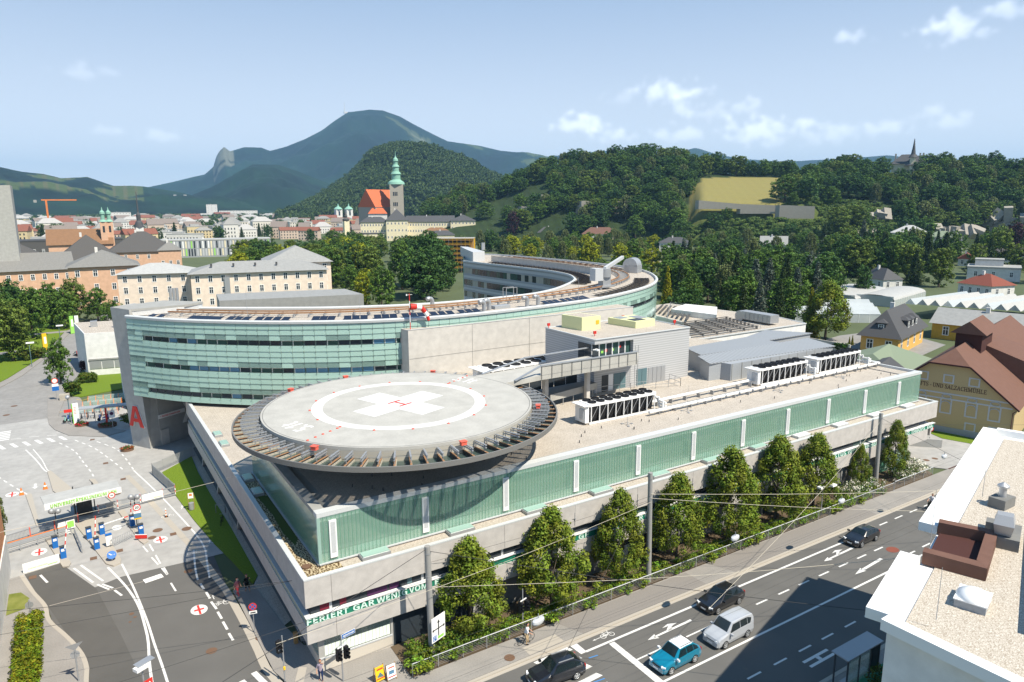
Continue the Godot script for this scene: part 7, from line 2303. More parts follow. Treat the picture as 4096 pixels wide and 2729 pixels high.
# ---------------------------------------------------------------- houses and glasshouses of the right half
func right_houses() -> void:
	var t := house("yellow_house", "yellow house with a steep dark slate roof and four dormers beside the nursery", Vector3(144.2, 0, -46.6), Vector3(146.3, 0, -38.9), 23.0, 4.1, 10.0, "hip", "yellow_render", "roof_slate", 1, 2, 4)
	t.rotation.y = -atan2(7.7, 2.1)
	for q in [[3.9, -1.6, 0.0], [8.6, -9.0, 1.57], [8.6, -12.5, 1.57], [8.6, -16.0, 1.57]]:
		var dm := part("dormer", box_mesh(2.0, 1.9, 2.4, "roof_slate"), null, t, Vector3(q[0] - (2.2 if q[2] > 1 else 0.0), 5.4, q[1] - 0.4), q[2])
		part("window", window_mesh(1.1, 1.2), null, dm, Vector3(0, 0.25, 1.2))
		part("dormer_roof", roof_shape(2.2, 2.6, 1.9, 2.7, "hip", 0.2), "roof_slate", dm, Vector3(-1.1, 0, 1.3))
	house("yellow_barn", "long ochre barn with a broad grey sheet roof behind the yellow house", Vector3(176.5, 0, -47.0), Vector3(182.0, 0, -22.0), 13.0, 4.0, 7.4, "gable", "ochre_render", "roof_zinc", 1, 4, 1)
	house("white_house", "white house with a dark slate hip roof and one small dormer at the wood edge", Vector3(271.4, 0, -125.5), Vector3(265.5, 0, -112.0), 8.5, 4.3, 8.6, "hip", "white_wall", "roof_slate", 1, 3, 2)
	house("red_roof_house", "cream house with a red brown hip roof behind the nursery hedge", Vector3(274.4, 0, -87.9), Vector3(271.1, 0, -74.9), 11.5, 4.8, 8.7, "hip", "white_wall", "roof_red", 1, 4, 2)
	house("flat_roof_house", "white two level modern house with flat grey roofs at the right edge", bp(65.2, 385, 0), bp(68.2, 385, 0), 18, 5.5, 6.2, "flat", "white_wall", "roof_flat", 1, 3, 2)
	house("flat_roof_house", "upper white cube of the modern house at the right edge", bp(65.6, 392, 0), bp(67.2, 392, 0), 10, 8.6, 9.2, "flat", "white_wall", "roof_flat", 1, 0, 0, "", false)
	hb("dark_row_house", "long dark brown roofed house with arched gable and dormers at the right edge", 65.9, 68.4, 500, 11, 5.2, 9.6, "gable", "white_wall", "roof_dark", 1, 8, 1)
	hb("small_house", "small house with a dull red roof left of the dark row house", 64.6, 65.6, 470, 9, 4.0, 7.2, "gable", "white_wall", "roof_red", 1, 2, 1)
	hb("villa", "stately white villa with a light grey roof at the foot of the scrubby slope", 60.4, 62.6, 560, 18, 15.0, 20.0, "hip", "white_wall", "roof_lightgrey", 3, 6, 3)
	hb("villa_wing", "lower white wing on the right of the stately villa with green grey roof", 62.6, 64.4, 585, 14, 11.5, 15.5, "hip", "white_wall", "roof_green", 2, 5, 2)
	hb("grey_house", "grey roofed house at the right of the villa wing, partly hidden by firs", 63.7, 64.8, 600, 12, 10.0, 15.0, "hip", "white_wall", "roof_zinc", 2, 3, 2)
	hb("cottage", "small cream house with slate roof among firs below the scrubby slope", 55.7, 56.8, 517, 10, 8.5, 13.2, "hip", "pale_yellow", "roof_slate", 2, 2, 1)
	hb("dark_cottage", "dark timber cottage with two white windows deep among the trees", 55.4, 56.6, 368, 8, 3.6, 6.6, "gable", "brick_dark", "roof_dark", 1, 2, 1)
	hb("flat_house", "long flat roofed grey house half hidden behind broad trees", 54.8, 56.1, 425, 9, 4.6, 5.2, "flat", "grey_panel", "roof_flat", 1, 4, 1)
	hb("gable_house", "white house with an orange and grey gable roof in the middle of the wood", 51.6, 53.5, 485, 12, 9.0, 14.5, "gable", "white_wall", "roof_zinc", 2, 3, 1)
	hb("square_house", "square cream house with a dark roof and red chimney below the stone wall", 44.0, 46.4, 491, 13, 9.4, 13.0, "hip", "white_wall", "roof_slate", 2, 6, 2)
	hb("low_house", "flat roofed beige block with an orange stack in front of the square house", 43.2, 44.4, 423, 8, 7.0, 7.6, "flat", "pale_yellow", "roof_flat", 1, 2, 1)
	hb("mansard_house", "long cream house with a brown mansard roof and dormers below the wooded hill", 37.9, 40.7, 640, 15, 9.4, 15.2, "hip", "pale_yellow", "roof_brown", 2, 9, 2)
	hb("grey_roof_house", "low house showing mostly its plain grey roof, in front of the mansard house", 37.4, 39.4, 575, 12, 4.2, 9.4, "gable", "white_wall", "roof_zinc", 1, 3, 1)
	hb("blue_house", "pale blue house with a black hip roof below the old town wall", 34.3, 36.4, 690, 13, 9.0, 14.2, "hip", "white_wall", "roof_slate", 2, 6, 2)
	hb("long_house", "long cream house with a green grey roof under the wood", 32.1, 34.8, 800, 14, 12.0, 16.0, "hip", "pale_yellow", "roof_green", 2, 9, 2)
	hb("yellow_villa", "small yellow house with dark roof in front of the cream houses", 29.5, 31.2, 730, 11, 8.6, 12.2, "hip", "pale_yellow", "roof_slate", 2, 4, 2)
	hb("yellow_villa", "yellow house with a pale green roof right of the monastery end", 29.6, 31.1, 800, 12, 11.5, 15.0, "hip", "pale_yellow", "roof_green", 2, 4, 2)
	hb("brown_roof_house", "house with a hipped brown roof between the two cream houses", 30.5, 31.9, 780, 12, 10.5, 15.5, "hip", "pale_yellow", "roof_dark", 2, 3, 2)
	for k in 2:
		var p := [Vector3(215.4, 0, -92.3), Vector3(222.5, 0, -83.0)][k] as Vector3
		var wd: float = [21.0, 12.5][k]
		t = thing("polytunnel", ["large vaulted white glasshouse of the nursery", "narrower vaulted white glasshouse in front of the large one"][k], "greenhouse", p, 0.218)
		var b := B.new()
		for j in 10:
			var a0 := PI * j / 10.0
			var a1 := PI * (j + 1) / 10.0
			var z0 := -wd * 0.5 + cos(a0) * wd * 0.5
			var z1 := -wd * 0.5 + cos(a1) * wd * 0.5
			b.quad(Vector3(0, 2.4 + sin(a0) * 1.5, z0), Vector3(35, 2.4 + sin(a0) * 1.5, z0), Vector3(35, 2.4 + sin(a1) * 1.5, z1), Vector3(0, 2.4 + sin(a1) * 1.5, z1))
		part("vault", b, "roof_lightgrey", t)
		b = B.new()
		b.box(17.5, 0, 0, 35, 2.4, 0.05)
		b.box(0.0, 0, -wd * 0.5, 0.05, 3.6, wd * 0.96)
		part("glazing", b, "greenhouse_glass", t)
		b = B.new()
		for j in 15: b.box(j * 2.5, 0, 0.05, 0.08, 2.4, 0.08)
		part("glazing_bars", b, "white_metal", t)
	for k in 3:
		t = thing("glasshouse", ["low glasshouse right behind the yellow house", "middle low glasshouse with a tilted glass roof", "rear low glasshouse beside the vaulted one"][k], "greenhouse", Vector3(188.0 + k * 7.0, 0, -67.5 - k * 5.5), 0.9)
		part("roof", roof_shape(7.0, 24.0, 2.6, 4.4, "gable", 0.1), "greenhouse_glass", t)
		part("glazing", box_mesh(7.0, 2.6, 24.0, "greenhouse_glass"), null, t, Vector3(3.5, 0, -12))
		var b := B.new()
		for j in 9: b.box(0, 0, -j * 3.0, 0.1, 2.6, 0.1)
		part("glazing_bars", b, "white_metal", t)
	t = thing("saw_tooth_glasshouse", "wide glasshouse with a dozen small zigzag glass roofs behind the barn", "greenhouse", Vector3(205, 0, -70.0))
	for k in 12:
		part("roof_bay", roof_shape(3.2, 34.0, 4.2, 5.9, "gable", 0.0), "roof_lightgrey" if k % 3 else "greenhouse_glass", t, Vector3(k * 1.3, 0, k * 3.0), -PI / 2)
	b_wall(Vector3(139.0, 0, -57.0), Vector3(139.2, 0, -46.0))
	for q in [[146.0, -50.5, 3.0], [150.5, -52.5, 2.6]]:
		tree("thuja", 2, Vector3(q[0], 0, q[1]), q[2], "small potted conifer in the yard left of the yellow house", "potted conifers", 0.8)
	sheet("house_lawn", [178, -40, 200, -24, 196, -20, 172, -32], 0.0, "grass")
	sheet("nursery_yard", [136, -58, 160, -62, 180, -60, 170, -40, 150, -36, 138, -46], -0.01, "asphalt_mid")
func b_wall(a: Vector3, c: Vector3) -> void:
	var b := B.new()
	b.bar(a + Vector3(0, 1.2, 0), c + Vector3(0, 1.2, 0), 0.3, 2.4)
	solo("garden_wall", b, "concrete_pale", "pale garden wall with ivy right of the grey plant sheds", "wall")
	shrub_mass("ivy", "ivy hanging over the pale garden wall", "ivy", [138.9, -50, 139.2, -46.5, 0.3], 0.5, 2.0, 60, Color(0.06, 0.12, 0.02), "", 0.2)
# ---------------------------------------------------------------- old hospital, church, monastery and the town on the plain
func town() -> void:
	var t := house("hospital_house", "left part of the cream hospital house with a light grey hip roof", Vector3(0.4, 0, -201.4), Vector3(20.4, 0, -196.4), 17, 14.0, 16.8, "hip", "cream_render", "roof_lightgrey", 4, 5, 2, "", false)
	t = house("hospital_house", "long right part of the cream hospital house with a zinc hip roof", Vector3(19.3, 0, -187.2), Vector3(59.4, 0, -180.0), 18, 14.2, 17.2, "hip", "cream_render", "roof_zinc", 4, 11, 4, "", false)
	part("duct", box_mesh(1.6, 7.5, 0.5, "steel"), null, t, Vector3(10.3, 5.5, 0.3))
	for k in 4: part("roof_vent", box_mesh(0.6, 0.9, 0.6, "roof_slate"), null, t, Vector3(6.0 + k * 6.5, 16.0, -4.0))
	t = house("hospital_house", "tall rear wing of the cream hospital house with a grey pyramid roof", Vector3(45, 0, -200), Vector3(66, 0, -196), 24, 15.5, 20.8, "hip", "cream_render", "roof_zinc", 4, 5, 4, "", false)
	t = thing("ridge_annex", "grey flat roofed annex with vents between the cream house and the curved wing", "building")
	var b := B.new()
	b.prism(V2([12.5, -100, 40, -94, 40, -106, 14, -112]), 0.0, 16.2, false)
	part("wall", b, "roof_zinc", t)
	b = B.new()
	for k in 3: b.cyl(Vector3(4.6 + k * 0.6, 12, -106), Vector3(4.6 + k * 0.6, 18.6, -106), 0.27, 0.27, 12)
	solo("triple_flue", b, "steel", "three dark steel flues side by side behind the curved wing roof", "flue")
	hb("peach_house", "peach coloured house with a grey hip roof and one dormer left of the cream house", -0.1, 4.2, 282, 22, 14.4, 19.6, "hip", "peach_render", "roof_grey", 3, 4, 2)
	hb("old_hospital_wing", "long peach coloured hospital wing with a broad dark grey roof at the left edge", -6.5, 0.2, 324, 24, 11.0, 17.2, "gable", "peach_render", "roof_grey", 2, 10, 1)
	hb("old_hospital_wing", "old hospital wing with a tall hipped slate roof in front of the twin belfries", -0.8, 3.2, 360, 26, 11.5, 22.6, "hip", "peach_render", "roof_dark", 2, 5, 1)
	hb("old_hospital_wing", "hospital wing with a wide slate roof right of the twin belfries", 2.4, 6.8, 430, 30, 11.0, 21.5, "hip", "peach_render", "roof_dark", 2, 6, 1)
	hb("pavilion", "small pavilion with a tent roof right of the twin belfries", 5.6, 7.1, 400, 11, 13.0, 17.4, "tent", "peach_render", "roof_grey", 1, 3, 1)
	hb("old_hospital_wing", "dark roofed hospital building at the left edge behind the tree tops", -5.4, -1.2, 420, 24, 10.0, 17.5, "hip", "pale_yellow", "roof_dark", 1, 6, 1)
	t = house("church", "old hospital church with a rust brown roof and green capped twin belfries", bp(-1.05, 470, 0), bp(2.75, 470, 0), 26, 14.0, 22.5, "gable", "peach_render", "roof_rust", 1, 4, 1, "", false)
	for s in [27.8, 31.0]:
		part("belfry", box_mesh(3.4, 26.5, 3.4, "peach_render"), null, t, Vector3(s, 0, -4.0 - (s - 27.8) * 0.8))
		var sz := B.new()
		sz.lathe(Vector3(s, 26.5, -4.0 - (s - 27.8) * 0.8), [[2.3, 0], [1.5, 1.0], [1.1, 1.2], [1.1, 4.2], [1.5, 4.4], [1.35, 5.6], [0.4, 6.6], [0.1, 8.4]], 10)
		part("belfry_cap", sz, "copper", t)
		part("belfry_opening", box_mesh(1.1, 3.6, 0.1, "window_dark"), null, t, Vector3(s, 20.5, -2.26 - (s - 27.8) * 0.8))
	t = hb("striped_building", "long grey building with vertical stripes in lime green, cream and white", 5.2, 13.4, 545, 18, 11.6, 12.4, "flat", "grey_panel", "roof_lightgrey", 0, 0, 0)
	for k in 42:
		for r in 2:
			var cm: String = ["pale_yellow", "grey_light", "sign_green", "grey_light", "pale_yellow", "white", "window_dark"][hash(k * 5 + r) % 7]
			part("facade_strip", box_mesh(0.95, 4.9, 0.12, cm), null, t, Vector3(1.5 + k * 1.82, 0.9 + r * 5.4, 0.06))
	t = thing("concrete_tower", "tall windowless concrete tower cut off by the left edge of the picture", "tower")
	b = B.new()
	var pa := bp(-4.4, 330, 0)
	var pb := bp(-2.72, 330, 0)
	b.prism(V2([pa.x, pa.z, pb.x, pb.z, pb.x, pb.z - 14, pa.x, pa.z - 14]), 0.0, 42.9, false)
	part("wall", b, "concrete_grey", t)
	var o := bp(23.1, 790, 0)
	t = thing("church", "stone church with a steep orange roof and a tall tower with a green baroque spire", "church", o, -0.403)
	b = B.new()
	b.box(0, 0, 0, 14.6, 58.0, 14.6)
	part("tower", b, "stone_grey", t)
	b = B.new()
	b.lathe(Vector3(0, 58, 0), [[9.6, 0], [8.8, 2.4], [5.6, 4.6], [4.9, 5.2], [4.9, 10.5], [5.8, 10.9], [4.6, 13.0], [3.6, 13.6], [3.4, 18.0], [4.2, 18.5], [3.2, 20.4], [2.4, 21.0], [2.3, 24.0], [3.1, 24.5], [2.7, 26.6], [1.0, 28.6], [0.4, 30.4], [0.25, 34.0], [0.05, 36.0]], 10)
	part("spire", b, "copper", t)
	for q in [[46, 3], [35, 3], [12, 1]]:
		for k in q[1]:
			part("belfry_window", box_mesh(1.2, 4.0, 0.3, "window_dark"), null, t, Vector3(-1.8 * (q[1] - 1) * 0.5 + k * 1.8 - 1.5, q[0], 7.3))
			part("belfry_window", box_mesh(0.3, 4.0, 1.4, "window_dark"), null, t, Vector3(7.3, q[0], 0))
	b = B.new()
	b.cyl(Vector3(-1.5, 27, 7.32), Vector3(-1.5, 27, 7.5), 2.1, 2.1, 20)
	part("clock_face", b, "white", t)
	b = B.new()
	b.cyl(Vector3(-1.5, 27, 7.5), Vector3(-1.5, 27, 7.56), 1.2, 1.2, 20)
	part("clock_centre", b, "roof_orange", t)
	var nv := part("nave", box_mesh(36.0, 34.0, 28.0, "stone_grey"), null, t, Vector3(-19.5, 0, -18.0), 0.75)
	part("nave_roof", roof_shape(36.0, 28.0, 34.0, 53.0, "gable", 0.5), "roof_orange", nv, Vector3(-18, 0, 14.0))
	b = B.new()
	b.tri(Vector3(-18.02, 34, -14), Vector3(-18.02, 34, 14), Vector3(-18.02, 52.5, 0))
	part("gable", b, "stone_grey", nv)
	part("chapel", box_mesh(20.0, 27.0, 8.0, "white_wall"), null, t, Vector3(-21.0, 0, 3.0))
	part("chapel_roof", roof_shape(20.0, 9.0, 27.0, 33.0, "hip", 0.5), "roof_orange", t, Vector3(-31.0, 0, 7.5))
	hb("monastery", "left wing of the yellow monastery below the church", 20.2, 22.4, 745, 16, 18.7, 24.2, "hip", "pale_yellow", "roof_slate", 3, 10, 2)
	hb("monastery", "monastery pavilion with a tall pointed slate roof", 22.2, 23.9, 735, 24, 20.8, 32.0, "tent", "pale_yellow", "roof_slate", 3, 6, 3)
	hb("monastery", "long middle wing of the yellow monastery with rows of small windows", 23.8, 27.6, 745, 16, 18.7, 25.0, "gable", "pale_yellow", "roof_slate", 3, 18, 2)
	hb("monastery", "tall right end of the yellow monastery with a hipped slate roof", 27.3, 29.3, 735, 30, 19.8, 26.0, "hip", "pale_yellow", "roof_slate", 4, 7, 5)
	hb("beer_hall", "low yellow hall with flat roof and dark lettering panel below the monastery", 20.1, 22.0, 690, 14, 8.6, 9.6, "flat", "pale_yellow", "roof_dark", 1, 3, 1)
	hb("low_house", "low house with a rust red roof in front of the monastery", 25.2, 27.1, 700, 12, 11.0, 14.0, "hip", "pale_yellow", "roof_rust", 1, 4, 1)
	hb("low_house", "low house with a black roof just above the scaffolded building", 25.6, 27.6, 640, 12, 9.0, 13.0, "hip", "pale_yellow", "roof_slate", 1, 4, 1)
	t = thing("scaffolded_building", "concrete shell wrapped in yellow scaffolding with wooden decks", "building", bp(25.2, 372, 0), -0.56)
	part("shell", box_mesh(25.0, 17.0, 13.0, "wood"), null, t, Vector3(12.5, 0, -8.0))
	for k in 7:
		part("shell_opening", box_mesh(22.0, 1.6, 0.2, "window_dark"), null, t, Vector3(12.5, 0.7 + k * 2.4, -1.45))
		part("deck", box_mesh(26.0, 0.12, 1.0, "wood"), null, t, Vector3(12.5, 2.4 * (k + 1), -0.3))
		for y in [0.5, 1.0]: part("guard_rail", box_mesh(26.0, 0.09, 0.08, "scaffold_yellow"), null, t, Vector3(12.5, 2.4 * (k + 1) + y, 0.2))
	for k in 13:
		part("standard", box_mesh(0.1, 18.0, 0.1, "scaffold_yellow" if k % 3 else "galvanised"), null, t, Vector3(-0.4 + k * 2.15, 0, 0.24))
		part("side_standard", box_mesh(0.1, 18.0, 0.1, "scaffold_yellow"), null, t, Vector3(25.6, 0, -k * 1.1))
	part("cap", box_mesh(26.4, 0.3, 14.0, "roof_flat"), null, t, Vector3(12.5, 17.6, -7.5))
	for q in [[18.55, 0], [19.35, 1]]:
		t = thing("church_tower", ["left one of the white twin church towers", "right one of the white twin church towers"][q[1]] + " with pale green caps in the town", "church tower", bp(q[0], 1450, 0))
		part("shaft", box_mesh(12.5, 30.0, 12.5, "white_wall"), null, t)
		part("belfry_opening", box_mesh(3.2, 8.0, 0.5, "window_dark"), null, t, Vector3(0, 18, 6.3))
		b = B.new()
		b.lathe(Vector3(0, 30, 0), [[9.2, 0], [6.5, 3.0], [2.0, 5.5], [0.3, 11.0]], 8)
		part("cap", b, "copper", t)
	t = thing("church_tower", "small onion domed church tower left of the monastery", "church tower", bp(19.1, 700, 0))
	part("shaft", box_mesh(5.0, 21.0, 5.0, "pale_yellow"), null, t)
	b = B.new()
	b.lathe(Vector3(0, 21, 0), [[3.0, 0], [3.4, 1.6], [1.2, 3.4], [1.6, 4.6], [0.2, 8.0]], 10)
	part("onion_dome", b, "roof_dark", t)
	t = thing("church_tower", "white church tower with a thin dark needle spire above the old town roofs", "church tower", bp(4.55, 640, 0))
	part("shaft", box_mesh(5.4, 19.0, 5.4, "white_wall"), null, t)
	b = B.new()
	b.lathe(Vector3(0, 19, 0), [[3.6, 0], [2.6, 4.0], [1.5, 5.5], [1.7, 10.0], [0.7, 12.0], [0.2, 28.0]], 8)
	part("spire", b, "roof_slate", t)
	t = thing("tower_crane", "orange tower crane over the distant roofs at the left", "crane", bp(-0.85, 1300, 0), -0.1)
	part("mast", box_mesh(2.4, 46.0, 2.4, "orange"), null, t)
	part("jib", box_mesh(46.0, 1.8, 1.8, "orange"), null, t, Vector3(17.0, 46.0, 0))
	part("counterweight", box_mesh(4.0, 4.0, 3.0, "roof_flat"), null, t, Vector3(-14.0, 43.0, 0))
	for q in [["block_of_flats", "square pale block with a flat roof right of the tower crane", 2.6, 4.1, 1900, 30, 24, 25, 5, 8], ["block_of_flats", "long white block of flats below the tower crane", -0.7, 2.2, 1750, 14, 15, 16, 3, 16], ["high_rise", "white high rise standing out on the far side of the plain", 9.05, 9.8, 2500, 22, 44, 45, 8, 3], ["hospital_slab", "broad stepped white building beside the far high rise", 9.9, 12.6, 2450, 30, 24, 25, 4, 12], ["orange_building", "orange framed building among the grey town roofs", 10.2, 11.0, 960, 14, 9.5, 12, 1, 2], ["long_hall", "long low grey hall behind the twin belfries", 0.6, 7.2, 880, 20, 6.4, 8.0, 1, 14], ["brown_hall", "flat brown hall at the foot of the concrete tower", -2.5, 0.3, 640, 20, 8.0, 9.0, 0, 0], ["dark_flat_block", "long dark flat roofed block behind the park trees at the left edge", -3.6, 3.4, 560, 24, 13.0, 13.8, 1, 14]]:
		hb(q[0], q[1], q[2], q[3], q[4], q[5], q[6], q[7], "flat", "orange_render" if q[0] == "orange_building" else ("roof_dark" if "dark" in q[0] else ("wood" if "brown" in q[0] else "white_wall")), "roof_flat" if not "dark" in q[0] else "roof_slate", q[8], q[9], 0)
	var walls := [Color(0.70, 0.66, 0.58), Color(0.74, 0.72, 0.68), Color(0.66, 0.54, 0.32), Color(0.70, 0.68, 0.64), Color(0.62, 0.50, 0.40)]
	var roofs := [Color(0.16, 0.15, 0.145), Color(0.30, 0.295, 0.28), Color(0.25, 0.10, 0.07), Color(0.40, 0.40, 0.385), Color(0.24, 0.20, 0.18), Color(0.44, 0.43, 0.41)]
	var kinds := []
	for k in 18:
		var hb2 := B.new()
		var rb := B.new()
		var w := 11.0 + (k * 7) % 22
		var d := 10.0 + (k * 5) % 7
		var e := 8.0 + (k * 3) % 8
		hb2.k = walls[k % 5]
		hb2.prism(V2([0, 0, w, 0, w, -d, 0, -d]), 0.0, e, false)
		var wb := B.new()
		for r in int(e / 3.2):
			for c in int(w / 3.0): wb.box(1.5 + c * 3.0, 1.0 + r * 3.2, 0.03, 1.1, 1.6, 0.06)
		if k % 3 == 0:
			rb.k = roofs[3 + k % 3]
			rb.box(w * 0.5, e, -d * 0.5, w + 0.4, 0.6, d + 0.4)
			rb.box(w * 0.3, e + 0.6, -d * 0.5, w * 0.3, 1.6, d * 0.4)
		else:
			rb = roof_shape(w, d, e, e + d * 0.38, "hip" if k % 2 else "gable")
			rb.c.fill(roofs[k % 6])
		kinds.append([mesh_of(hb2, "vc_wall"), mesh_of(rb, "vc_wall"), mesh_of(wb, "window_dark"), null])
	var r2 := RandomNumberGenerator.new()
	r2.seed = 21
	var used_at := []
	var made := 0
	for i in 900:
		if made >= 230: break
		var f := r2.randf()
		var dist := 600.0 + 1900.0 * f * f + r2.randf() * 60.0
		var be := -4.2 + 25.0 * r2.randf()
		if dist < 760 and be > 4.9: continue
		if be > 16.0 and dist > 1500.0: continue
		var p := bp(be, dist, 0)
		var clash := false
		for q in used_at:
			if (q as Vector3).distance_to(p) < 21.0 + dist * 0.006: clash = true
		if clash: continue
		used_at.append(p)
		var k: Array = kinds[made % 18]
		var sc := 1.0 + clampf((dist - 900.0) / 1600.0, 0.0, 0.8)
		var band := "in the near rows" if dist < 850 else ("in the middle of the plain" if dist < 1500 else "far out on the plain")
		var side := "left" if be < 5.0 else ("middle" if be < 13.0 else "right")
		var label := "town house %s, %s part of the roofscape" % [band, side]
		if k[3] == null:
			t = thing("town_house", label, "house", p, 0, "houses of the town on the plain")
			part("wall", k[0], null, t)
			part("roof", k[1], null, t)
			part("window_rows", k[2], null, t)
			k[3] = t
		else:
			t = copy(k[3], p, 0, label)
		t.rotation.y = -deg_to_rad(be) + (r2.randf() - 0.5) * 0.7
		t.scale = Vector3(sc, 0.85 + 0.35 * r2.randf(), sc)
		made += 1
# ---------------------------------------------------------------- hills
func ridge(called: String, d0: float, d1: float, prof: Array, amp: float, freq: float, pick: Callable, rows := 26, step := 0.16, power := 0.75) -> void:
	var nz := FastNoiseLite.new()
	nz.seed = called.length() * 3
	nz.frequency = freq
	nz.fractal_octaves = 5
	var b := PackedVector3Array()
	var col := PackedColorArray()
	var ix := PackedInt32Array()
	var n := int((prof[-2] - prof[0]) / step) + 1
	for i in n + 1:
		var be: float = lerpf(prof[0], prof[-2], float(i) / n)
		var h := 0.0
		for k in range(0, prof.size() - 2, 2):
			if be >= prof[k] and be <= prof[k + 2]: h = lerpf(prof[k + 1], prof[k + 3], (be - prof[k]) / (prof[k + 2] - prof[k]))
		for j in rows + 3:
			var t := float(j) / rows
			var dist := lerpf(d0, d1, t)
			var y := h * pow(minf(t, 1.0), power)
			if t > 1.0:
				dist = lerpf(d1, d1 + (d1 - d0) * 0.7, (t - 1.0) * rows / 2.0)
				y = h * (1.0 - 0.5 * (t - 1.0) * rows / 2.0)
			var p := bp(be, dist, y)
			var wob := nz.get_noise_2d(p.x, p.z)
			p.y += wob * amp * (4.0 * minf(t, 1.0) * (1.0 - minf(t, 1.0)) + 0.06)
			b.append(p)
			col.append(pick.call(be, minf(t, 1.0), nz.get_noise_2d(p.x * 1.7 + 900.0, p.z * 1.7), p))
	var m := rows + 3
	for i in n:
		for j in m - 1:
			var a := i * m + j
			ix.append_array(PackedInt32Array([a, a + 1, a + m, a + 1, a + m + 1, a + m]))
	var nn := PackedVector3Array()
	nn.resize(b.size())
	for k in range(0, ix.size(), 3):
		var f := (b[ix[k + 2]] - b[ix[k]]).cross(b[ix[k + 1]] - b[ix[k]])
		for q in 3: nn[ix[k + q]] += f
	for k in nn.size(): nn[k] = nn[k].normalized()
	var a := []
	a.resize(Mesh.ARRAY_MAX)
	a[Mesh.ARRAY_VERTEX] = b
	a[Mesh.ARRAY_NORMAL] = nn
	a[Mesh.ARRAY_COLOR] = col
	a[Mesh.ARRAY_INDEX] = ix
	var me := ArrayMesh.new()
	me.add_surface_from_arrays(Mesh.PRIMITIVE_TRIANGLES, a)
	me.surface_set_material(0, M["vc_terrain"])
	struct(called, me, null)
func hill_h(be: float, d: float) -> float:
	const C := [24.7, 700, 860, 17, 27.9, 690, 860, 41, 31.3, 680, 860, 47, 33.8, 680, 860, 68, 36.5, 660, 860, 79, 41.6, 650, 860, 86, 45.2, 620, 850, 79, 47.2, 610, 830, 72, 49.8, 600, 810, 66, 52.9, 590, 810, 65, 54.4, 580, 850, 57, 57.2, 570, 860, 69, 60.0, 600, 860, 67, 62.6, 640, 860, 66, 65.1, 680, 860, 68, 67.6, 700, 860, 58, 76.0, 720, 860, 50]
	if be <= C[0]: return 0.0
	for k in range(0, C.size() - 4, 4):
		if be <= C[k + 4]:
			var f: float = (be - C[k]) / (C[k + 4] - C[k])
			var d0: float = lerpf(C[k + 1], C[k + 5], f)
			var d1: float = lerpf(C[k + 2], C[k + 6], f)
			var h: float = lerpf(C[k + 3], C[k + 7], f)
			if d < d0: return 0.0
			if d > d1: return h - (d - d1) * 0.12
			var wl := smoothstep(46.0, 47.2, be) * (1.0 - smoothstep(54.6, 56.5, be))
			var t := (d - d0) / (d1 - d0)
			var plain := h * pow(t, 0.8)
			var shelf: float = (h * 0.33 * minf(1.0, (d - d0) / 40.0)) if d < 645.0 else lerpf(34.0, h, pow((d - 645.0) / (d1 - 645.0), 0.9))
			return lerpf(plain, shelf, wl)
	return 0.0
func in_meadow(be: float, d: float) -> bool:
	if be < 46.2 or be > 54.3 or d < 646.0: return false
	if be < 47.0 and d > 760: return false
	return d < 798.0 - maxf(0.0, 50.0 - be) * 6.0 and not (be > 52.9 and d < 648.0 + (be - 52.9) * 60.0)
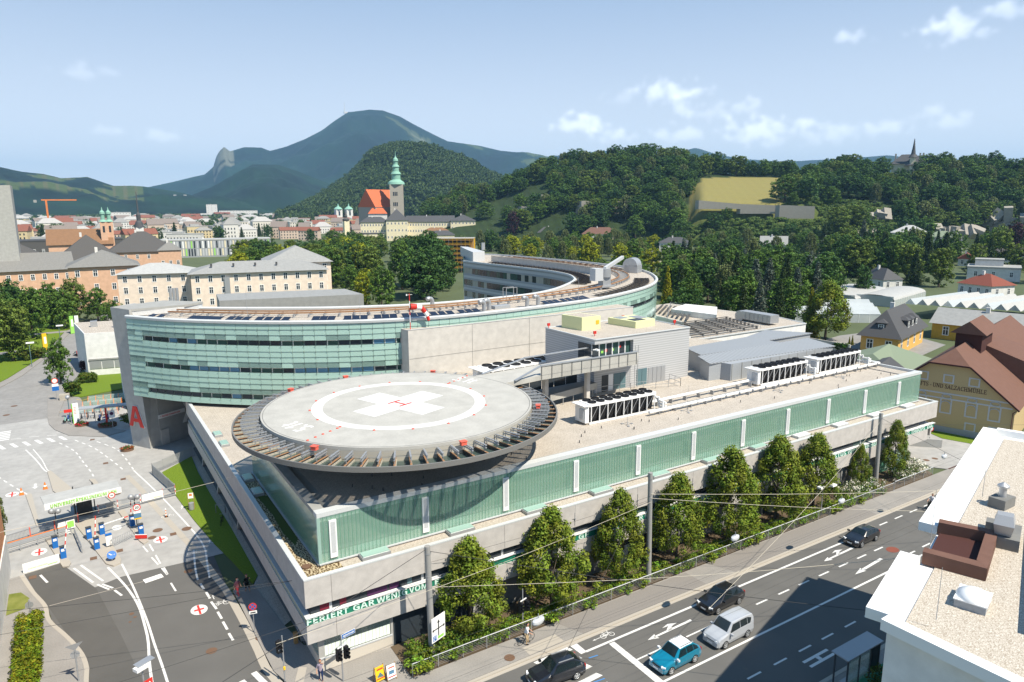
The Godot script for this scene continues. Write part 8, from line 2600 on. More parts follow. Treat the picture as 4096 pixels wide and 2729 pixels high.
func hills() -> void:
	var forest := func(be: float, t: float, n: float, _p: Vector3) -> Color:
		var l := 0.75 + n * 0.8
		return Color(0.016, 0.052, 0.022) * l
	ridge("mountain", 4300, 6000, [4.0, 150, 5.08, 181, 7.07, 230, 9.13, 281, 9.76, 338, 10.03, 419, 10.3, 462, 10.61, 492, 10.98, 460, 11.34, 471, 11.96, 495, 13.18, 498, 13.78, 476, 15.05, 512, 16.34, 565, 17.65, 634, 18.65, 710, 19.65, 779, 21.29, 803, 22.28, 798, 23.59, 753, 24.91, 680, 26.24, 612, 27.25, 561, 29.63, 527, 31.35, 484, 33.07, 466, 35.13, 430, 38, 380], 190.0, 0.0009, func(be: float, t: float, n: float, _p: Vector3) -> Color:
		if absf(be - 10.5) < 0.75 and t > 0.72 and n > -0.3: return Color(0.30, 0.28, 0.25)
		if be > 21.5 and be < 27.0 and t > 0.62 and n > 0.14 - (t - 0.62) * 0.3: return Color(0.30, 0.30, 0.24) if n > 0.3 else Color(0.12, 0.14, 0.06)
		if be > 28.0 and n > 0.27: return Color(0.14, 0.17, 0.06)
		return Color(0.016, 0.052, 0.022) * (0.75 + n * 0.9), 44, 0.1, 0.9)
	ridge("mountain", 5200, 7000, [33.0, 380, 34.1, 444, 35.13, 504, 37.53, 534, 39.9, 554, 41.59, 535, 43.26, 519, 45.23, 534, 46.52, 562, 47.82, 511, 49.74, 455, 52.83, 419, 59.69, 449, 60.78, 426, 62.08, 434, 65.13, 372, 70.82, 325], 120.0, 0.001, forest, 16, 0.25, 0.9)
	ridge("foothill", 2900, 3800, [6.0, 0, 6.93, 50, 9.04, 112, 11.22, 197, 12.48, 244, 14.34, 245, 15.88, 210, 17.45, 168, 19.37, 114, 21.33, 47, 23.0, 0], 70.0, 0.002, forest, 26, 0.12, 0.8)
	ridge("foothill", 2500, 3500, [-12, 200, -7.43, 196, -3.11, 196, -1.97, 181, -0.79, 173, 0.17, 157, 1.69, 164, 3.2, 127, 4.27, 128, 5.08, 125, 7.01, 107, 9.0, 78, 11.66, 47, 14.5, 0], 60.0, 0.002, func(be: float, t: float, n: float, _p: Vector3) -> Color:
		if n > 0.03 and t > 0.3 and be < 5.0: return Color(0.135, 0.175, 0.05) if fposmod(be * 3.0, 2.0) < 1.4 else Color(0.2, 0.19, 0.085)
		return Color(0.018, 0.056, 0.024) * (0.75 + n), 34, 0.09, 0.7)
	ridge("town_mountain", 1450, 1850, [13.5, 0, 14.74, 14, 15.73, 28, 17.4, 62, 19.44, 102, 20.48, 139, 21.18, 166, 22.18, 178, 24.2, 185, 25.88, 180, 27.57, 163, 28.93, 142, 29.96, 120, 31.68, 97, 33.06, 76, 35.15, 48, 37.58, 15], 26.0, 0.006, func(be: float, t: float, n: float, _p: Vector3) -> Color:
		if n > 0.26 and t > 0.4 and t < 0.85: return Color(0.10, 0.095, 0.06)
		return Color(0.036, 0.060, 0.018) * (0.8 + n), 30, 0.12, 0.62)
	var v := PackedVector3Array()
	var c := PackedColorArray()
	var ix := PackedInt32Array()
	var nb := 200
	var nd := 62
	for i in nb + 1:
		var be := lerpf(24.0, 76.0, float(i) / nb)
		for j in nd + 1:
			var d := lerpf(565.0, 1050.0, float(j) / nd)
			v.append(bp(be, d, hill_h(be, d) - 0.4))
			var n := sin(be * 9.0 + d * 0.13) * 0.5 + sin(be * 23.0 - d * 0.31) * 0.3
			if in_meadow(be, d): c.append(Color(0.27, 0.235, 0.075) * (0.97 + n * 0.04))
			elif be > 45 and be < 61 and d < 700: c.append(Color(0.085, 0.115, 0.025) * (1.0 + n * 0.3))
			else: c.append(Color(0.03, 0.05, 0.015) * (1.0 + n * 0.3))
	for i in nb:
		for j in nd:
			var a := i * (nd + 1) + j
			ix.append_array(PackedInt32Array([a, a + 1, a + nd + 1, a + 1, a + nd + 2, a + nd + 1]))
	var st := SurfaceTool.new()
	var arr := []
	arr.resize(Mesh.ARRAY_MAX)
	arr[Mesh.ARRAY_VERTEX] = v
	arr[Mesh.ARRAY_COLOR] = c
	arr[Mesh.ARRAY_INDEX] = ix
	st.create_from_arrays(arr)
	st.generate_normals()
	st.set_material(M["vc_wall"])
	struct("hill", st.commit(), null)
	var t := thing("town_wall", "long grey stone wall with a bastion below the dry meadow", "wall")
	for q in [[46.9, 50.0, 38.5, 35.2, 31.0], [50.0, 52.75, 35.2, 33.8, 27.0], [52.8, 53.25, 34.0, 33.8, 22.0], [53.25, 55.25, 34.0, 33.0, 23.0]]:
		var b := B.new()
		var k := 6
		for i in k:
			var f := float(i) / k
			var g := (i + 1.0) / k
			var off := 5.0 if q[0] > 52.7 else 0.0
			var p := bp(lerpf(q[0], q[1], f), 642.0 - off, 0)
			var e := bp(lerpf(q[0], q[1], g), 642.0 - off, 0)
			var ya: float = lerpf(q[2], q[3], f)
			var yb: float = lerpf(q[2], q[3], g)
			b.hexa([Vector3(p.x, q[4], p.z), Vector3(e.x, q[4], e.z), Vector3(e.x + 1, q[4], e.z - 5), Vector3(p.x + 1, q[4], p.z - 5), Vector3(p.x, ya, p.z), Vector3(e.x, yb, e.z), Vector3(e.x + 1, yb, e.z - 5), Vector3(p.x + 1, ya, p.z - 5)])
		part("wall_stretch", b, "stone_grey", t)
	for q in [[37.8, 39.1, 700, 31, 39.0, "short ruined stretch of town wall on the wooded slope"], [40.3, 42.6, 700, 30, 38.5, "grey stretch of town wall between the tree crowns"], [34.6, 35.6, 740, 34, 46.0, "pale rock face above the copper beech"], [33.0, 34.0, 735, 28, 34.0, "small pale rock outcrop under the wooded crest"]]:
		var b := B.new()
		var p := bp(q[0], q[2] + 2, 0)
		var e := bp(q[1], q[2] + 2, 0)
		b.hexa([Vector3(p.x, q[3] - 9, p.z), Vector3(e.x, q[3] - 9, e.z), Vector3(e.x + 2, q[3] - 9, e.z - 12), Vector3(p.x + 2, q[3] - 9, p.z - 12), Vector3(p.x, q[4], p.z), Vector3(e.x, q[4] - 1.5, e.z), Vector3(e.x + 2, q[4], e.z - 12), Vector3(p.x + 2, q[4], p.z - 12)])
		solo("stone_wall" if "wall" in q[5] else "rock_face", b, "stone_grey" if "wall" in q[5] else "rock", q[5], "wall" if "wall" in q[5] else "rock")
	for q in [[66.2, 68.6, 716, 12, 30, "pale cliff at the foot of the wood at the right edge"], [62.8, 65.6, 650, 14, 20, "low pale retaining wall above the villa roofs"], [58.3, 59.4, 618, 10, 15, "pale rock patch low on the scrubby slope"], [58.0, 60.0, 665, 24, 29, "row of pale rocks high on the scrubby slope"]]:
		var b := B.new()
		var rr := RandomNumberGenerator.new()
		rr.seed = int(q[0] * 10)
		for i in 9:
			var p := bp(lerpf(q[0], q[1], i / 8.0), q[2] - 4.0, 0)
			b.xbox(Transform3D(Basis(Vector3(rr.randf(), 1, rr.randf()).normalized(), rr.randf() * 2.0), Vector3(p.x, lerpf(q[3], q[4], rr.randf()) - 2.0, p.z)), Vector3(6 + rr.randf() * 5, (q[4] - q[3]) * (0.6 + rr.randf() * 0.6), 6))
		solo("rock_face", b, "rock", q[5], "rock")
	t = thing("castle", "small castle with steep dark roofs and a slender spired turret on the wooded crest", "castle", bp(61.0, 870, 50), -1.06)
	part("wall", box_mesh(30, 26, 18, "pale_yellow"), null, t)
	part("roof", roof_shape(32, 20, 26.0, 36.0, "hip", 0.6), "roof_slate", t, Vector3(-16, 0, 10))
	part("wing_roof", roof_shape(12, 22, 24.0, 33.5, "hip", 0.6), "roof_slate", t, Vector3(-3, 0, 14))
	part("turret", box_mesh(5.0, 32, 5.0, "pale_yellow"), null, t, Vector3(4.0, 0, 11))
	var b := B.new()
	b.lathe(Vector3(4.0, 32, 11), [[4.4, 0], [3.0, 2.2], [2.4, 3.0], [1.6, 8.0], [0.25, 19.0]], 10)
	part("turret_spire", b, "roof_slate", t)
	for x in [-12.0, 10.5, 13.5]: part("chimney", box_mesh(1.6, 8.0, 1.6, "stone_grey"), null, t, Vector3(x, 29, 0))
	t = thing("mast", "thin radio mast on the mountain top", "mast", bp(19.4, 6000, 770))
	b = B.new()
	b.cyl(Vector3(0, 0, 0), Vector3(0, 85, 0), 3.0, 1.4, 6)
	b.box(8, 0, 0, 30, 14, 16)
	part("shaft", b, "white_wall", t)
	for i in 7:
		hb("hillside_block", "white hillside buildings in a row under the mountain saddle", 6.5 + i * 0.22, 6.7 + i * 0.22, 3050, 30, 62 + (i % 3) * 5, 74 + (i % 3) * 5, "flat", "white_wall", "roof_flat", 0, 0, 0, 40.0).set_meta("group", "white hillside buildings")
# ---------------------------------------------------------------- woods
func free_spot(p: Vector3, r: float) -> bool:
	for i in range(0, homes.size(), 2):
		var h: Vector3 = homes[i]
		var s: Vector3 = homes[i + 1]
		var e := Vector2(h.x - EYE.x, h.z - EYE.z)
		var q := Vector2(p.x - EYE.x, p.z - EYE.z)
		var along := q.dot(e.normalized())
		var off := absf(q.cross(e.normalized()))
		if off < s.x * 0.5 + r and along > e.length() - 48.0 and along < e.length() + s.z + r: return false
	return true
const LOOK := {"olive": "yellowish green broad tree", "broad": "mid green broad tree", "dark": "dark green broad tree", "yellow": "bright yellow green tree", "birch": "feathery pale green birch", "spruce": "dark pointed spruce", "bluespruce": "blue green spruce", "far": "fresh green broad tree"}
func woods() -> void:
	var r := RandomNumberGenerator.new()
	r.seed = 4
	for q in [["thuja", 44.75, 236, 15.0, "yellow green conical cypress just right of the curved wing"], ["thuja", 55.5, 196, 13.5, "tall yellow cypress left of the nursery glasshouses"], ["dark", 46.2, 178, 15.0, "dark rounded fir like tree behind the roof of the annex"], ["spruce", 50.6, 172, 16.5, "dark spruce behind the left end of the white annex"], ["spruce", 53.2, 182, 17.0, "dark spruce beside the tall yellow cypress"], ["bluespruce", 51.8, 190, 16.0, "blue green spruce between the dark spruces behind the annex"], ["yellow", 20.4, 250, 13.5, "bright yellow green tree by the lawn of the curved wing"], ["broad", 21.6, 240, 15.0, "light green lime tree left of the tall dark trees"], ["broad", 19.3, 262, 14.0, "green tree right of the cream hospital house"], ["purple", 32.3, 690, 25.0, "dark copper beech on the slope under the wooded crest"], ["purple", 67.6, 555, 24.0, "dark purple beech cut by the right edge below the cliff"], ["purple", 52.9, 470, 12.0, "small dark red tree among the houses in the wood"], ["bluespruce", 58.6, 505, 26.0, "tall blue spruce in front of the scrubby slope"], ["spruce", 56.4, 480, 24.0, "tall slim spruce left of the blue spruce"], ["dark", 58.9, 292, 13.0, "dark dome shaped tree between white house and red roofed house"], ["birch", 61.8, 470, 22.0, "tall feathery birch in front of the stately villa"]]:
		tree(q[0], 1, bp(q[1], q[2], hill_h(q[1], q[2])), q[3], q[4], "", 0.9)
	var cone := tree("hornbeam", 2, Vector3(150.5, 0, -60.0), 15.5, "big dense cone shaped tree beside the yard of the yellow house", "", 1.25, "broadleaf_tree")
	cone.set_meta("category", "tree")
	for z in [[["olive", "broad", "dark", "olive", "yellow"], 10.2, 21.0, 292, 430, 46, 14, 19, "in the grove behind the cream hospital house"], [["dark", "dark", "broad"], 22.3, 26.6, 262, 318, 10, 19, 25, "in the tall clump left of the far roof arm"], [["broad", "dark", "olive"], 17.5, 24.8, 400, 560, 26, 14, 19, "in the park below the monastery"], [["birch", "broad", "birch", "dark", "yellow"], 28.0, 44.2, 352, 560, 66, 12, 18, "between the hospital and the wooded hill"], [["broad", "birch", "dark"], 31.0, 44.0, 262, 335, 24, 10, 14, "right behind the far arm of the curved wing"], [["spruce", "dark", "broad", "birch", "bluespruce", "spruce", "broad"], 44.6, 56.5, 205, 380, 84, 12, 19, "in the dense wood right of the curved wing"], [["spruce", "broad", "dark", "spruce", "olive"], 56.0, 70.0, 335, 560, 100, 14, 22, "among the houses on the right"], [["broad", "birch", "dark"], 44.0, 57.0, 400, 570, 50, 12, 18, "at the foot of the town wall slope"]]:
		for i in z[5]:
			var be: float = lerpf(z[1], z[2], r.randf())
			var d: float = lerpf(z[3], z[4], pow(r.randf(), 0.8))
			var p := bp(be, d, hill_h(be, d) - 0.2)
			if not free_spot(p, 4.0): continue
			var kinds: Array = z[0]
			tree(kinds[i % kinds.size()], 1 + i % 2, p, lerpf(z[6], z[7], r.randf()), "%s %s" % [LOOK[kinds[i % kinds.size()]], z[8]], "trees " + z[8], 0.9 + r.randf() * 0.3)
	for i in 70:
		var be := -4.0 + r.randf() * 23.0
		var d := 620.0 + r.randf() * 1100.0
		var p := bp(be, d, 0)
		if free_spot(p, 3.0): tree(["far", "dark", "spruce"][i % 3], 1, p, 13.0 + r.randf() * 7.0, "dark tree between the houses of the town", "trees between the houses of the town", 1.1)
	var wood := {}
	var made := 0
	for row in 11:
		for i in 66:
			var be := 25.2 + (i + r.randf() * 0.9) * 0.72
			var d := 590.0 + row * 29.0 + r.randf() * 24.0
			var y := hill_h(be, d)
			if y < 1.0 or in_meadow(be, d): continue
			if be > 54.4 and be < 61.0 and d < 705.0 and r.randf() < 0.9: continue
			if be > 46.3 and be < 54.6 and d < 648.0 and r.randf() < 0.62: continue
			if d > 800.0 and be > 58.6 and be < 62.6 and r.randf() < 0.7: continue
			var p := bp(be, d, y - 0.3)
			if not free_spot(p, 5.0): continue
			var k: String = ["dark", "far", "broad", "far", "olive", "dark", "broad", "birch"][(i * 5 + row * 3 + r.randi() % 3) % 8]
			var h := 16.0 + r.randf() * 7.5
			if be > 46 and be < 54 and d < 650: h *= 0.62
			if r.randf() < 0.5 and made < 280:
				made += 1
				var zone := "left part" if be < 36.0 else ("middle" if be < 46.0 else ("slope under the meadow" if be < 54.5 else "right part"))
				tree(k, 1 + made % 2, p, h, "%s on the near wooded hill, %s" % [LOOK[k], zone], "trees of the wooded hill", 1.2 + r.randf() * 0.4, "forest_tree")
			else:
				var key := "%s%d" % [k, 1]
				grow(k, 1)
				var s: float = h / protos[key][2]
				if not wood.has(key): wood[key] = []
				wood[key].append(Transform3D(Basis(Vector3.UP, r.randf() * TAU).scaled(Vector3(s * 1.35, s, s * 1.35)), p))
	for key in wood: scatter("hillside_wood", protos[key][0], wood[key])
	var bush := Leaves.new()
	bush.clump(Vector3(0, 1.0, 0), Vector3(1.7, 1.1, 1.7), 130, 0.42, r, Color(0.085, 0.135, 0.028), 0.7)
	var bm := bush.mesh(M["leaf"])
	var l := []
	for i in 1500:
		var be := lerpf(46.4, 61.2, r.randf())
		var d := lerpf(572.0, 705.0 if be > 54.6 else 640.0, r.randf())
		var y := hill_h(be, d)
		if y > 0.5: l.append(Transform3D(Basis(Vector3.UP, r.randf() * TAU).scaled(Vector3.ONE * (0.7 + r.randf() * 1.3)), bp(be, d, y - 0.5)))
	scatter("slope_scrub", bm, l)
	var far := Leaves.new()
	for i in 5: far.clump(Vector3(r.randfn() * 2.2, 6.0 + r.randfn() * 1.8, r.randfn() * 2.2), Vector3(3.2, 3.4, 3.2), 26, 1.5, r, Color(0.055, 0.088, 0.024) * (0.75 + 0.5 * r.randf()), 0.6)
	var fm := far.mesh(M["leaf"])
	l = []
	var prof := [13.5, 0, 14.74, 14, 15.73, 28, 17.4, 62, 19.44, 102, 20.48, 139, 21.18, 166, 22.18, 178, 24.2, 185, 25.88, 180, 27.57, 163, 28.93, 142, 29.96, 120, 31.68, 97, 33.06, 76, 35.15, 48, 37.58, 15]
	var nz := FastNoiseLite.new()
	nz.seed = "town_mountain".length() * 3
	nz.frequency = 0.006
	nz.fractal_octaves = 5
	for i in 7500:
		var be := lerpf(14.0, 37.0, r.randf())
		var t := pow(r.randf(), 0.9)
		var h := 0.0
		for k in range(0, prof.size() - 2, 2):
			if be >= prof[k] and be <= prof[k + 2]: h = lerpf(prof[k + 1], prof[k + 3], (be - prof[k]) / (prof[k + 2] - prof[k]))
		var p := bp(be, lerpf(1450, 1850, t), h * pow(t, 0.62))
		var n := nz.get_noise_2d(p.x, p.z)
		p.y += n * 26.0 * (4.0 * t * (1.0 - t) + 0.06)
		l.append(Transform3D(Basis(Vector3.UP, r.randf() * TAU).scaled(Vector3(1, 0.8 + r.randf() * 0.7, 1) * (0.8 + r.randf() * 0.6)), p - Vector3(0, 1.5, 0)))
	scatter("mountain_wood", fm, l)
	l = []
	for i in 2600:
		var be := lerpf(-6.0, 19.0, r.randf())
		l.append(Transform3D(Basis(Vector3.UP, r.randf() * TAU).scaled(Vector3.ONE * (0.9 + r.randf() * 1.0)), bp(be, 1700 + 1100 * pow(r.randf(), 0.6), -1.0)))
	scatter("plain_trees", fm, l)
func scatter(called: String, m: Mesh, l: Array) -> void:
	var mm := MultiMesh.new()
	mm.transform_format = MultiMesh.TRANSFORM_3D
	mm.mesh = m
	mm.instance_count = l.size()
	for i in l.size(): mm.set_instance_transform(i, l[i])
	var o := MultiMeshInstance3D.new()
	o.name = numbered(called)
	o.multimesh = mm
	add_child(o)
	tag(o, {"hillside_wood": "unbroken wood filling the near hill between its single trees", "slope_scrub": "green scrub covering the slope under the town wall", "mountain_wood": "dense wood covering the steep town mountain behind the church", "plain_trees": "belt of trees between the far roofs and the hills"}[called], "wood")
	stuff(o)
# ---------------------------------------------------------------- vehicles
func sample(a: Array, t: float) -> float:
	var f := clampf(t, 0, 1) * (a.size() - 1)
	var i := mini(int(f), a.size() - 2)
	return lerpf(a[i], a[i + 1], smoothstep(0.0, 1.0, f - i) * 0.5 + (f - i) * 0.5)
func car(called: String, label: String, at: Vector3, ry: float, len_: float, wid: float, h: float, kind: String, paint: String, roof_paint: String, cat := "car") -> Node3D:
	var t := thing(called, label, cat, at, ry)
	var w := wid * 0.5
	var xs := [0.0, 0.03, 0.10, 0.24, 0.30, 0.45, 0.60, 0.78, 0.92, 0.985, 1.0]
	var belt := [0.55, 0.70, 0.80, 0.92, 0.96, 0.99, 1.01, 1.04, 1.05, 0.95, 0.65]
	var roof := [0.56, 0.73, 0.85, 0.99, 1.08, h, h * 1.01, h * 0.985, 1.22, 1.0, 0.66]
	var nar := [0.80, 0.90, 0.90, 0.88, 0.84, 0.70, 0.68, 0.66, 0.74, 0.80, 0.82]
	var wide := [0.80, 0.92, 0.98, 1.0, 1.0, 1.0, 1.0, 1.0, 0.98, 0.93, 0.84]
	if kind == "van":
		xs = [0.0, 0.03, 0.09, 0.19, 0.26, 0.40, 0.60, 0.80, 0.96, 0.99, 1.0]
		belt = [0.6, 0.78, 0.9, 1.0, 1.05, 1.08, 1.1, 1.1, 1.1, 1.1, 0.7]
		roof = [0.62, 0.82, 0.95, 1.08, 1.2, h, h * 1.02, h * 1.02, h * 0.97, 1.5, 0.72]
		nar = [0.8, 0.9, 0.9, 0.88, 0.86, 0.78, 0.78, 0.78, 0.78, 0.82, 0.85]
	var b := B.new()
	var rb := B.new()
	var prev := []
	for i in xs.size():
		var x: float = (xs[i] - 0.5) * len_
		var row := []
		for s in [-1.0, 1.0]:
			row.append([Vector3(x, 0.26, s * w * wide[i] * 0.92), Vector3(x, 0.55 if i > 0 and i < 10 else 0.5, s * w * wide[i]), Vector3(x, belt[i], s * w * wide[i] * 0.965), Vector3(x, maxf(roof[i] - 0.04, belt[i]), s * w * nar[i]), Vector3(x, roof[i], s * w * nar[i] * 0.86), Vector3(x, roof[i] + 0.02, 0)])
		if i > 0:
			for s in 2:
				for k in 5:
					var q: Array = [prev[s][k], row[s][k], row[s][k + 1], prev[s][k + 1]]
					var o := rb if k >= 3 and i >= 6 and i <= 7 + int(kind == "van") else b
					if s == 1: o.quad(q[0], q[1], q[2], q[3])
					else: o.quad(q[3], q[2], q[1], q[0])
		prev = row
	for e in [0, 10]:
		var x: float = (xs[e] - 0.5) * len_
		b.box(x + (0.02 if e == 0 else -0.02), 0.26, 0, 0.05, float(roof[e]) - 0.26, wid * 0.8)
	b.box(0, 0.2, 0, len_ * 0.93, 0.1, wid * 0.86)
	part("body", b, paint, t)
	part("roof", rb, roof_paint, t)
	var pt := func(i: int, k: float, s: float) -> Vector3:
		var x: float = (xs[i] - 0.5) * len_
		return Vector3(x, belt[i], s * w * wide[i] * 0.965).lerp(Vector3(x, maxf(roof[i] - 0.04, belt[i]), s * w * nar[i]), k) + Vector3(0, 0.012, s * 0.012)
	var last := 9 if kind == "van" else 8
	for s in [-1.0, 1.0]:
		for q in [[5, 6], [6, 7], [7, last]]:
			var g := B.new()
			var a: Vector3 = pt.call(q[0], 0.1, s)
			var c: Vector3 = pt.call(q[1], 0.1, s)
			var d: Vector3 = pt.call(q[1], 0.86, s)
			var e: Vector3 = pt.call(q[0], 0.86, s)
			if q[0] == 5: a = (pt.call(4, 0.15, s) as Vector3).lerp(a, 0.35)
			if q[1] == last:
				c = c.lerp(a, 0.12)
				d = d.lerp(e, 0.22)
			else:
				c = c.lerp(a, 0.05)
				d = d.lerp(e, 0.05)
			g.quad(a, c, d, e)
			part("side_window", g, "car_glass", t)
	for q in [[4, 5, "windscreen"], [last - 1, last, "rear_window"]]:
		var g := B.new()
		var x0: float = (xs[q[0]] - 0.5) * len_
		var x1: float = (xs[q[1]] - 0.5) * len_
		var y0: float = roof[q[0]] + 0.03
		var y1: float = roof[q[1]] + 0.03
		var z0: float = w * nar[q[0]] * 0.9
		var z1: float = w * nar[q[1]] * 0.86
		g.quad(Vector3(x0, y0, z0), Vector3(x0, y0, -z0), Vector3(lerpf(x0, x1, 0.93), lerpf(y0, y1, 0.93), -z1), Vector3(lerpf(x0, x1, 0.93), lerpf(y0, y1, 0.93), z1))
		part(q[2], g, "car_glass", t)
	var ty := B.new()
	ty.cyl(Vector3(0, 0, -0.11), Vector3(0, 0, 0.11), 0.335, 0.335, 20)
	var ri := B.new()
	ri.cyl(Vector3(0, 0, 0.112), Vector3(0, 0, 0.118), 0.10, 0.09, 10)
	for k in 5: ri.xbox(Transform3D(Basis(Vector3.BACK, TAU * k / 5), Vector3(cos(TAU * k / 5 + PI / 2) * 0.13, sin(TAU * k / 5 + PI / 2) * 0.13, 0.116)), Vector3(0.075, 0.22, 0.02))
	var ring := []
	for k in 17: ring.append(Vector3(cos(TAU * k / 16) * 0.225, sin(TAU * k / 16) * 0.225, 0.112))
	ri.tube(ring, 0.022, 4)
	for x in [-0.5 + 0.185, 0.5 - 0.2]:
		for s in [-1, 1]:
			var wh := part("wheel", ty, "tyre", t, Vector3(x * len_, 0.335, s * (w - 0.10)), 0.0 if s > 0 else PI)
			part("rim", ri, "alloy", wh)
	for s in [-1, 1]:
		part("headlight", box_mesh(0.22, 0.13, 0.34, "headlight"), null, t, Vector3(-len_ * 0.462, 0.62, s * w * 0.72), s * 0.5)
		part("tail_light", box_mesh(0.1, 0.28, 0.2, "tail_red"), null, t, Vector3(len_ * 0.478, 0.72, s * w * 0.80), 0.0)
		part("wing_mirror", box_mesh(0.16, 0.15, 0.24, roof_paint if paint == "car_teal" else paint), null, t, Vector3(-len_ * 0.185, 0.98, s * (w + 0.12)))
	part("grille", box_mesh(0.06, 0.17, wid * 0.42, "black"), null, t, Vector3(-len_ * 0.493, 0.50, 0))
	part("number_plate", box_mesh(0.02, 0.11, 0.5, "plate_white"), null, t, Vector3(-len_ * 0.509, 0.38, 0))
	part("number_plate", box_mesh(0.02, 0.11, 0.5, "plate_white"), null, t, Vector3(len_ * 0.502, 0.55, 0))
	if kind == "suv":
		for s in [-1, 1]:
			var rr := B.new()
			rr.bar(Vector3(-0.02 * len_, h + 0.035, s * w * 0.62), Vector3(0.28 * len_, h + 0.02, s * w * 0.6), 0.05, 0.05)
			part("roof_rail", rr, "steel", t)
	return t
func vehicles() -> void:
	car("car", "black estate style SUV with silver roof rails, middle of the main street", Vector3(33.2, 0.0, 9.35), 0.04, 4.5, 1.85, 1.62, "suv", "car_black", "car_black")
	car("van", "silver passenger van behind the teal car", Vector3(30.0, 0.0, 12.95), 0.03, 4.35, 1.78, 1.82, "van", "car_silver", "car_silver", "van")
	car("car", "teal small SUV with a white roof waiting at the stop line", Vector3(24.1, 0.0, 12.95), 0.03, 4.1, 1.76, 1.62, "suv", "car_teal", "car_white")
	car("car", "dark grey black crossover on the zebra crossing, cut by the bottom edge", Vector3(15.4, 0.0, 9.5), -0.1, 4.3, 1.8, 1.6, "suv", "car_navy", "car_navy")
	car("car", "black hatchback farther up the street, alone in its lane", Vector3(54.6, 0.0, 9.1), 0.02, 4.2, 1.75, 1.45, "hatch", "car_black", "car_black")
	car("car", "black car parked on the park road behind the person in red", Vector3(-10.9, 0.0, -146.0), 0.25, 4.4, 1.8, 1.5, "hatch", "car_black", "car_black")
	for q in [[-14.5, -84.4, 0.4, "car_mint", "mint green scooter parked among the motorcycles by the pylon sign"], [-14.1, -85.4, 0.5, "car_blue", "dark blue scooter parked behind the mint green one"], [-9.7, -82.6, 0.3, "car_blue", "bright blue scooter parked near the red canopy post"], [68.3, 9.0, 0.05, "car_black", "motorcycle riding in the shade at the far end of the street"]]:
		var t := thing("scooter" if q[0] < 0.0 else "motorcycle", q[4], "scooter" if q[0] < 0.0 else "motorcycle", Vector3(q[0], 0.05, q[1]), q[2])
		var b := B.new()
		b.hexa([Vector3(-0.15, 0.3, 0.16), Vector3(0.75, 0.35, 0.2), Vector3(0.75, 0.35, -0.2), Vector3(-0.15, 0.3, -0.16), Vector3(-0.1, 0.42, 0.12), Vector3(0.85, 0.78, 0.14), Vector3(0.85, 0.78, -0.14), Vector3(-0.1, 0.42, -0.12)])
		b.bar(Vector3(-0.6, 0.35, 0), Vector3(-0.4, 1.0, 0), 0.34, 0.12)
		part("bodywork", b, q[3], t)
		b = B.new()
		b.box(0.4, 0.78, 0, 0.75, 0.12, 0.28)
		b.bar(Vector3(-0.42, 1.05, -0.33), Vector3(-0.42, 1.05, 0.33), 0.05, 0.05)
		part("seat", b, "black", t)
		for x in [-0.62, 0.68]:
			b = B.new()
			b.cyl(Vector3(x, 0.27, -0.06), Vector3(x, 0.27, 0.06), 0.27, 0.27, 16)
			part("wheel", b, "tyre", t)
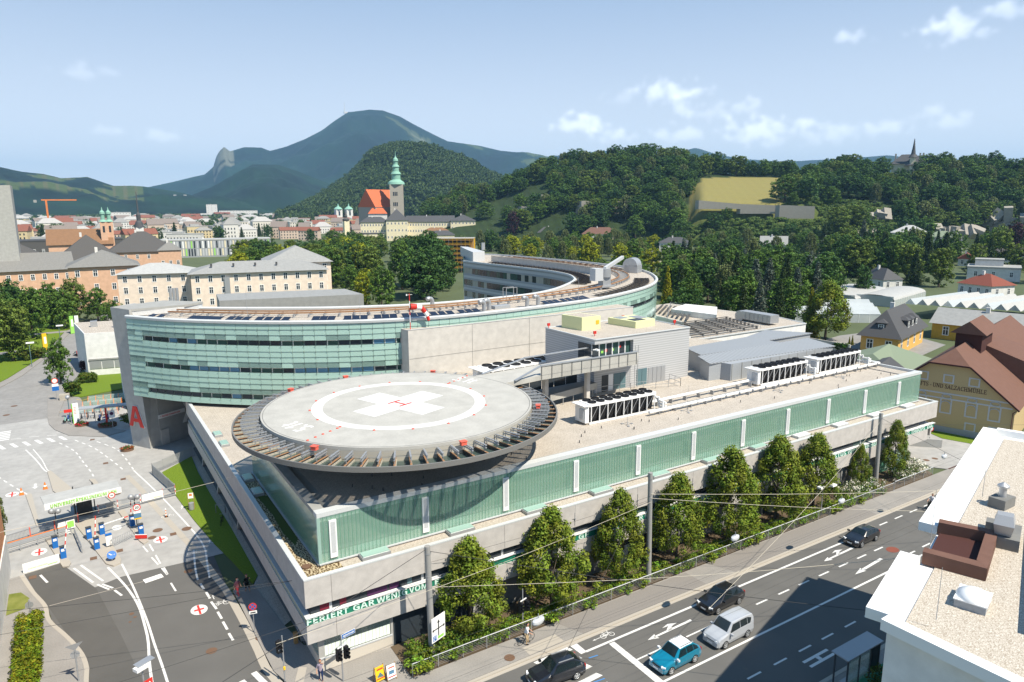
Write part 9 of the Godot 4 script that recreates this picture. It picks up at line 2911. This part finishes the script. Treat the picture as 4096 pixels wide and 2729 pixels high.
# ---------------------------------------------------------------- people
func figure(bones: Array, cell: float) -> ArrayMesh:
	var lo := Vector3.ONE * 99.0
	var hi := Vector3.ONE * -99.0
	for q in bones:
		for k in 2:
			lo = lo.min((q[k] as Vector3) - Vector3.ONE * (q[2] + 0.06))
			hi = hi.max((q[k] as Vector3) + Vector3.ONE * (q[2] + 0.06))
	var n := Vector3i(((hi - lo) / cell).ceil()) + Vector3i.ONE
	var f := PackedFloat32Array()
	f.resize(n.x * n.y * n.z)
	f.fill(1.0)
	for q in bones:
		var a: Vector3 = q[0]
		var d: Vector3 = (q[1] as Vector3) - a
		var l2 := maxf(d.length_squared(), 0.00001)
		var rad := maxf(q[2], q[3]) + 0.09
		var l := Vector3i(((a.min(q[1]) - Vector3.ONE * rad - lo) / cell).floor()).max(Vector3i.ZERO)
		var h := Vector3i(((a.max(q[1]) + Vector3.ONE * rad - lo) / cell).ceil()).min(n - Vector3i.ONE)
		for z in range(l.z, h.z + 1):
			for y in range(l.y, h.y + 1):
				for x in range(l.x, h.x + 1):
					var p := lo + Vector3(x, y, z) * cell - a
					var t := clampf(p.dot(d) / l2, 0.0, 1.0)
					var v := (p - d * t).length() - lerpf(q[2], q[3], t)
					var i := x + n.x * (y + n.y * z)
					var k := maxf(0.035 - absf(f[i] - v), 0.0) / 0.035
					f[i] = minf(f[i], v) - k * k * 0.009
	var at := {}
	var vs := PackedVector3Array()
	var cs := PackedColorArray()
	var st := SurfaceTool.new()
	st.begin(Mesh.PRIMITIVE_TRIANGLES)
	var idx := func(x: int, y: int, z: int) -> int: return x + n.x * (y + n.y * z)
	for z in n.z - 1:
		for y in n.y - 1:
			for x in n.x - 1:
				var s := Vector3.ZERO
				var m := 0
				for e in [[0, 0, 0, 1, 0, 0], [0, 1, 0, 1, 1, 0], [0, 0, 1, 1, 0, 1], [0, 1, 1, 1, 1, 1], [0, 0, 0, 0, 1, 0], [1, 0, 0, 1, 1, 0], [0, 0, 1, 0, 1, 1], [1, 0, 1, 1, 1, 1], [0, 0, 0, 0, 0, 1], [1, 0, 0, 1, 0, 1], [0, 1, 0, 0, 1, 1], [1, 1, 0, 1, 1, 1]]:
					var u := f[idx.call(x + e[0], y + e[1], z + e[2])]
					var v := f[idx.call(x + e[3], y + e[4], z + e[5])]
					if (u < 0.0) != (v < 0.0):
						s += Vector3(x + e[0], y + e[1], z + e[2]).lerp(Vector3(x + e[3], y + e[4], z + e[5]), u / (u - v))
						m += 1
				if m:
					at[idx.call(x, y, z)] = vs.size()
					var p := lo + s / m * cell
					vs.append(p)
					var best := 9.0
					var c := Color.WHITE
					for q in bones:
						var dd: Vector3 = (q[1] as Vector3) - (q[0] as Vector3)
						var t := clampf((p - (q[0] as Vector3)).dot(dd) / maxf(dd.length_squared(), 0.00001), 0, 1)
						var w: float = (p - (q[0] as Vector3) - dd * t).length() - lerpf(q[2], q[3], t)
						if w < best:
							best = w
							c = q[4]
					cs.append(c)
	for i in vs.size():
		st.set_color(cs[i])
		st.set_smooth_group(0)
		st.add_vertex(vs[i])
	for z in range(1, n.z - 1):
		for y in range(1, n.y - 1):
			for x in range(1, n.x - 1):
				var u := f[idx.call(x, y, z)]
				for ax in 3:
					var v := f[idx.call(x + int(ax == 0), y + int(ax == 1), z + int(ax == 2))]
					if (u < 0.0) == (v < 0.0): continue
					var o := [Vector3i(0, 1, 0), Vector3i(0, 0, 1)] if ax == 0 else ([Vector3i(0, 0, 1), Vector3i(1, 0, 0)] if ax == 1 else [Vector3i(1, 0, 0), Vector3i(0, 1, 0)])
					var g := []
					for w in [Vector3i.ZERO, o[0], o[0] + o[1], o[1]]: g.append(at.get(idx.call(x - w.x, y - w.y, z - w.z), -1))
					if g.has(-1): continue
					if u < 0.0: g.reverse()
					for k in [0, 1, 2, 0, 2, 3]: st.add_index(g[k])
	st.generate_normals()
	st.set_material(M["cloth"])
	return st.commit()
func person(label: String, at: Vector3, ry: float, c: Dictionary, pose: Dictionary, s := 1.0) -> Node3D:
	var t := thing("person", label, "person", at, ry)
	var skin := Color(0.50, 0.28, 0.19)
	var hip := Vector3(0, 0.92, 0)
	var chest := Vector3(0, 1.32, pose.get("lean", 0.02))
	var bn := [[hip, chest, 0.145, 0.15, c.top], [chest + Vector3(-0.12, 0.04, 0), chest + Vector3(0.12, 0.04, 0), 0.085, 0.085, c.top], [chest + Vector3(0, 0.08, 0), chest + Vector3(0, 0.22, 0.02), 0.06, 0.055, skin], [chest + Vector3(0, 0.28, 0.02), chest + Vector3(0, 0.36, 0.03), 0.088, 0.098, skin], [chest + Vector3(0, 0.30, 0.125), chest + Vector3(0, 0.28, 0.13), 0.018, 0.02, skin], [chest + Vector3(0, 0.36, -0.02), chest + Vector3(0, 0.41, 0.01), 0.10, 0.085, c.hair], [hip + Vector3(-0.07, -0.02, 0), hip + Vector3(0.07, -0.02, 0), 0.13, 0.13, c.legs]]
	for k in 2:
		var sd: float = [-1.0, 1.0][k]
		var foot: Vector3 = pose.feet[k]
		var knee := (hip + Vector3(sd * 0.09, 0, 0)).lerp(foot, 0.5) + Vector3(0, 0.03, 0.05)
		bn.append([hip + Vector3(sd * 0.09, -0.04, 0), knee, 0.10, 0.068, c.legs])
		bn.append([knee, foot + Vector3(0, 0.09, 0), 0.065, 0.042, c.shin])
		bn.append([foot + Vector3(0, 0.045, -0.03), foot + Vector3(0, 0.035, 0.15), 0.045, 0.035, c.shoe])
		var hand: Vector3 = pose.hands[k]
		var sh := chest + Vector3(sd * 0.19, 0.03, 0)
		var el := sh.lerp(hand, 0.5) + Vector3(sd * 0.05, -0.03, -0.06)
		bn.append([sh, el, 0.056, 0.045, c.top])
		bn.append([el, hand, 0.040, 0.030, skin])
		var d := (hand - el).normalized()
		var side := d.cross(Vector3(0.3, 0.2, 1.0)).normalized()
		bn.append([hand, hand + d * 0.07, 0.034, 0.036, skin])
		for i in 4: bn.append([hand + d * 0.08 + side * (i - 1.5) * 0.02, hand + d * (0.15 + 0.012 * float(i == 1 or i == 2)) + side * (i - 1.5) * 0.024 + Vector3(0, -0.01, 0.02), 0.011, 0.009, skin])
		bn.append([hand + side * 0.03, hand + d * 0.06 + side * 0.065, 0.013, 0.010, skin])
	var o := part("body", figure(bn, 0.026), null, t)
	o.scale = Vector3.ONE * s
	var eyes := B.new()
	for x in [-0.035, 0.035]: eyes.ball((chest + Vector3(x, 0.335, 0.118)) * s, Vector3.ONE * 0.012, 6, 4)
	part("eyes", eyes, "black", t)
	return t
func people() -> void:
	var pat := Color(0.36, 0.30, 0.36)
	person("person in patterned blouse and wide blue trousers, hand raised to the face, at the corner", Vector3(0.65, 0.1, 0.55), -0.25, {"top": pat, "legs": Color(0.012, 0.03, 0.09), "shin": Color(0.012, 0.03, 0.09), "shoe": Color(0.4, 0.25, 0.18), "hair": Color(0.12, 0.03, 0.02)}, {"feet": [Vector3(-0.1, 0, -0.12), Vector3(0.12, 0, 0.15)], "hands": [Vector3(-0.27, 0.85, 0.08), Vector3(0.13, 1.52, 0.16)]}, 0.97)
	var p := person("person in floral top and pink trousers wearing a white mask, walking on the footpath", Vector3(-2.1, 0.02, -14.9), 0.5, {"top": Color(0.45, 0.16, 0.18), "legs": Color(0.62, 0.08, 0.10), "shin": Color(0.62, 0.08, 0.10), "shoe": Color(0.5, 0.04, 0.04), "hair": Color(0.05, 0.03, 0.02)}, {"feet": [Vector3(-0.06, 0, 0.22), Vector3(0.07, 0, -0.2)], "hands": [Vector3(-0.34, 0.92, 0.05), Vector3(0.28, 0.95, 0.12)]})
	part("face_mask", box_mesh(0.12, 0.08, 0.05, "white"), null, p, Vector3(0, 1.56, 0.13))
	person("person all in black with shorts, walking beside the one in pink trousers", Vector3(-1.25, 0.02, -15.1), 0.4, {"top": Color(0.012, 0.012, 0.014), "legs": Color(0.012, 0.012, 0.014), "shin": Color(0.45, 0.26, 0.18), "shoe": Color(0.02, 0.02, 0.02), "hair": Color(0.10, 0.08, 0.06)}, {"feet": [Vector3(-0.1, 0, -0.1), Vector3(0.14, 0, 0.18)], "hands": [Vector3(-0.3, 0.88, 0.1), Vector3(0.2, 1.35, 0.2)]})
	person("person in a long red dress beside the parked black car", Vector3(-12.2, 0.02, -143.7), 0.4, {"top": Color(0.7, 0.03, 0.05), "legs": Color(0.7, 0.03, 0.05), "shin": Color(0.7, 0.03, 0.05), "shoe": Color(0.4, 0.2, 0.15), "hair": Color(0.2, 0.08, 0.03)}, {"feet": [Vector3(-0.1, 0, 0), Vector3(0.1, 0, 0.08)], "hands": [Vector3(-0.27, 0.9, 0.1), Vector3(0.27, 0.95, 0.1)]})
	person("cyclist in white shirt and beige trousers with dark cap, standing astride a bicycle", Vector3(15.72, 0.1, 5.02), 0.9, {"top": Color(0.72, 0.74, 0.78), "legs": Color(0.50, 0.37, 0.22), "shin": Color(0.50, 0.37, 0.22), "shoe": Color(0.03, 0.02, 0.02), "hair": Color(0.02, 0.02, 0.03)}, {"feet": [Vector3(-0.16, 0.05, 0.06), Vector3(0.24, 0, 0.16)], "hands": [Vector3(-0.2, 1.02, 0.42), Vector3(0.28, 0.98, 0.38)], "lean": 0.1}, 1.04)
	person("rider in white on the motorcycle at the far end of the street", Vector3(68.4, 0.2, 9.0), -1.5, {"top": Color(0.6, 0.6, 0.62), "legs": Color(0.03, 0.03, 0.04), "shin": Color(0.03, 0.03, 0.04), "shoe": Color(0.02, 0.02, 0.02), "hair": Color(0.02, 0.02, 0.02)}, {"feet": [Vector3(-0.3, 0.1, 0.1), Vector3(0.3, 0.1, 0.1)], "hands": [Vector3(-0.25, 1.0, 0.5), Vector3(0.25, 1.0, 0.5)]})
	for q in [[Vector3(15.8, 0.1, 4.9), 0.1, "black city bicycle under the cyclist on the pavement"], [Vector3(-0.55, 0.09, -31.0), 1.2, "dark bicycle leaning at the passage railing beside the lawn"]]:
		var t := thing("bicycle", q[2], "bicycle", q[0], q[1])
		for x in [-0.53, 0.53]:
			var b := B.new()
			var l := []
			for i in 21: l.append(Vector3(x + cos(TAU * i / 20) * 0.34, 0.34 + sin(TAU * i / 20) * 0.34, 0))
			b.tube(l, 0.02, 5)
			for i in 8: b.bar(Vector3(x, 0.34, 0), l[i * 2 + 1], 0.005, 0.005)
			part("wheel", b, "tyre", t)
		var b := B.new()
		for e in [[-0.53, 0.34, -0.2, 0.75], [-0.53, 0.34, 0.0, 0.3], [0.0, 0.3, -0.2, 0.8], [0.0, 0.3, 0.36, 0.78], [-0.17, 0.68, 0.36, 0.78], [0.53, 0.34, 0.33, 1.02]]: b.tube([Vector3(e[0], e[1], 0), Vector3(e[2], e[3], 0)], 0.018, 6)
		part("frame", b, "black", t)
		b = B.new()
		b.tube([Vector3(0.3, 1.04, -0.3), Vector3(0.33, 1.02, 0), Vector3(0.3, 1.04, 0.3)], 0.016, 6)
		part("handlebar", b, "steel", t)
		part("saddle", box_mesh(0.25, 0.06, 0.15, "black"), null, t, Vector3(-0.22, 0.82, 0))
func small_things() -> void:
	var b := B.new()
	handrail(b, [Vector3(0.3, 0.05, -27.5), Vector3(0.35, 0.05, -34.0), Vector3(-0.6, 0.05, -34.4)], 1.0, 2.2, 1, 0.03)
	solo("passage_railing", b, "galvanised", "plain steel railing round the bicycle stand beside the lawn", "railing")
	var t := thing("road_plate", "white protective plate lying on the side road", "plate", Vector3(-8.2, 0.03, -22.3), 0.2)
	part("plate", box_mesh(1.6, 0.05, 0.75, "white"), null, t)
	for i in 5:
		var p := bp(52.3 + r_of(i) * 0.9, 700 + r_of(i + 9) * 60.0, 0)
		p.y = hill_h(rad_to_deg(atan2(p.x - EYE.x, EYE.z - p.z)), Vector2(p.x - EYE.x, p.z - EYE.z).length())
		t = thing("cow", "pale cow lying on the dry meadow" if i % 2 else "dark cow grazing on the dry meadow", "cow", p, r_of(i) * 6.0, "cows on the meadow")
		b = B.new()
		b.k = Color(0.5, 0.42, 0.32) if i % 2 else Color(0.10, 0.06, 0.04)
		b.ball(Vector3(0, 0.95, 0), Vector3(1.0, 0.42, 0.36))
		b.ball(Vector3(1.15, 1.05, 0), Vector3(0.3, 0.2, 0.17))
		for x in [-0.65, 0.65]:
			for z in [-0.2, 0.2]: b.cyl(Vector3(x, 0, z), Vector3(x, 0.8, z), 0.07, 0.1, 6)
		part("body", b, "vc", t)
func r_of(i: int) -> float:
	return fposmod(sin(i * 12.9898) * 43758.5453, 1.0)
